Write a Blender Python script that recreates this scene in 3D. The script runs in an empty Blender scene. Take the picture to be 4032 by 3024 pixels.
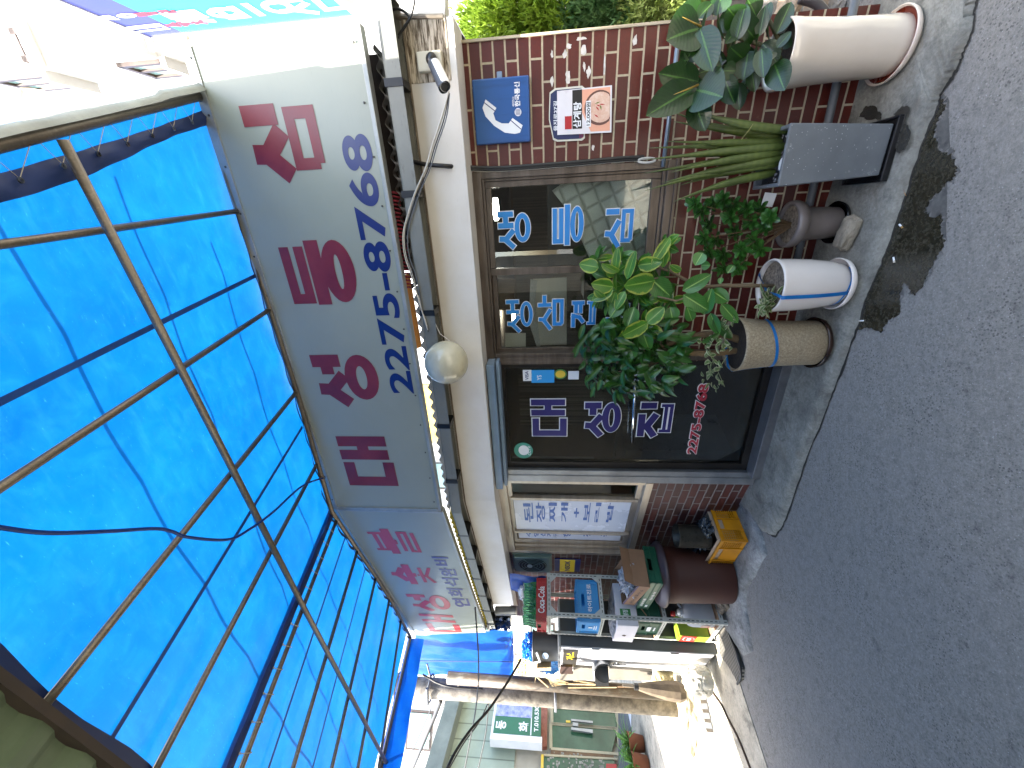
import bpy, bmesh, math, random
from mathutils import Vector, Matrix, noise
from mathutils.geometry import tessellate_polygon
random.seed(7)
R = math.radians
SC = bpy.context.scene
# ------------------------------------------------------------------ camera
F, H = 1515.0, 1.70                                  # focal length in full pixels, eye height
up = Vector((-138, 15816, 1515)).normalized()        # world up seen in camera comps (right, up, forward)
fw = (Vector((0, 0, 1)) - up * up.z).normalized()
rt = up.cross(fw)
if rt.x < 0: rt = -rt
def cam2w(a, b, c): v = Vector((a, b, c)); return Vector((v.dot(rt), v.dot(fw), v.dot(up)))
cd = bpy.data.cameras.new('camera'); cam = bpy.data.objects.new('camera', cd); SC.collection.objects.link(cam)
cd.sensor_width = 36; cd.lens = 36 * F / 4032; cd.clip_end = 1000; cd.clip_start = .02
cx, cy, cz = cam2w(0, -1, 0), cam2w(1, 0, 0), cam2w(0, 0, -1)      # the phone was held on its side
cam.matrix_world = Matrix(((cx.x, cy.x, cz.x, 0), (cx.y, cy.y, cz.y, 0), (cx.z, cy.z, cz.z, H), (0, 0, 0, 1)))
SC.camera = cam
# ------------------------------------------------------------------ light
AA = -25.4
nAx, nAy = math.sin(R(25.4)), math.cos(R(25.4)); eAx, eAy = math.cos(R(25.4)), -math.sin(R(25.4))
SAZ, SEL = R(21), R(58)
sv = Vector((eAx * math.sin(SAZ) * math.cos(SEL) + nAx * math.cos(SAZ) * math.cos(SEL), eAy * math.sin(SAZ) * math.cos(SEL) + nAy * math.cos(SAZ) * math.cos(SEL), -math.sin(SEL)))
sl = bpy.data.lights.new('sun', 'SUN'); sun = bpy.data.objects.new('sun', sl); SC.collection.objects.link(sun)
sl.energy = 5.0; sl.angle = R(.53); sl.color = (1, .95, .87)
sun.rotation_euler = (-sv).to_track_quat('Z', 'Y').to_euler()
W = bpy.data.worlds.new('World'); SC.world = W; W.use_nodes = True
nt = W.node_tree; sky = nt.nodes.new('ShaderNodeTexSky'); sky.sky_type = 'NISHITA'; sky.sun_disc = False
sky.sun_elevation = SEL; sky.sun_rotation = math.atan2(-sv.x, -sv.y); sky.dust_density = 3; sky.air_density = 1.2
bg = nt.nodes['Background']; bg.inputs['Strength'].default_value = .15; nt.links.new(sky.outputs[0], bg.inputs[0])
SC.view_settings.view_transform = 'Standard'; SC.view_settings.look = 'None'
SC.view_settings.exposure = 2.85; SC.view_settings.gamma = 1
SC.cycles.max_bounces = 10; SC.cycles.diffuse_bounces = 6; SC.cycles.transparent_max_bounces = 24
# ------------------------------------------------------------------ pixel helpers (back-projection on to real planes)
def ray(p):
    c = Vector(((1512 - p[1]) / F, -(p[0] - 2016) / F, 1)); return Vector((c.dot(rt), c.dot(fw), c.dot(up)))
D = lambda x, y: (x * 1.8228, y * 1.8228)
T = lambda i, x, y: (1344 * (i % 3) + x / 1.6458, 1008 * (i // 3) + y / 1.6458)
R5 = lambda x, y: (1900 + x / 2.765, 2100 + y / 2.765)
R6 = lambda x, y: (2300 + x / 2.7657, 2000 + y / 2.7657)
R4 = lambda x, y: (1600 + x / 2.658, 2400 + y / 2.658)
RP = lambda x, y: (2500 + x / 2.765, y / 2.765)
RL = lambda x, y: (1850 + x / 2.458, 2500 + y / 2.458)
RG = lambda x, y: (2400 + x / 3.16, 2500 + y / 3.16)
class Fr:
    def __init__(s, ang, o, z=0):
        a = R(ang); s.ang = a; s.e = Vector((math.cos(a), math.sin(a))); s.n = Vector((-math.sin(a), math.cos(a))); s.o = Vector(o[:2]); s.z = z
    def M(s, x=0, y=0, z=0, rz=0):
        return Matrix.Translation((s.o.x, s.o.y, s.z)) @ Matrix.Rotation(s.ang, 4, 'Z') @ Matrix.Translation((x, y, z)) @ Matrix.Rotation(rz, 4, 'Z')
    def h(s, p, d=0):            # (s, z) on the plane at depth d
        r = ray(p); t = (d + s.o.dot(s.n)) / (r.x * s.n.x + r.y * s.n.y); q = Vector((r.x, r.y)) * t - s.o
        return (q.dot(s.e), r.z * t + H)
    def v(s, p, d=0): a, z = s.h(p, d); return Vector((a, d, z))
    def g(s, p, z=0):            # (s, d) on the level z
        r = ray(p); t = (z - H) / r.z; q = Vector((r.x, r.y)) * t - s.o; return (q.dot(s.e), q.dot(s.n))
    def w(s, x, y): return s.o + s.e * x + s.n * y
A = Fr(AA, (nAx * 2.65, nAy * 2.65))
B = Fr(-41.1, A.w(-2.19, 0))
SGD = -.37
SB = Fr(-41.1, A.w(-2.2, SGD))
# ------------------------------------------------------------------ objects
WM = {}
def L(o, parent=None, M=None):
    SC.collection.objects.link(o)
    if M is None: M = WM[parent.name] if parent else Matrix()
    WM[o.name] = M.copy()
    if parent: o.parent = parent; o.matrix_basis = WM[parent.name].inverted() @ M
    else: o.matrix_basis = M
    return o
def tag(o, label, cat=None, group=None, kind=None):
    if label: o['label'] = label
    if cat: o['category'] = cat
    if group: o['group'] = group
    if kind: o['kind'] = kind
    return o
def thing(name, label, cat, M=None, group=None): return tag(L(bpy.data.objects.new(name, None), None, M or Matrix()), label, cat, group)
class MB:
    def __init__(s): s.v = []; s.f = []; s.uv = {}; s.mi = []; s.m = 0
    def add(s, vs, fs, uvs=None):
        b = len(s.v); s.v += [Vector(x) for x in vs]
        for i, f in enumerate(fs):
            if uvs: s.uv[len(s.f)] = uvs[i]
            s.f.append(tuple(b + k for k in f)); s.mi.append(s.m)
        return s
    def box(s, a, b, M=None):
        x0, y0, z0 = a; x1, y1, z1 = b
        v = [Vector(p) for p in ((x0,y0,z0),(x1,y0,z0),(x1,y1,z0),(x0,y1,z0),(x0,y0,z1),(x1,y0,z1),(x1,y1,z1),(x0,y1,z1))]
        if M: v = [M @ p for p in v]
        return s.add(v, [(0,3,2,1),(4,5,6,7),(0,1,5,4),(1,2,6,5),(2,3,7,6),(3,0,4,7)])
    def prism(s, pts, d, th):      # polygon of (s, z) extruded from depth d to d+th
        pts = list(pts); n = len(pts)
        v = [(p[0], d, p[1]) for p in pts] + [(p[0], d + th, p[1]) for p in pts]
        tr = tessellate_polygon([[Vector((p[0], p[1], 0)) for p in pts]])
        f = [tuple(t) for t in tr] + [tuple(n + k for k in reversed(t)) for t in tr] + [(i, n + i, n + (i + 1) % n, (i + 1) % n) for i in range(n)]
        return s.add(v, f)
    def slab(s, pts, z0, z1s):     # polygon of (x, y) with its top height(s), bottom z0
        n = len(pts); zs = z1s if isinstance(z1s, (list, tuple)) else [z1s] * n
        v = [(p[0], p[1], z0) for p in pts] + [(p[0], p[1], z) for p, z in zip(pts, zs)]
        tr = tessellate_polygon([[Vector((p[0], p[1], 0)) for p in pts]])
        return s.add(v, [tuple(n + k for k in t) for t in tr] + [(i, (i + 1) % n, n + (i + 1) % n, n + i) for i in range(n)])
    def tube(s, pts, r, n=10, cap=True, close=False):
        pts = [Vector(p) for p in pts]; N = len(pts); rs = r if isinstance(r, (list, tuple)) else [r] * N
        t0 = (pts[1] - pts[0]).normalized(); u = t0.orthogonal().normalized(); vs = []
        for i, p in enumerate(pts):
            t = (pts[min(i + 1, N - 1)] - pts[max(i - 1, 0)]).normalized()
            u = (u - t * u.dot(t)); u = u.normalized() if u.length > 1e-6 else t.orthogonal().normalized(); w = t.cross(u)
            vs += [p + (u * math.cos(2 * math.pi * k / n) + w * math.sin(2 * math.pi * k / n)) * rs[i] for k in range(n)]
        fs = [(i * n + k, i * n + (k + 1) % n, (i + 1) * n + (k + 1) % n, (i + 1) * n + k) for i in range(N - 1) for k in range(n)]
        if cap: fs += [tuple(range(n))[::-1], tuple((N - 1) * n + k for k in range(n))]
        return s.add(vs, fs)
    def lathe(s, prof, n=32, M=None, sx=1, sy=1):      # prof: (r, z) list
        vs = [Vector((r * math.cos(2 * math.pi * k / n) * sx, r * math.sin(2 * math.pi * k / n) * sy, z)) for r, z in prof for k in range(n)]
        if M: vs = [M @ v for v in vs]
        m = len(prof)
        return s.add(vs, [(i * n + k, i * n + (k + 1) % n, (i + 1) * n + (k + 1) % n, (i + 1) * n + k) for i in range(m - 1) for k in range(n)])
    def disc(s, r, z, n=32, M=None):
        vs = [Vector((r * math.cos(2 * math.pi * k / n), r * math.sin(2 * math.pi * k / n), z)) for k in range(n)]
        if M: vs = [M @ v for v in vs]
        return s.add(vs, [tuple(range(n))])
    def leaf(s, base, d, nrm, Ln, Wd, fold=.25, curl=.3, n=6, pw=.8, belly=.8):
        d = d.normalized(); side = d.cross(nrm)
        side = side.normalized() if side.length > 1e-5 else d.orthogonal().normalized(); nn = side.cross(d).normalized()
        vs = []; us = []
        for i in range(n + 1):
            t = i / n; w = Wd * .5 * (math.sin(math.pi * t ** belly) ** pw if 0 < t < 1 else (.04 if t == 0 else 0.0))
            c = base + d * (Ln * t * (1 - .12 * abs(curl) * t)) - nn * (curl * Ln * t * t * .6)
            for k in (-1, -.5, 0, .5, 1):
                vs.append(c + side * (w * k) + nn * (abs(k) * w * fold * 1.2)); us.append(((k + 1) / 2, t))
        fs = []; uv = []
        for i in range(n):
            for k in range(4):
                f = (i * 5 + k, i * 5 + k + 1, (i + 1) * 5 + k + 1, (i + 1) * 5 + k); fs.append(f); uv.append([us[q] for q in f])
        return s.add(vs, fs, uv)
def obj(name, mb, mat, parent=None, M=None, smooth=False, bevel=0, seg=2, auto=None, subsurf=0):
    me = bpy.data.meshes.new(name)
    me.from_pydata([tuple(v) for v in mb.v], [], mb.f)
    if mb.uv:
        ul = me.uv_layers.new(name='UVMap')
        for p in me.polygons:
            if p.index in mb.uv:
                for li, q in zip(p.loop_indices, mb.uv[p.index]): ul.data[li].uv = q
    for m in (mat if isinstance(mat, (list, tuple)) else [mat]): me.materials.append(m)
    for p, mi in zip(me.polygons, mb.mi): p.material_index = mi
    if smooth or auto:
        for p in me.polygons: p.use_smooth = True
    if auto: 
        try: me.set_sharp_from_angle(angle=R(auto))
        except Exception: pass
    me.update()
    o = bpy.data.objects.new(name, me); L(o, parent, M)
    if bevel:
        b = o.modifiers.new('b', 'BEVEL'); b.width = bevel; b.segments = seg; b.limit_method = 'ANGLE'; b.angle_limit = R(40)
    if subsurf: b = o.modifiers.new('s', 'SUBSURF'); b.levels = b.render_levels = subsurf
    return o
# ------------------------------------------------------------------ materials
def C(h):
    h = h.lstrip('#'); return tuple(((int(h[i:i+2], 16) / 255) ** 2.2) for i in (0, 2, 4)) + (1,)
class NM:
    def __init__(s, name, rough=.6, metal=0, spec=.5):
        s.m = bpy.data.materials.new(name); s.m.use_nodes = True; s.t = s.m.node_tree; s.b = s.t.nodes['Principled BSDF']
        s.b.inputs['Roughness'].default_value = rough; s.b.inputs['Metallic'].default_value = metal; s.b.inputs['Specular IOR Level'].default_value = spec
    def n(s, ty, **k):
        x = s.t.nodes.new('ShaderNode' + ty)
        for a, b in k.items():
            if a.startswith('i_'): x.inputs[a[2:].replace('_', ' ')].default_value = b
            else: setattr(x, a, b)
        return x
    def l(s, a, b): s.t.links.new(a, b)
    def co(s, kind='Object', scale=(1, 1, 1), rot=(0, 0, 0)):
        c = s.n('TexCoord'); m = s.n('Mapping'); m.inputs['Scale'].default_value = scale; m.inputs['Rotation'].default_value = rot
        s.l(c.outputs[kind], m.inputs['Vector']); return m.outputs[0]
    def noise(s, sc, det=5, vec=None, ro=.6, dist=0):
        x = s.n('TexNoise'); x.inputs['Scale'].default_value = sc; x.inputs['Detail'].default_value = det; x.inputs['Roughness'].default_value = ro; x.inputs['Distortion'].default_value = dist
        s.l(vec or s.co(), x.inputs['Vector']); return x.outputs['Fac']
    def ramp(s, fac, stops, interp='LINEAR'):
        x = s.n('ValToRGB'); x.color_ramp.interpolation = interp; e = x.color_ramp.elements
        while len(e) < len(stops): e.new(.5)
        for el, (p, c) in zip(e, stops): el.position = p; el.color = c if isinstance(c, tuple) else (C(c) if isinstance(c, str) else (c, c, c, 1))
        s.l(fac, x.inputs[0]); return x.outputs[0]
    def mix(s, f, a, b, ty='MIX'):
        x = s.n('Mix', data_type='RGBA', blend_type=ty)
        for i, q in ((0, f), (6, a), (7, b)):
            if hasattr(q, 'is_linked'): s.l(q, x.inputs[i])
            else: x.inputs[i].default_value = q if i == 0 else (C(q) if isinstance(q, str) else q)
        return x.outputs[2]
    def math(s, op, a, b=0, clamp=False):
        x = s.n('Math', operation=op, use_clamp=clamp)
        for i, q in enumerate((a, b)):
            if hasattr(q, 'is_linked'): s.l(q, x.inputs[i])
            else: x.inputs[i].default_value = q
        return x.outputs[0]
    def col(s, c): s.l(c, s.b.inputs['Base Color']) if hasattr(c, 'is_linked') else setattr(s.b.inputs['Base Color'], 'default_value', C(c) if isinstance(c, str) else c); return s
    def rough(s, c): s.l(c, s.b.inputs['Roughness']); return s
    def bump(s, h, st=.3, dist=.01):
        x = s.n('Bump'); x.inputs['Strength'].default_value = st; x.inputs['Distance'].default_value = dist; s.l(h, x.inputs['Height']); s.l(x.outputs[0], s.b.inputs['Normal']); return s
def simple(name, c1, c2=None, sc=6, rough=.6, metal=0, spec=.5, bump=0, bsc=40, stretch=(1, 1, 1), lo=.35, hi=.7, coat=0):
    m = NM(name, rough, metal, spec); c2 = c2 or c1
    v = m.co(scale=stretch); n1 = m.noise(sc, 8, v, .65)
    m.col(m.ramp(n1, [(lo, c1), (hi, c2)]))
    m.rough(m.ramp(n1, [(.3, max(rough - .07, .02)), (.7, min(rough + .1, 1))]))
    if bump: m.bump(m.noise(bsc, 6), bump, .004)
    if coat: m.b.inputs['Coat Weight'].default_value = coat; m.b.inputs['Coat Roughness'].default_value = .08
    return m.m
def two_layer(name, base, dirt, streak, rough=.5, sc=3, st=(1, 1, .08), amt=(.5, .75), metal=0):
    m = NM(name, rough, metal); n1 = m.noise(sc, 8); n2 = m.noise(14, 6, m.co(scale=st), .7)
    c = m.mix(m.ramp(n1, [(.35, 0.), (.75, .55)]), base, dirt); c = m.mix(m.ramp(n2, [(amt[0], 0.), (amt[1], .75)]), c, streak)
    m.col(c); m.bump(n1, .08, .01); return m.m
def brick(name, c1, c2, mort, scale=1, bw=.2, rh=.067, ms=.0055, rough=.45, off=(0, 0)):
    m = NM(name, rough); tc = m.n('TexCoord'); sx = m.n('SeparateXYZ'); m.l(tc.outputs['Object'], sx.inputs[0])
    cm = m.n('CombineXYZ'); m.l(m.math('ADD', sx.outputs[0], off[0]), cm.inputs[0]); m.l(m.math('ADD', sx.outputs[2], off[1]), cm.inputs[1])
    wv = m.n('VectorMath', operation='ADD'); nn = m.n('TexNoise'); nn.inputs['Scale'].default_value = 9; m.l(cm.outputs[0], nn.inputs['Vector'])
    vs = m.n('VectorMath', operation='SCALE'); vs.inputs['Scale'].default_value = .004; m.l(nn.outputs['Color'], vs.inputs[0]); m.l(cm.outputs[0], wv.inputs[0]); m.l(vs.outputs[0], wv.inputs[1])
    b = m.n('TexBrick'); b.offset = .5; b.inputs['Scale'].default_value = 1; b.inputs['Brick Width'].default_value = bw; b.inputs['Row Height'].default_value = rh
    b.inputs['Mortar Size'].default_value = ms; b.inputs['Mortar Smooth'].default_value = .15; b.inputs['Bias'].default_value = -.2
    b.inputs['Color1'].default_value = C(c1); b.inputs['Color2'].default_value = C(c2); b.inputs['Mortar'].default_value = C(mort)
    m.l(wv.outputs[0], b.inputs['Vector'])
    n1 = m.noise(3, 8); n2 = m.noise(60, 6); n3 = m.noise(16, 8, None, .75)
    c = m.mix(m.ramp(n1, [(.3, .25), (.75, 0.)]), b.outputs['Color'], '#1c0f0d', 'MIX')
    c = m.mix(m.ramp(n3, [(.62, 0.), (.72, .35)]), c, '#8a7a70')
    c = m.mix(m.ramp(n2, [(.4, .22), (.7, 0.)]), c, '#201010'); m.col(c)
    hgt = m.mix(.12, m.math('SUBTRACT', 1.0, b.outputs['Fac']), n2)
    m.bump(hgt, .55, .006); m.rough(m.ramp(b.outputs['Fac'], [(0, rough), (1, .9)])); return m.m
def glassmat(name, tint=(.85, .9, .88, 1), f0=.05, r=.01):
    m = NM(name); t = m.t; out = t.nodes['Material Output']; tr = m.n('BsdfTransparent'); tr.inputs[0].default_value = tint
    gl = m.n('BsdfGlossy'); gl.inputs['Roughness'].default_value = r; fr = m.n('Fresnel'); fr.inputs['IOR'].default_value = 1.5
    ad = m.math('ADD', fr.outputs[0], f0, True); mx = m.n('MixShader'); m.l(ad, mx.inputs[0]); m.l(tr.outputs[0], mx.inputs[1]); m.l(gl.outputs[0], mx.inputs[2]); m.l(mx.outputs[0], out.inputs[0]); return m.m
def sheetmat(name, c1, c2, trans=.5, rough=.5, sc=4, tc=None, alpha=1, bump=.2):
    m = NM(name, rough); out = m.t.nodes['Material Output']; n1 = m.noise(sc, 8, None, .7); col = m.ramp(n1, [(.35, c1), (.7, c2)]); m.col(col)
    tl = m.n('BsdfTranslucent'); tcol = m.ramp(n1, [(.35, tc or c1), (.7, tc or c2)]); m.l(tcol, tl.inputs[0]); mx = m.n('MixShader'); mx.inputs[0].default_value = trans
    m.l(m.b.outputs[0], mx.inputs[1]); m.l(tl.outputs[0], mx.inputs[2]); res = mx.outputs[0]
    if bump: m.bump(m.noise(sc * 5, 5), bump, .006)
    if alpha < 1:
        tp = m.n('BsdfTransparent'); m2 = m.n('MixShader'); m2.inputs[0].default_value = alpha; m.l(tp.outputs[0], m2.inputs[1]); m.l(res, m2.inputs[2]); res = m2.outputs[0]
    m.l(res, out.inputs[0]); return m.m
def leafmat(name, c1, c2, rib, edge=None, rough=.35, trans=.25, vein=.25, esz=.62):
    m = NM(name, rough); out = m.t.nodes['Material Output']; tc = m.n('TexCoord'); sx = m.n('SeparateXYZ'); m.l(tc.outputs['UV'], sx.inputs[0])
    n1 = m.noise(7, 4); col = m.ramp(n1, [(.3, c1), (.7, c2)])
    au = m.math('ABSOLUTE', m.math('SUBTRACT', sx.outputs[0], .5))
    if edge:
        e = m.math('ADD', m.math('MULTIPLY', au, 2.), m.math('MULTIPLY', m.math('SUBTRACT', m.noise(22, 3), .5), .9)); col = m.mix(m.ramp(e, [(esz, 0.), (esz + .06, 1.)]), col, edge)
    ve = m.math('SINE', m.math('MULTIPLY', m.math('SUBTRACT', sx.outputs[1], m.math('MULTIPLY', au, .5)), 75.))
    col = m.mix(m.math('MULTIPLY', m.ramp(ve, [(.9, 0.), (1., 1.)]), vein), col, rib)
    col = m.mix(m.ramp(au, [(.02, .85), (.04, 0.)]), col, rib); m.col(col)
    m.b.inputs['Coat Weight'].default_value = .15
    m.bump(ve, .12, .002)
    tl = m.n('BsdfTranslucent'); m.l(m.mix(.5, col, rib), tl.inputs[0]); mx = m.n('MixShader'); mx.inputs[0].default_value = trans
    m.l(m.b.outputs[0], mx.inputs[1]); m.l(tl.outputs[0], mx.inputs[2]); m.l(mx.outputs[0], out.inputs[0]); return m.m
# ------------------------------------------------------------------ lettering
JA = {'ㄷ': [[(1,1),(0,1),(0,0),(1,0)]], 'ㅐ': [[(0,0),(0,1)],[(1,0),(1,1)],[(0,.5),(1,.5)]], 'ㅅ': [[(.52,1),(.5,.62),(0,0)],[(.5,.55),(1,0)]],
 'ㅓ': [[(1,0),(1,1)],[(.2,.5),(1,.5)]], 'ㅏ': [[(0,0),(0,1)],[(0,.5),(1,.5)]], 'ㅕ': [[(1,0),(1,1)],[(.1,.3),(1,.3)],[(.1,.68),(1,.68)]], 'ㅡ': [[(0,.5),(1,.5)]],
 'ㅣ': [[(.5,0),(.5,1)]], 'ㅁ': [[(0,0),(0,1),(1,1),(1,0),(0,0)]], 'ㅂ': [[(0,1),(0,0),(1,0),(1,1)],[(0,.52),(1,.52)]], 'ㄱ': [[(0,1),(1,1),(.85,.4),(.4,0)]],
 'ㅈ': [[(0,1),(1,1)],[(.5,1),(.42,.55),(0,0)],[(.5,.55),(1,0)]], 'ㅊ': [[(.5,1.15),(.5,1)],[(0,.8),(1,.8)],[(.5,.8),(.42,.45),(0,0)],[(.5,.45),(1,0)]],
 'ㄹ': [[(0,1),(1,1),(1,.5),(0,.5),(0,0),(1,0)]], 'ㅜ': [[(0,1),(1,1)],[(.5,1),(.5,0)]], 'ㅇ': 'O'}
SY = {'대': [('ㄷ',.08,.12,.5,.84),('ㅐ',.66,.08,.94,.95)], '성': [('ㅅ',.05,.5,.6,.95),('ㅓ',.55,.52,.86,.97),('ㅇ',.22,.06,.86,.4)], '등': [('ㄷ',.12,.74,.9,.96),('ㅡ',.02,.40,.98,.66),('ㅇ',.15,.05,.87,.35)],
 '심': [('ㅅ',.05,.5,.66,.95),('ㅣ',.82,.52,.9,.98),('ㅁ',.2,.08,.86,.36)], '생': [('ㅅ',.05,.5,.5,.95),('ㅐ',.62,.5,.9,.97),('ㅇ',.25,.06,.85,.4)], '삼': [('ㅅ',.05,.5,.6,.95),('ㅏ',.72,.48,.97,.97),('ㅁ',.2,.08,.82,.36)],
 '겹': [('ㄱ',.08,.5,.46,.92),('ㅕ',.5,.48,.86,.97),('ㅂ',.2,.07,.86,.36)], '살': [('ㅅ',.05,.5,.6,.95),('ㅏ',.72,.5,.97,.97),('ㄹ',.2,.06,.82,.38)], '집': [('ㅈ',.05,.5,.64,.92),('ㅣ',.82,.52,.9,.98),('ㅂ',.2,.08,.86,.38)],
 '숯': [('ㅅ',.2,.68,.8,.97),('ㅜ',.04,.42,.96,.58),('ㅊ',.16,.04,.84,.34)], '불': [('ㅂ',.2,.7,.8,.96),('ㅜ',.04,.44,.96,.58),('ㄹ',.16,.06,.84,.34)]}
def syl(mb, ch, x0, x1, z0, z1, w, d, grow=0):     # letter made of flat strokes, every stroke a hair in front of the one before
    ix = max(0, w/2 - .05*(x1-x0)); iz = max(0, w/2 - .05*(z1-z0)); x0 += ix; x1 -= ix; z0 += iz; z1 -= iz
    wx = (x1 - x0); wz = (z1 - z0); k = 0; hw = w / 2 + grow
    hw0 = hw
    for j, a, b, c, e in SY[ch]:
        lim = {'ㅂ': .17, 'ㄹ': .14, 'ㄷ': .34, 'ㅁ': .24, 'ㅊ': .14}.get(j, 9) * wz * (e - b); hw = min(w / 2, lim) + grow; ww = hw - grow
        X = lambda u: x0 + wx * (a + u * (c - a)); Z = lambda t: z0 + wz * (b + t * (e - b))
        if JA[j] == 'O':
            n = 28; cx_, cz_ = X(.5), Z(.5); rx, rz = wx * (c - a) / 2, wz * (e - b) / 2
            v = []; q = hw * .92
            for i in range(n):
                ca, sa = math.cos(2*math.pi*i/n), math.sin(2*math.pi*i/n); v += [(cx_ + (rx + q) * ca, d - k * .00012, cz_ + (rz + q) * sa), (cx_ + max(rx - q, .001) * ca, d - k * .00012, cz_ + max(rz - q, .001) * sa)]
            mb.add(v, [(2*i, 2*i+1, (2*i+3) % (2*n), (2*i+2) % (2*n)) for i in range(n)]); k += 1; continue
        for pl in JA[j]:
            P = [Vector((X(u), Z(t))) for u, t in pl]
            for i in range(len(P) - 1):
                p, q = P[i], P[i + 1]; t = (q - p); t = t.normalized(); s_ = Vector((-t.y, t.x)) * hw; thin = 1.0
                ea = grow if i == 0 else hw; eb = grow if i == len(P) - 2 else hw
                if 'ㅅㅈㅊ'.find(j) >= 0 and abs(t.x) > .1 and abs(t.y) > .1: ea = hw * .5; eb = grow
                aa = p - t * ea; bb = q + t * eb; dd = d - k * .00012; k += 1
                mb.add([(v.x, dd, v.y) for v in (aa - s_, bb - s_, bb + s_, aa + s_)], [(0, 1, 2, 3)])
def text(mb, body, x0, x1, z0, z1, d, off=.0, shear=0, vertical=False):
    cu = bpy.data.curves.new('t', 'FONT'); cu.body = body; cu.offset = off; cu.size = 1
    o = bpy.data.objects.new('t', cu); SC.collection.objects.link(o)
    dg = bpy.context.evaluated_depsgraph_get(); me = bpy.data.meshes.new_from_object(o.evaluated_get(dg))
    bpy.data.objects.remove(o); bpy.data.curves.remove(cu)
    if not me.vertices: bpy.data.meshes.remove(me); return
    xs = [v.co.x for v in me.vertices]; ys = [v.co.y for v in me.vertices]; a, b, c, e = min(xs), max(xs), min(ys), max(ys)
    V = [(x0 + (v.co.x - a) / max(b - a, 1e-6) * (x1 - x0), d, z0 + (v.co.y - c) / max(e - c, 1e-6) * (z1 - z0)) for v in me.vertices]
    mb.add(V, [tuple(p.vertices) for p in me.polygons]); bpy.data.meshes.remove(me)
# ================================================================== materials
def asphalt():
    m = NM('asphalt', .85, 0, .35); v = m.n('TexVoronoi'); v.inputs['Scale'].default_value = 210; m.l(m.co(), v.inputs['Vector'])
    n1 = m.noise(1.3, 8, None, .7); n2 = m.noise(75, 8, None, .8); n3 = m.noise(9, 6, None, .7)
    c = m.ramp(n2, [(.25, '#55544f'), (.5, '#797670'), (.78, '#9c978c')]); c = m.mix(m.ramp(n1, [(.35, .0), (.7, .55)]), c, '#787571')
    pt = m.n('TexVoronoi'); pt.inputs['Scale'].default_value = 75; m.l(m.co(), pt.inputs['Vector']); n6 = m.noise(3.5, 5); c = m.mix(m.math('MULTIPLY', m.ramp(pt.outputs['Distance'], [(.2, .55), (.36, 0.)]), m.ramp(n6, [(.42, .15), (.62, 1.)])), c, '#232322'); n7 = m.noise(24, 7, None, .7); c = m.mix(m.ramp(n7, [(.35, .3), (.55, 0.)]), c, '#45443f'); c = m.mix(m.ramp(n7, [(.6, 0.), (.75, .4)]), c, '#8f8c84')
    c = m.mix(m.ramp(n3, [(.60, 0.), (.68, .35)]), c, '#333230')
    sp = m.n('TexVoronoi'); sp.inputs['Scale'].default_value = 55; m.l(m.co(), sp.inputs['Vector'])
    c = m.mix(m.ramp(sp.outputs['Distance'], [(.09, .75), (.14, 0.)]), c, '#9a9894')
    sp2 = m.n('TexVoronoi'); sp2.inputs['Scale'].default_value = 14; m.l(m.co(), sp2.inputs['Vector'])
    c = m.mix(m.ramp(sp2.outputs['Distance'], [(.015, .8), (.028, 0.)]), c, '#c4c4be')
    c = m.mix(m.math('MULTIPLY', m.ramp(v.outputs['Distance'], [(.0, 1.), (.45, 0.)]), .3), c, '#15161a'); m.col(c)
    m.bump(m.mix(.5, n2, v.outputs['Distance']), .5, .003); m.rough(m.ramp(n3, [(.3, .7), (.6, .95)])); return m.m
def concrete(name='concrete', a='#6d6c66', b='#8f8d86', dark='#3d3c38', crack=True, rough=.8):
    m = NM(name, rough); n1 = m.noise(2.2, 10, None, .7); n2 = m.noise(60, 8, None, .7); n3 = m.noise(5, 8, None, .65, 1.5)
    c = m.ramp(n2, [(.3, a), (.7, b)]); c = m.mix(m.ramp(n1, [(.35, .75), (.62, 0.)]), c, dark); c = m.mix(m.ramp(n3, [(.55, 0.), (.7, .5)]), c, '#5a5246'); n8 = m.noise(7, 9, None, .75, .6); c = m.mix(m.ramp(n8, [(.36, .55), (.5, 0.)]), c, '#34342f'); c = m.mix(m.ramp(n8, [(.6, 0.), (.72, .35)]), c, '#aaa79c')
    h = n2
    if crack:
        w = m.n('TexVoronoi', feature='DISTANCE_TO_EDGE'); w.inputs['Scale'].default_value = .8
        wv = m.n('VectorMath', operation='ADD'); nz = m.n('TexNoise'); nz.inputs['Scale'].default_value = 9; m.l(m.co(), nz.inputs['Vector']); m.l(m.co(), wv.inputs[0]); m.l(nz.outputs['Color'], wv.inputs[1]); m.l(wv.outputs[0], w.inputs['Vector'])
        cr = m.ramp(w.outputs['Distance'], [(.0015, 1.), (.004, 0.)]); c = m.mix(m.math('MULTIPLY', m.math('MULTIPLY', cr, m.ramp(n1, [(.5, 0.), (.56, 1.)])), .7), c, '#1d1c1a')
    m.col(c); m.bump(m.mix(.35, n2, n1), .5, .012); return m.m
M_ASPH = asphalt(); M_CONC = concrete('concrete', '#6b6a62', '#8f8d83', '#3f3e39'); M_CONC2 = concrete('pale_concrete', '#8d887b', '#aca594', '#6a665a')
M_BR1 = brick('red_brick', '#592015', '#451811', '#b3a68c', rough=.38, off=(.03, .02), bw=.208)
M_BR2 = brick('dark_brick', '#532420', '#33201e', '#7c7672', rough=.5, off=(.0, .02), bw=.2)
M_CREAM = two_layer('cream_paint', '#cbc9c4', '#aea595', '#86755a', .5, 2.5, (1.5, 1, 12), (.62, .85))
M_WOOD = simple('cracked_wood', '#4d4130', '#b8ad9b', 9, .85, bump=.9, bsc=30, stretch=(1, 1, 9), lo=.42, hi=.56)
M_ALU = simple('bronze_aluminium', '#4d453f', '#6b625a', 3, .38, .65, stretch=(1, 1, 6))
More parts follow.
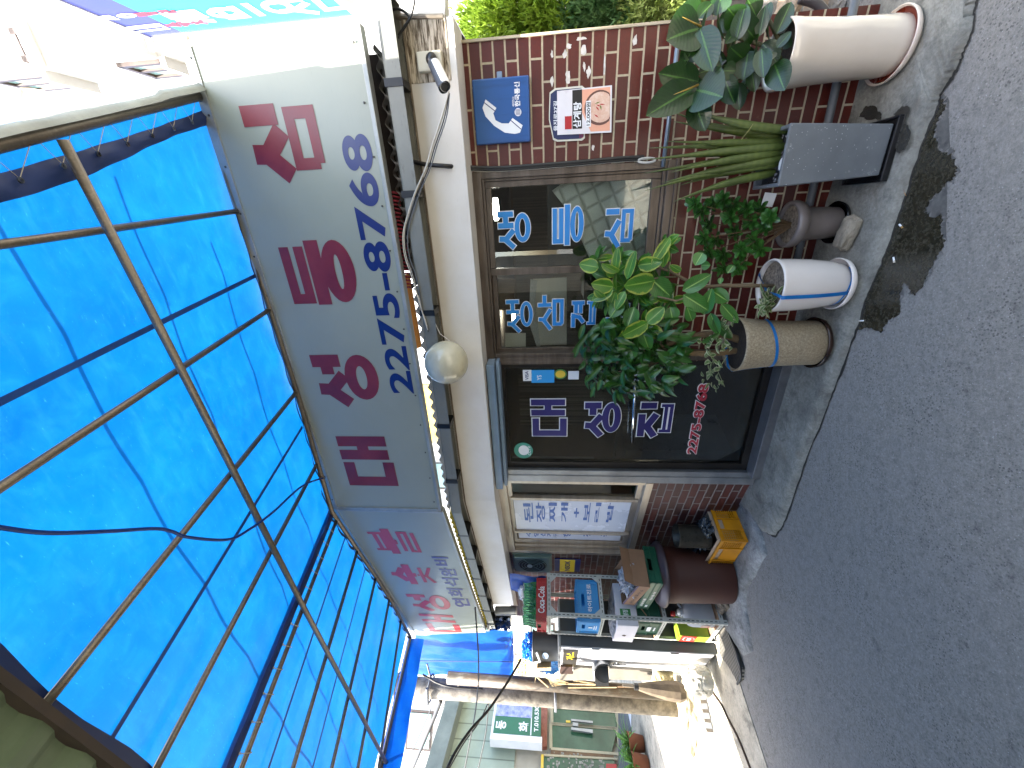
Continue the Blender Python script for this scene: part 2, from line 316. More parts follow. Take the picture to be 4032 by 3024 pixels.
M_ALUD = simple('dark_frame', '#1c1a19', '#2b2826', 3, .35, .4)
M_SILV = simple('grey_aluminium', '#7f8286', '#9a9da0', 4, .35, .8)
M_BLUEBOX = simple('blue_grey_paint', '#5f7488', '#7688a0', 2, .4)
M_GLASS = glassmat('window_glass', (.86, .9, .89, 1), .025); M_DGLASS = glassmat('door_glass', (.6, .62, .6, 1), .03)
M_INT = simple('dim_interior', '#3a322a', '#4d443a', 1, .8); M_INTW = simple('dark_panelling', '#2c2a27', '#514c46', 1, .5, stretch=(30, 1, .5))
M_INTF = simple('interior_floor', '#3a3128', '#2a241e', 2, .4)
M_WHITE = simple('white_paint', '#c4c6c8', '#d4d5d6', 3, .4); M_BLACK = simple('black_plastic', '#0d0d0e', '#19191b', 5, .4)
M_GREY = simple('grey_plastic', '#4e5155', '#5d6064', 3, .45)
M_PIPE = two_layer('weathered_steel_pipe', '#6a6257', '#4c463e', '#837b6e', .42, 8, (6, 6, 1), (.5, .8), .55)
M_SIGN = two_layer('weathered_sign_face', '#868a7d', '#75786b', '#3c3c35', .35, 1.2, (.5, 1, 16), (.63, .9))
M_RED = simple('sign_red', '#5e1518', '#75282a', 3, .35); M_RED2 = simple('sign_bright_red', '#a32622', '#992c30', 3, .35)
M_NUM = simple('sign_blue', '#0e1a50', '#14235e', 3, .35); M_PURP = simple('sign_violet', '#2b2b66', '#363670', 3, .35)
M_LBLUE = simple('window_letter_blue', '#1d6fb0', '#2378b9', 3, .4); M_LNAVY = simple('door_letter_indigo', '#1a1552', '#221c5e', 3, .4); M_LWHITE = simple('letter_white', '#c9ccd0', '#d6d8da', 3, .5); M_LRED = simple('door_number_red', '#8e1f31', '#9a2838', 3, .4)
M_TARP = sheetmat('blue_tarp', '#0b56b0', '#0c66c6', .8, .4, 2.0, None, 1, .25)
def tarpmat(name, a, b, tr):
    m = NM(name, .42); out = m.t.nodes['Material Output']; n1 = m.noise(1.4, 8, None, .7); n2 = m.noise(11, 8, None, .7, .8); n3 = m.noise(3.5, 9, m.co(scale=(1, 5, 1)), .75)
    c = m.ramp(n1, [(.3, a), (.7, b)]); c = m.mix(m.ramp(n2, [(.45, 0.), (.75, .3)]), c, '#1e689f'); c = m.mix(m.ramp(n3, [(.52, 0.), (.8, .28)]), c, '#2a70a8'); n4 = m.noise(.7, 4); c = m.mix(m.ramp(n4, [(.35, .18), (.6, 0.)]), c, '#05345e'); n5 = m.noise(38, 5, m.co(scale=(1, 3, 1))); c = m.mix(m.ramp(n5, [(.64, 0.), (.74, .35)]), c, '#3d8cc0')
    v = m.n('TexVoronoi'); v.inputs['Scale'].default_value = 3.2; m.l(m.co(), v.inputs['Vector']); c = m.mix(m.ramp(v.outputs['Distance'], [(.03, .6), (.045, 0.)]), c, '#0a3f86')
    m.col(c); tl = m.n('BsdfTranslucent'); m.l(c, tl.inputs[0]); mx = m.n('MixShader'); mx.inputs[0].default_value = tr; m.l(m.b.outputs[0], mx.inputs[1]); m.l(tl.outputs[0], mx.inputs[2]); m.l(mx.outputs[0], out.inputs[0])
    m.bump(n1, .05, .02); return m.m
M_TARP = tarpmat('blue_tarp', '#08457a', '#0c5490', .35); M_TARP2 = tarpmat('blue_tarp_hanging', '#0a45a0', '#0d50b0', .35)
M_NAVY = simple('navy_hem', '#14274f', '#1b3160', 4, .6); M_SLEEVE = sheetmat('grey_canvas_sleeve', '#8b908c', '#a3a7a1', .25, .7, 5)
M_ROPE = simple('pale_cord', '#8d8778', '#a39c8c', 9, .9)
# ================================================================== the ground
o = obj('road', MB().add([(-150, -60, 0), (150, -60, 0), (150, 200, 0), (-150, 200, 0)], [(0, 1, 2, 3)]), M_ASPH); o['kind'] = 'structure'
def gp(f, p, z=0): a, d = f.g(p, z); q = f.w(a, d); return (q.x, q.y)
# apron along the brick wall
AZ = .045
edge = [T(2,1830,-60),T(2,1800,60),T(2,1788,200),T(2,1740,330),T(2,1700,440),T(2,1640,540),T(2,1588,620),T(2,1575,700),T(2,1510,850),T(2,1470,950),T(2,1400,1180),T(2,1330,1390),T(2,1255,1620),T(5,1180,150),T(5,1130,260),T(5,1075,450),T(5,1000,660),T(5,925,860),T(5,870,1020),T(5,760,1290),T(5,690,1500),T(5,640,1650),T(8,600,90),T(8,560,145),T(8,505,125),T(8,470,60),T(8,450,10)]
ed = [gp(A, p, AZ) for p in edge]
def dense(pts, k=6, jit=.004, seed=1):
    rnd = random.Random(seed); out = []
    for i in range(len(pts) - 1):
        a, b = Vector(pts[i]), Vector(pts[i + 1])
        for j in range(k): q = a.lerp(b, j / k); out.append((q.x + rnd.uniform(-jit, jit), q.y + rnd.uniform(-jit, jit)))
    out.append(tuple(pts[-1])); return out
edd = dense(ed, 6, .004)
bk = [B.w(-.38, .1), B.w(0, .05), A.w(.8, .05), A.w(1.6, .3), A.w(2.4, .0)]
def apron(front, back, zf, zb, mat, name, rows=10, amp=.006):
    # ruled strip from the front edge to the back line, then a ragged face down to the road
    fr = [Vector(p) for p in front]; n = len(fr); bl = [Vector(p) for p in back]
    tot = sum((bl[i+1]-bl[i]).length for i in range(len(bl)-1)); bp = []
    for k in range(n):
        t = k / (n - 1) * tot
        for i in range(len(bl)-1):
            s_ = (bl[i+1]-bl[i]).length
            if t <= s_ + 1e-9 or i == len(bl)-2: bp.append(bl[i].lerp(bl[i+1], min(t / s_, 1))); break
            t -= s_
    mb = MB(); vs = []
    for k in range(n):
        for j in range(rows + 1):
            t = j / rows; q = fr[k].lerp(bp[k], t); z = zf + (zb - zf) * t + amp * (noise.noise(Vector((q.x*6, q.y*6, 1))) + .5 * noise.noise(Vector((q.x*23, q.y*23, 4))))
            if j == 0: z -= .012
            vs.append((q.x, q.y, z))
    m = rows + 1; b0 = len(vs)
    for k in range(n): q = fr[k]; vs.append((q.x + random.uniform(-.004, .004), q.y - .012, -.01))
    fs = [(k*m+j, (k+1)*m+j, (k+1)*m+j+1, k*m+j+1) for k in range(n-1) for j in range(rows)] + [(b0+k, b0+k+1, (k+1)*m, k*m) for k in range(n-1)]
    mb.add(vs, fs); o = obj(name, mb, mat, smooth=True); o['kind'] = 'structure'; return o
apron(edd, list(reversed(bk)), AZ, .065, M_CONC, 'pavement')
# broken lower concrete under the crates and the shelf
e2 = [gp(B, p, .03) for p in [T(8,450,20),T(8,500,180),T(8,520,270),T(8,450,400),T(8,400,480),T(8,385,580),T(8,405,700),T(8,430,890),T(8,375,930),T(8,330,830),T(8,290,760)]]
apron(dense(e2, 6, .007, 3), [B.w(-.3, .1), B.w(-1.6, .1), B.w(-1.75, -.45)], .03, .05, concrete('broken_concrete', '#6b6c69', '#9a9a97', '#474846'), 'kerb', 8, .012)
# sunlit alley paving beyond the canopy
al = [B.w(-1.75, .6), B.w(-1.85, -.4), gp(B, T(8,372,1105), 0), gp(B, T(8,560,1680), 0), B.w(-4.2, -4.5), B.w(-14, -9), B.w(-40, -12), B.w(-40, 6), B.w(-4, 3)]
al = [(p[0], p[1]) for p in al]
o = obj('path', MB().slab(al, .0, .006), M_CONC2); o['kind'] = 'structure'
# ribbed ramp plate
rp = [B.w(-1.42, -.50), gp(B, T(8,235,730), .02), gp(B, T(8,300,860), .02), gp(B, T(8,372,1060), .02), gp(B, T(8,360,1100), .02), gp(B, T(8,330,1060), .02), gp(B, T(8,235,925), .02), B.w(-1.9, -.5)]
mw = NM('ribbed_iron', .6); w_ = mw.n('TexWave', wave_profile='SIN'); w_.inputs['Scale'].default_value = 9; w_.inputs['Distortion'].default_value = 1.2; mw.l(mw.co(rot=(0, 0, R(35))), w_.inputs['Vector'])
mw.col(mw.mix(mw.ramp(w_.outputs['Fac'], [(.25, 0.), (.5, 1.)]), '#33322f', '#6f6b62')); mw.bump(w_.outputs['Fac'], .9, .02)
rampx = [gp(B, p, .025) for p in [T(8,232,735), T(8,290,740), T(8,345,900), T(8,385,1010), T(8,378,1085), T(8,352,1105), T(8,300,1010), T(8,238,925)]]
tag(obj('ramp_plate', MB().slab(rampx, .0, .022), mw.m), 'ribbed grey ramp plate on the ground at the foot of the white cabinet', 'ramp')
# puddle on the road by the kerb
pd = [T(2,1585,705),T(2,1640,640),T(2,1690,640),T(2,1705,700),T(2,1650,790),T(2,1625,880),T(2,1660,960),T(2,1740,1000),T(2,1780,1090),T(2,1755,1160),T(2,1690,1210),T(2,1610,1290),T(2,1570,1370),T(2,1600,1400),T(2,1690,1400),T(2,1670,1480),T(2,1700,1560),T(2,1660,1650),
 T(5,1600,80),T(5,1575,160),T(5,1500,260),T(5,1470,190),T(5,1430,170),T(5,1410,260),T(5,1405,380),T(5,1330,410),T(5,1290,490),T(5,1200,460),T(5,1130,480),T(5,1080,500),T(5,1050,600),T(5,1015,700),T(5,975,790),T(5,950,900),T(5,905,1000),T(5,860,1110),T(5,800,1250),
 T(5,775,1290),T(5,855,1080),T(5,915,900),T(5,985,700),T(5,1060,500),T(5,1120,300),T(5,1180,170),T(2,1260,1640),T(2,1330,1400),T(2,1400,1190),T(2,1470,970),T(2,1520,850)]
pw = [gp(A, p, 0) for p in pd]
def rag(pts, k, j, seed):
    rnd = random.Random(seed); out = []; n = len(pts)
    for i in range(n):
        a, b = Vector(pts[i]), Vector(pts[(i+1) % n]); nn = Vector((-(b-a).y, (b-a).x)); nn = nn.normalized() if nn.length > 0 else nn
        for q in range(k):
            p = a.lerp(b, q / k) + nn * (rnd.uniform(-j, j) + j * noise.noise(Vector((i, q, seed)))); out.append((p.x, p.y))
    return out
mp = NM('wet_asphalt', .12); n2 = mp.noise(55, 8, None, .7); n3 = mp.noise(5, 6)
mp.col(mp.ramp(n2, [(.35, '#24221b'), (.62, '#38352b'), (.74, '#565246')])); mp.rough(mp.ramp(n2, [(.45, .12), (.7, .55)])); mp.bump(mp.ramp(n2, [(.5, 0.), (.75, 1.)]), .2, .002)
o = obj('water', MB().slab(rag(pw, 7, .008, 5), .0, .004), mp.m); o['kind'] = 'structure'
dm = rag([(A.o.x + (x - A.o.x), y) for x, y in pw], 9, .022, 17)
o = obj('wet_patch', MB().slab(dm, .0, .002), simple('damp_asphalt', '#434240', '#62605b', 30, .5, bump=.3, bsc=120)); o['kind'] = 'structure'
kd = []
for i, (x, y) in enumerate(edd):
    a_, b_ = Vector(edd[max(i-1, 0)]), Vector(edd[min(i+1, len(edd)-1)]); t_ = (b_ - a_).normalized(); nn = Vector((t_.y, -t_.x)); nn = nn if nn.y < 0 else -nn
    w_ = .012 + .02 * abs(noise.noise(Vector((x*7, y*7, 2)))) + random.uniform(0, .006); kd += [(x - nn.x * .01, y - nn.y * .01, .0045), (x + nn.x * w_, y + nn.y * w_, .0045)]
o = obj('kerb_shade_strip', MB().add(kd, [(2*i, 2*i+2, 2*i+3, 2*i+1) for i in range(len(edd)-1)]), simple('kerb_shade_dark', '#1a1916', '#35322c', 60, .6, bump=.5, bsc=150)); o['kind'] = 'structure'  # kerb's shadow line put in as a dark ragged strip
mp2 = simple('wet_concrete', '#2b2a26', '#3b3934', 9, .25, bump=.2)
for i, pts in enumerate([[T(2,1370,740),T(2,1420,690),T(2,1470,685),T(2,1475,720),T(2,1440,780),T(2,1480,840),T(2,1480,900),T(2,1450,960),T(2,1400,1000),T(2,1380,950),T(2,1390,880),T(2,1395,800)], [T(2,1140,760),T(2,1190,690),T(2,1240,680),T(2,1295,740),T(2,1290,775),T(2,1200,770)]]):
    p2 = rag([gp(A, p, AZ + .012) for p in pts], 5, .004, 9 + i); o = obj('wet_patch', MB().add([(x, y, AZ + .0145 + .002 * i) for x, y in p2], [tuple(t) for t in tessellate_polygon([[Vector((x, y, 0)) for x, y in p2]])]), mp2); o['kind'] = 'structure'
# ================================================================== the restaurant building
bld = thing('restaurant_building', 'low red brick restaurant with a cream beam over its windows and glass door', 'building', A.M())
MA, MB_ = A.M(), B.M()
def P(name, mb, mat, parent=bld, M=MA, **k): return obj(name, mb, mat, parent, M, **k)
w = MB(); w.box((.17, 0, 0), (.79, .16, 2.2)); w.box((-1.09, 0, 0), (.17, .16, .955)); w.box((.63, .16, 0), (.79, 5, 2.2)); P('brick_wall', w, M_BR1)
w = MB(); w.box((-3.3, 0, 0), (-1.30, .16, 2.25)); w.box((-1.30, 0, 0), (.03, .16, .84)); w.box((-3.3, .16, 0), (-3.14, 5, 2.3)); P('brick_wall', w, M_BR2, M=MB_)
P('wall_edge_trim', MB().box((.79, -.012, .9), (.802, .17, 2.2)), simple('pale_edge', '#a89c86', '#8f846f', 8, .8))
# torn paper scraps on the brick
def scrap(f, pts, d=-.002): return [(f.h(p, d)) for p in pts]
M_TORN = simple('torn_paper', '#a9a49c', '#cfccc6', 20, .9)
for c, w_, h_ in [((1365,520),10,34),((1365,350),8,25),((1470,300),20,18),((1470,500),20,32),((1570,330),18,32),((1600,470),14,34),((1705,430),8,62),((1905,260),14,30),((1450,350),14,22),((1575,430),10,26),((1630,960),10,20),((1555,250),30,10)]:
    cc = T(1, *c); a = A.h(cc, 0); sx, sz = h_ / 1150, w_ / 1150
    ps = [(a[0] + sx * math.cos(t) * random.uniform(.5, 1.2), a[1] + sz * math.sin(t) * random.uniform(.5, 1.3)) for t in [i * math.pi / 6 for i in range(12)]]
    P('paper_scrap', MB().prism(ps, -.0018, .0012), M_TORN)
# beam with its mitred bend
def AB(x, y): q = B.w(x, y) - A.o; return (q.dot(A.e), q.dot(A.n))
bend = (-2.24, -.2)
P('fascia_beam', MB().slab([(.84, -.2), (.84, .02), (-2.19, .02), AB(-2.92, .02), AB(-2.32, -.2), bend][::-1], 2.155, 2.425).slab([(.84, -.199), (.84, .0), (-2.19, .0), AB(-2.92, .0), AB(-2.32, -.199), bend], 2.154, 2.1545), M_CREAM, bevel=.006)
P('beam_end', MB().box((.585, -.206, 2.19), (.848, -.1, 2.41)), M_WOOD, bevel=.004)
P('beam_drip_edge', MB().slab([(.85, -.215), (.85, -.19), (-2.24, -.19), AB(-2.3, -.19), AB(-2.3, -.215), (-2.245, -.215)][::-1], 2.40, 2.411), simple('old_plank', '#7a6f5e', '#4c4438', 9, .85, bump=.5))
# gutter
gt = P('gutter', MB().slab([(.9, -.33), (.9, -.2), (-2.22, -.2), AB(-2.95, -.2), AB(-2.95, -.33), (-2.26, -.33)][::-1], 2.412, 2.498), two_layer('zinc_gutter', '#767770', '#5f5e57', '#3d3a33', .45, 5, (1, 1, 3), (.6, .8), .3), bevel=.012)
for s in (.55, .05, -.62, -1.45, -1.95): P('strap', MB().box((s, -.336, 2.408), (s + .035, -.2, 2.503)), M_BLACK, gt)
for i in range(6):
    s = -.35 - i * .45; q = AB(s, -.266); P('strap', MB().box((-.012, -.07, 2.405), (.012, .07, 2.503), Matrix.Translation((q[0], q[1], 0)) @ Matrix.Rotation(R(-15.7), 4, 'Z')), M_BLACK, gt)
# corrugated roof sheet
def corr(x0, x1, y0, y1, z0, z1, pitch=.076, amp=.011, M=None):
    n = int((x1 - x0) / pitch * 8); vs = []; fs = []
    for i in range(n + 1):
        x = x0 + (x1 - x0) * i / n; a = amp * math.sin(x / pitch * 2 * math.pi); vs += [(x, y0, z0 + a), (x, y1, z1 + a)]
    fs = [(2*i, 2*i+2, 2*i+3, 2*i+1) for i in range(n)]; return vs, fs
P('corrugated_roof', MB().add(*corr(-2.25, -.45, -.335, 4, 2.517, 2.85)), sheetmat('old_roof_sheet', '#82807a', '#a3a19a', .3, .6, 3), smooth=True)
P('corrugated_roof', MB().add(*corr(-.45, .72, -.335, 4, 2.522, 2.85)), simple('dark_roof_sheet', '#2b2624', '#453d37', 4, .6), smooth=True)
P('corrugated_roof', MB().add(*corr(-3.3, .0, -.335, 4, 2.517, 2.85)), sheetmat('yellow_roof_sheet', '#8d7a2a', '#b79f45', .35, .6, 3), M=MB_, smooth=True)
# clutter above the gutter: dark lining and red netting
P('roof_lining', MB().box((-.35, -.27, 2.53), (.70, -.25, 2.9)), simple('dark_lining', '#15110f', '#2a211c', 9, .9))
nt_ = MB()
for i in range(26):
    x = -.45 + i * .021; nt_.tube([(x, -.3, 2.53 + .005 * math.sin(i)), (x + .008, -.31, 2.56), (x, -.3, 2.62)], .006, 5)
P('red_netting', nt_, simple('red_net', '#5c1220', '#7a1c2c', 8, .8))
P('orange_panel', MB().prism([A.h(p, -.2) for p in (T(4,398,125), T(4,440,110), T(4,520,590), T(4,478,605))], -.2, .01), simple('orange_panel', '#b8742a', '#a0632a', 5, .6))
# ---- window A (two sashes)
def bars(f, lst, mat, parent, M, name, **k):
    mb = MB()
    for (x0, x1, z0, z1, d0, d1) in lst: mb.box((x0, d0, z0), (x1, d1, z1))
    return obj(name, mb, mat, parent, M, **k)
wa = bars(A, [(-1.09, .175, 2.10, 2.165, -.02, .12), (-1.09, .175, .955, 1.0, -.03, .12), (.135, .175, 1.0, 2.10, -.02, .12), (-1.09, -1.04, 1.0, 2.10, -.02, .12),
  (-1.04, .135, 2.085, 2.10, .0, .11), (-1.04, .135, 1.0, 1.02, -.005, .11), (.12, .135, 1.02, 2.085, .0, .11), (-1.04, -1.028, 1.02, 2.085, .0, .11), (-1.1, .18, .94, .957, -.045, .1)], M_ALU, bld, MA, 'window', bevel=.002)
bars(A, [(-.445, -.40, 1.02, 2.085, .005, .04), (.085, .12, 1.02, 2.085, .012, .04), (-.40, .085, 2.05, 2.085, .012, .04), (-.40, .085, 1.02, 1.075, .012, .04)], M_ALU, wa, MA, 'sash', bevel=.003)
bars(A, [(-.45, -.415, 1.02, 2.085, .045, .075), (-1.028, -.985, 1.02, 2.085, .045, .075), (-.985, -.45, 2.05, 2.085, .045, .075), (-.985, -.45, 1.02, 1.075, .045, .075)], M_ALU, wa, MA, 'sash', bevel=.003)
obj('pane', MB().box((-.40, .024, 1.075), (.085, .028, 2.05)), M_GLASS, wa, MA); obj('pane', MB().box((-.985, .058, 1.075), (-.45, .062, 2.05)), M_GLASS, wa, MA)
def lett(parent, M, chars, w, d, fill, line, grow=.006, name='lettering'):
    for ch, x0, x1, z0, z1 in chars:
        m1, m2 = MB(), MB(); syl(m1, ch, x0, x1, z0, z1, w, d); obj('letter', m1, fill, parent, M)
        if line: syl(m2, ch, x0, x1, z0, z1, w, d + .004, grow); obj('letter_outline', m2, line, parent, M)
def bx(f, tl, br, d=0):   # upright corners given as pixels: top-left, bottom-right
    a, b = f.h(tl, d), f.h(br, d); return (min(a[0], b[0]), max(a[0], b[0]), min(a[1], b[1]), max(a[1], b[1]))
lett(wa, MA, [('생', *bx(A, T(1,1015,1625), T(1,1225,1350), .02)), ('등', *bx(A, T(1,1370,1600), T(1,1575,1310), .02)), ('심', *bx(A, T(1,1695,1620), T(1,1910,1320), .02))], .032, .018, M_LBLUE, M_LWHITE, .005)
lett(wa, MA, [('생', *bx(A, T(4,1070,505), T(4,1240,270), .05)), ('삼', *bx(A, T(4,1270,490), T(4,1447,245), .05)), ('겹', *bx(A, T(4,1485,480), T(4,1660,270), .05)), ('살', *bx(A, T(4,1700,480), T(4,1880,270), .05))], .026, .052, M_LBLUE, M_LWHITE, .004)
# things seen through window A
qm = NM('quilted_sheet', .6); qw = qm.n('TexWave'); qw.inputs['Scale'].default_value = 3.2; qm.l(qm.co(rot=(0, R(25), 0)), qw.inputs['Vector']); qw2 = qm.n('TexWave'); qw2.inputs['Scale'].default_value = 3.2; qm.l(qm.co(rot=(0, R(-65), 0)), qw2.inputs['Vector'])
qh = qm.math('MAXIMUM', qm.math('POWER', qw.outputs['Fac'], 14.), qm.math('POWER', qw2.outputs['Fac'], 14.)); qm.col(qm.mix(qh, '#bfc1ba', '#9fa19a')); qm.bump(qh, .7, -.02) if False else qm.bump(qm.math('SUBTRACT', 1., qh), .6, .015)
def poly_thing(name, label, cat, f, pts, d, th, mat, **k):
    h = [f.h(p, d) for p in pts]; cx_ = sum(a[0] for a in h) / len(h); cz_ = min(a[1] for a in h)
    return tag(obj(name, MB().prism([(a[0] - cx_, a[1] - cz_) for a in h], 0, th), mat, None, f.M(cx_, d, cz_), **k), label, cat)
poly_thing('quilted_sheet', 'pale quilted sheet leaning behind the right window pane', 'sheet', A, [T(1,1365,1235),T(1,1465,1165),T(1,2060,1120),T(1,2060,1700),T(1,1620,1700),T(1,1480,1380)], .14, .02, qm.m)
poly_thing('notice_board', 'blank pale board standing behind the left window pane', 'board', A, [T(4,1240,150),T(4,1460,140),T(4,1460,575),T(4,1280,580)], .15, .015, simple('faded_board', '#b0a99c', '#c0b9ab', 3, .7))
poly_thing('cardboard_sheet', 'small pale cardboard square taped behind the left window pane', 'card', A, [T(4,1062,500),T(4,1195,500),T(4,1195,612),T(4,1062,612)], .12, .006, simple('pale_card', '#c0b9aa', '#ccc5b8', 3, .8))
poly_thing('newspaper', 'folded newspaper hanging behind the left window pane', 'newspaper', A, [T(4,1225,150),T(4,1270,160),T(4,1255,300),T(4,1290,590),T(4,1270,600),T(4,1215,430)], .11, .01, simple('newsprint', '#8f8c88', '#bcb9b3', 40, .9, stretch=(1, 1, 6)))
poly_thing('curtain', 'brown cloth hanging behind the top of the left window pane', 'curtain', A, [T(4,975,150),T(4,1130,150),T(4,1110,350),T(4,985,350)], .2, .02, simple('brown_cloth', '#54443a', '#6d5a4d', 6, .9, stretch=(12, 1, 1)))
# ---- door
dr = bars(A, [(-2.045, -1.985, .12, 2.06, .0, .05), (-1.125, -1.075, .12, 2.06, .0, .05), (-1.985, -1.125, 2.03, 2.06, .0, .05), (-1.985, -1.125, .12, .17, .0, .05)], M_ALUD, bld, MA, 'door', bevel=.002)
obj('pane', MB().box((-1.985, .022, .17), (-1.125, .03, 2.03)), M_DGLASS, dr, MA)
P('door_frame', MB().box((-2.17, -.03, .05), (-2.05, .12, 2.09)).box((-2.165, -.036, .05), (-2.10, -.03, 2.085)).box((-2.05, -.02, 2.062), (-1.07, .12, 2.1)), M_SILV, bevel=.003)
P('door_frame', MB().box((-1.072, -.03, .05), (-1.0, .12, 2.09)).box((-1.06, -.04, .95), (-1.03, -.03, 2.09)), M_ALU, bevel=.003)
hd = MB(); hz = 1.05; hx = A.h(T(4,1885,1205), -.05)[0]; hx2 = A.h(T(4,1905,800), -.05)[0]
hd.tube([(hx, -.05, A.h(T(4,1885,1205), -.05)[1]), (hx2, -.05, A.h(T(4,1905,800), -.05)[1])], .011, 14)
for q in (hx + .02, hx2 - .02): hd.tube([(q, -.05, hz), (q, .02, hz)], .009, 10)
chrome = simple('chrome', '#c8ccd0', '#d8dadd', 2, .08, 1)
obj('handle', hd, chrome, dr, MA, smooth=True)
lett(dr, MA, [('대', *bx(A, T(4,1215,1170), T(4,1480,925), .018)), ('성', *bx(A, T(4,1555,1180), T(4,1825,925), .018)), ('집', *bx(A, T(4,1905,1185), T(4,2180,925), .018))], .054, .014, M_LNAVY, M_LWHITE, .007)
b_ = bx(A, T(5,85,1280), T(5,148,828), .018); m1, m2 = MB(), MB(); text(m1, '2275-8768', b_[0], b_[1], .525, .60, .012, .03); text(m2, '2275-8768', b_[0] - .006, b_[1] + .006, .519, .606, .016, .06)
obj('number_lettering', m1, M_LRED, dr, MA); obj('number_outline', m2, M_LWHITE, dr, MA)
# stickers
def sticker(name, tl, br, mat, body=None, bm=None, par=dr, d=.015, f=A, M=MA, rnd=False):
    x0, x1, z0, z1 = bx(f, tl, br, d); mb = MB()
    if rnd:
        n = 28; mb.prism([((x0+x1)/2 + (x1-x0)/2*math.cos(2*math.pi*i/n), (z0+z1)/2 + (z1-z0)/2*math.sin(2*math.pi*i/n)) for i in range(n)], d, .001)
    else: mb.box((x0, d, z0), (x1, d + .001, z1))
    s = obj(name, mb, mat, par, M)
    if body:
        for (tx, fx0, fx1, fz0, fz1, cm) in body:
            m_ = MB(); text(m_, tx, x0 + (x1-x0)*fx0, x0 + (x1-x0)*fx1, z0 + (z1-z0)*fz0, z0 + (z1-z0)*fz1, d - .001, .02); obj('sticker_lettering', m_, cm, s, M)
    return s
M_SKY = simple('sticker_sky_blue', '#2a86c4', '#2f8dcb', 3, .4); M_GRN = simple('sticker_green', '#3d6b3a', '#4a7744', 3, .4); M_YEL = simple('sticker_yellow', '#c9a93a', '#d2b345', 3, .4)
sticker('payment_sticker', T(4,1178,810), T(4,1232,738), M_LWHITE, [('VISA', .1, .9, .35, .75, M_NUM)])
sticker('card_sticker', T(4,1232,822), T(4,1380,738), M_SKY, [('YS', .2, .6, .55, .75, M_LWHITE)])
sticker('round_sticker', T(4,1378,798), T(4,1462,732), M_GRN, None, rnd=True)
x_ = sticker('round_sticker', T(4,1388,790), T(4,1452,742), M_YEL, None, rnd=True, d=.0135)
sticker('badge_sticker', T(4,1122,1310), T(4,1240,1210), simple('sticker_teal', '#2f7a6a', '#3a8878', 3, .4), [('CCTV', .2, .8, .12, .26, M_LWHITE)], rnd=True)
sticker('badge_sticker', T(4,1150,1290), T(4,1215,1228), M_LWHITE, None, rnd=True, d=.0135)
sticker('small_sticker', T(4,1470,800), T(4,1540,745), M_LWHITE); sticker('small_sticker', T(4,1885,778), T(4,1920,738), M_LWHITE); sticker('small_sticker', T(4,1955,815), T(4,2045,738), simple('sticker_grey', '#8a9196', '#a5abb0', 3, .5))
# sill, shutter box
P('threshold', MB().box((-2.06, -.10, .055), (-1.06, .04, .12)), simple('steel_sill', '#5c5e62', '#77797d', 6, .4, .7), bevel=.004)
P('door_head_box', MB().box((-2.16, -.15, 2.088), (-1.04, -.0, 2.145)).box((-2.165, -.10, 2.055), (-1.03, -.0, 2.083)), M_BLUEBOX, bevel=.006)
# rooms behind the glass
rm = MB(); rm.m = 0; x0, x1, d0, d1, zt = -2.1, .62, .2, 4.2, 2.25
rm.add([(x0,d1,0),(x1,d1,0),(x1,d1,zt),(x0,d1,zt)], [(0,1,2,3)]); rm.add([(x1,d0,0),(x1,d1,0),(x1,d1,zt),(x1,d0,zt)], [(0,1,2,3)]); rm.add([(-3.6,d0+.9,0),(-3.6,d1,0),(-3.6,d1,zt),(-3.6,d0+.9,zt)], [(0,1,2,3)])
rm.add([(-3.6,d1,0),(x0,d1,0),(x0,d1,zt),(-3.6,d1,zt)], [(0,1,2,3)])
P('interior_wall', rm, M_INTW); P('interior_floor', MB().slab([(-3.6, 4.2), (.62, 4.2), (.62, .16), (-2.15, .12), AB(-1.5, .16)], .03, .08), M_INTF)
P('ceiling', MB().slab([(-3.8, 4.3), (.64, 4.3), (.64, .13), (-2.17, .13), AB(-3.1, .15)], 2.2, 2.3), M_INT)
slm = simple('slatted_blind', '#4a453e', '#8d867b', 1, .7, stretch=(45, 1, .4), lo=.42, hi=.6)
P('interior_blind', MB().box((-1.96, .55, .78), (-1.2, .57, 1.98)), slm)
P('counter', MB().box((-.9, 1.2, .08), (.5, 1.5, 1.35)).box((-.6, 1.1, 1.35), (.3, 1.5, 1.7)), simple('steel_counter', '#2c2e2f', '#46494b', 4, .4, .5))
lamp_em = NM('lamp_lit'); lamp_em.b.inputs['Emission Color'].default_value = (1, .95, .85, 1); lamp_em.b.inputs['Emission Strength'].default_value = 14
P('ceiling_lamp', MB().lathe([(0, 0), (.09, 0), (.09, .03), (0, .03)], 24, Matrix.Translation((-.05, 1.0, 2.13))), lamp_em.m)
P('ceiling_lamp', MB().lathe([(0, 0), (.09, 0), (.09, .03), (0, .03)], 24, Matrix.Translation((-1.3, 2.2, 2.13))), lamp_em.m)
# ---- window B
wb = bars(B, [(-1.30, .03, 2.08, 2.16, -.02, .12), (-1.30, .03, .84, .90, -.03, .12), (-.01, .03, .90, 2.08, -.02, .12), (-1.30, -1.25, .90, 2.08, -.02, .12), (-1.25, -1.19, .90, 2.08, .02, .11), (-1.19, -1.12, .90, 2.08, .04, .11), (-.30, -.262, .92, 2.06, -.004, .04), (-.905, -.875, .92, 2.06, -.004, .04), (-.262, -.01, 2.04, 2.08, .01, .1), (-.262, -.01, .90, .95, .01, .1), (-1.12, -.262, .9, .955, .03, .1), (-1.12, -.262, 2.045, 2.08, .03, .1)], simple('pale_bronze_aluminium', '#8d857b', '#a59d92', 3, .35, .6, stretch=(1, 1, 6)), bld, MB_, 'window', bevel=.002)
obj('pane', MB().box((-.262, .03, .95), (-.01, .034, 2.04)), M_GLASS, wb, MB_)
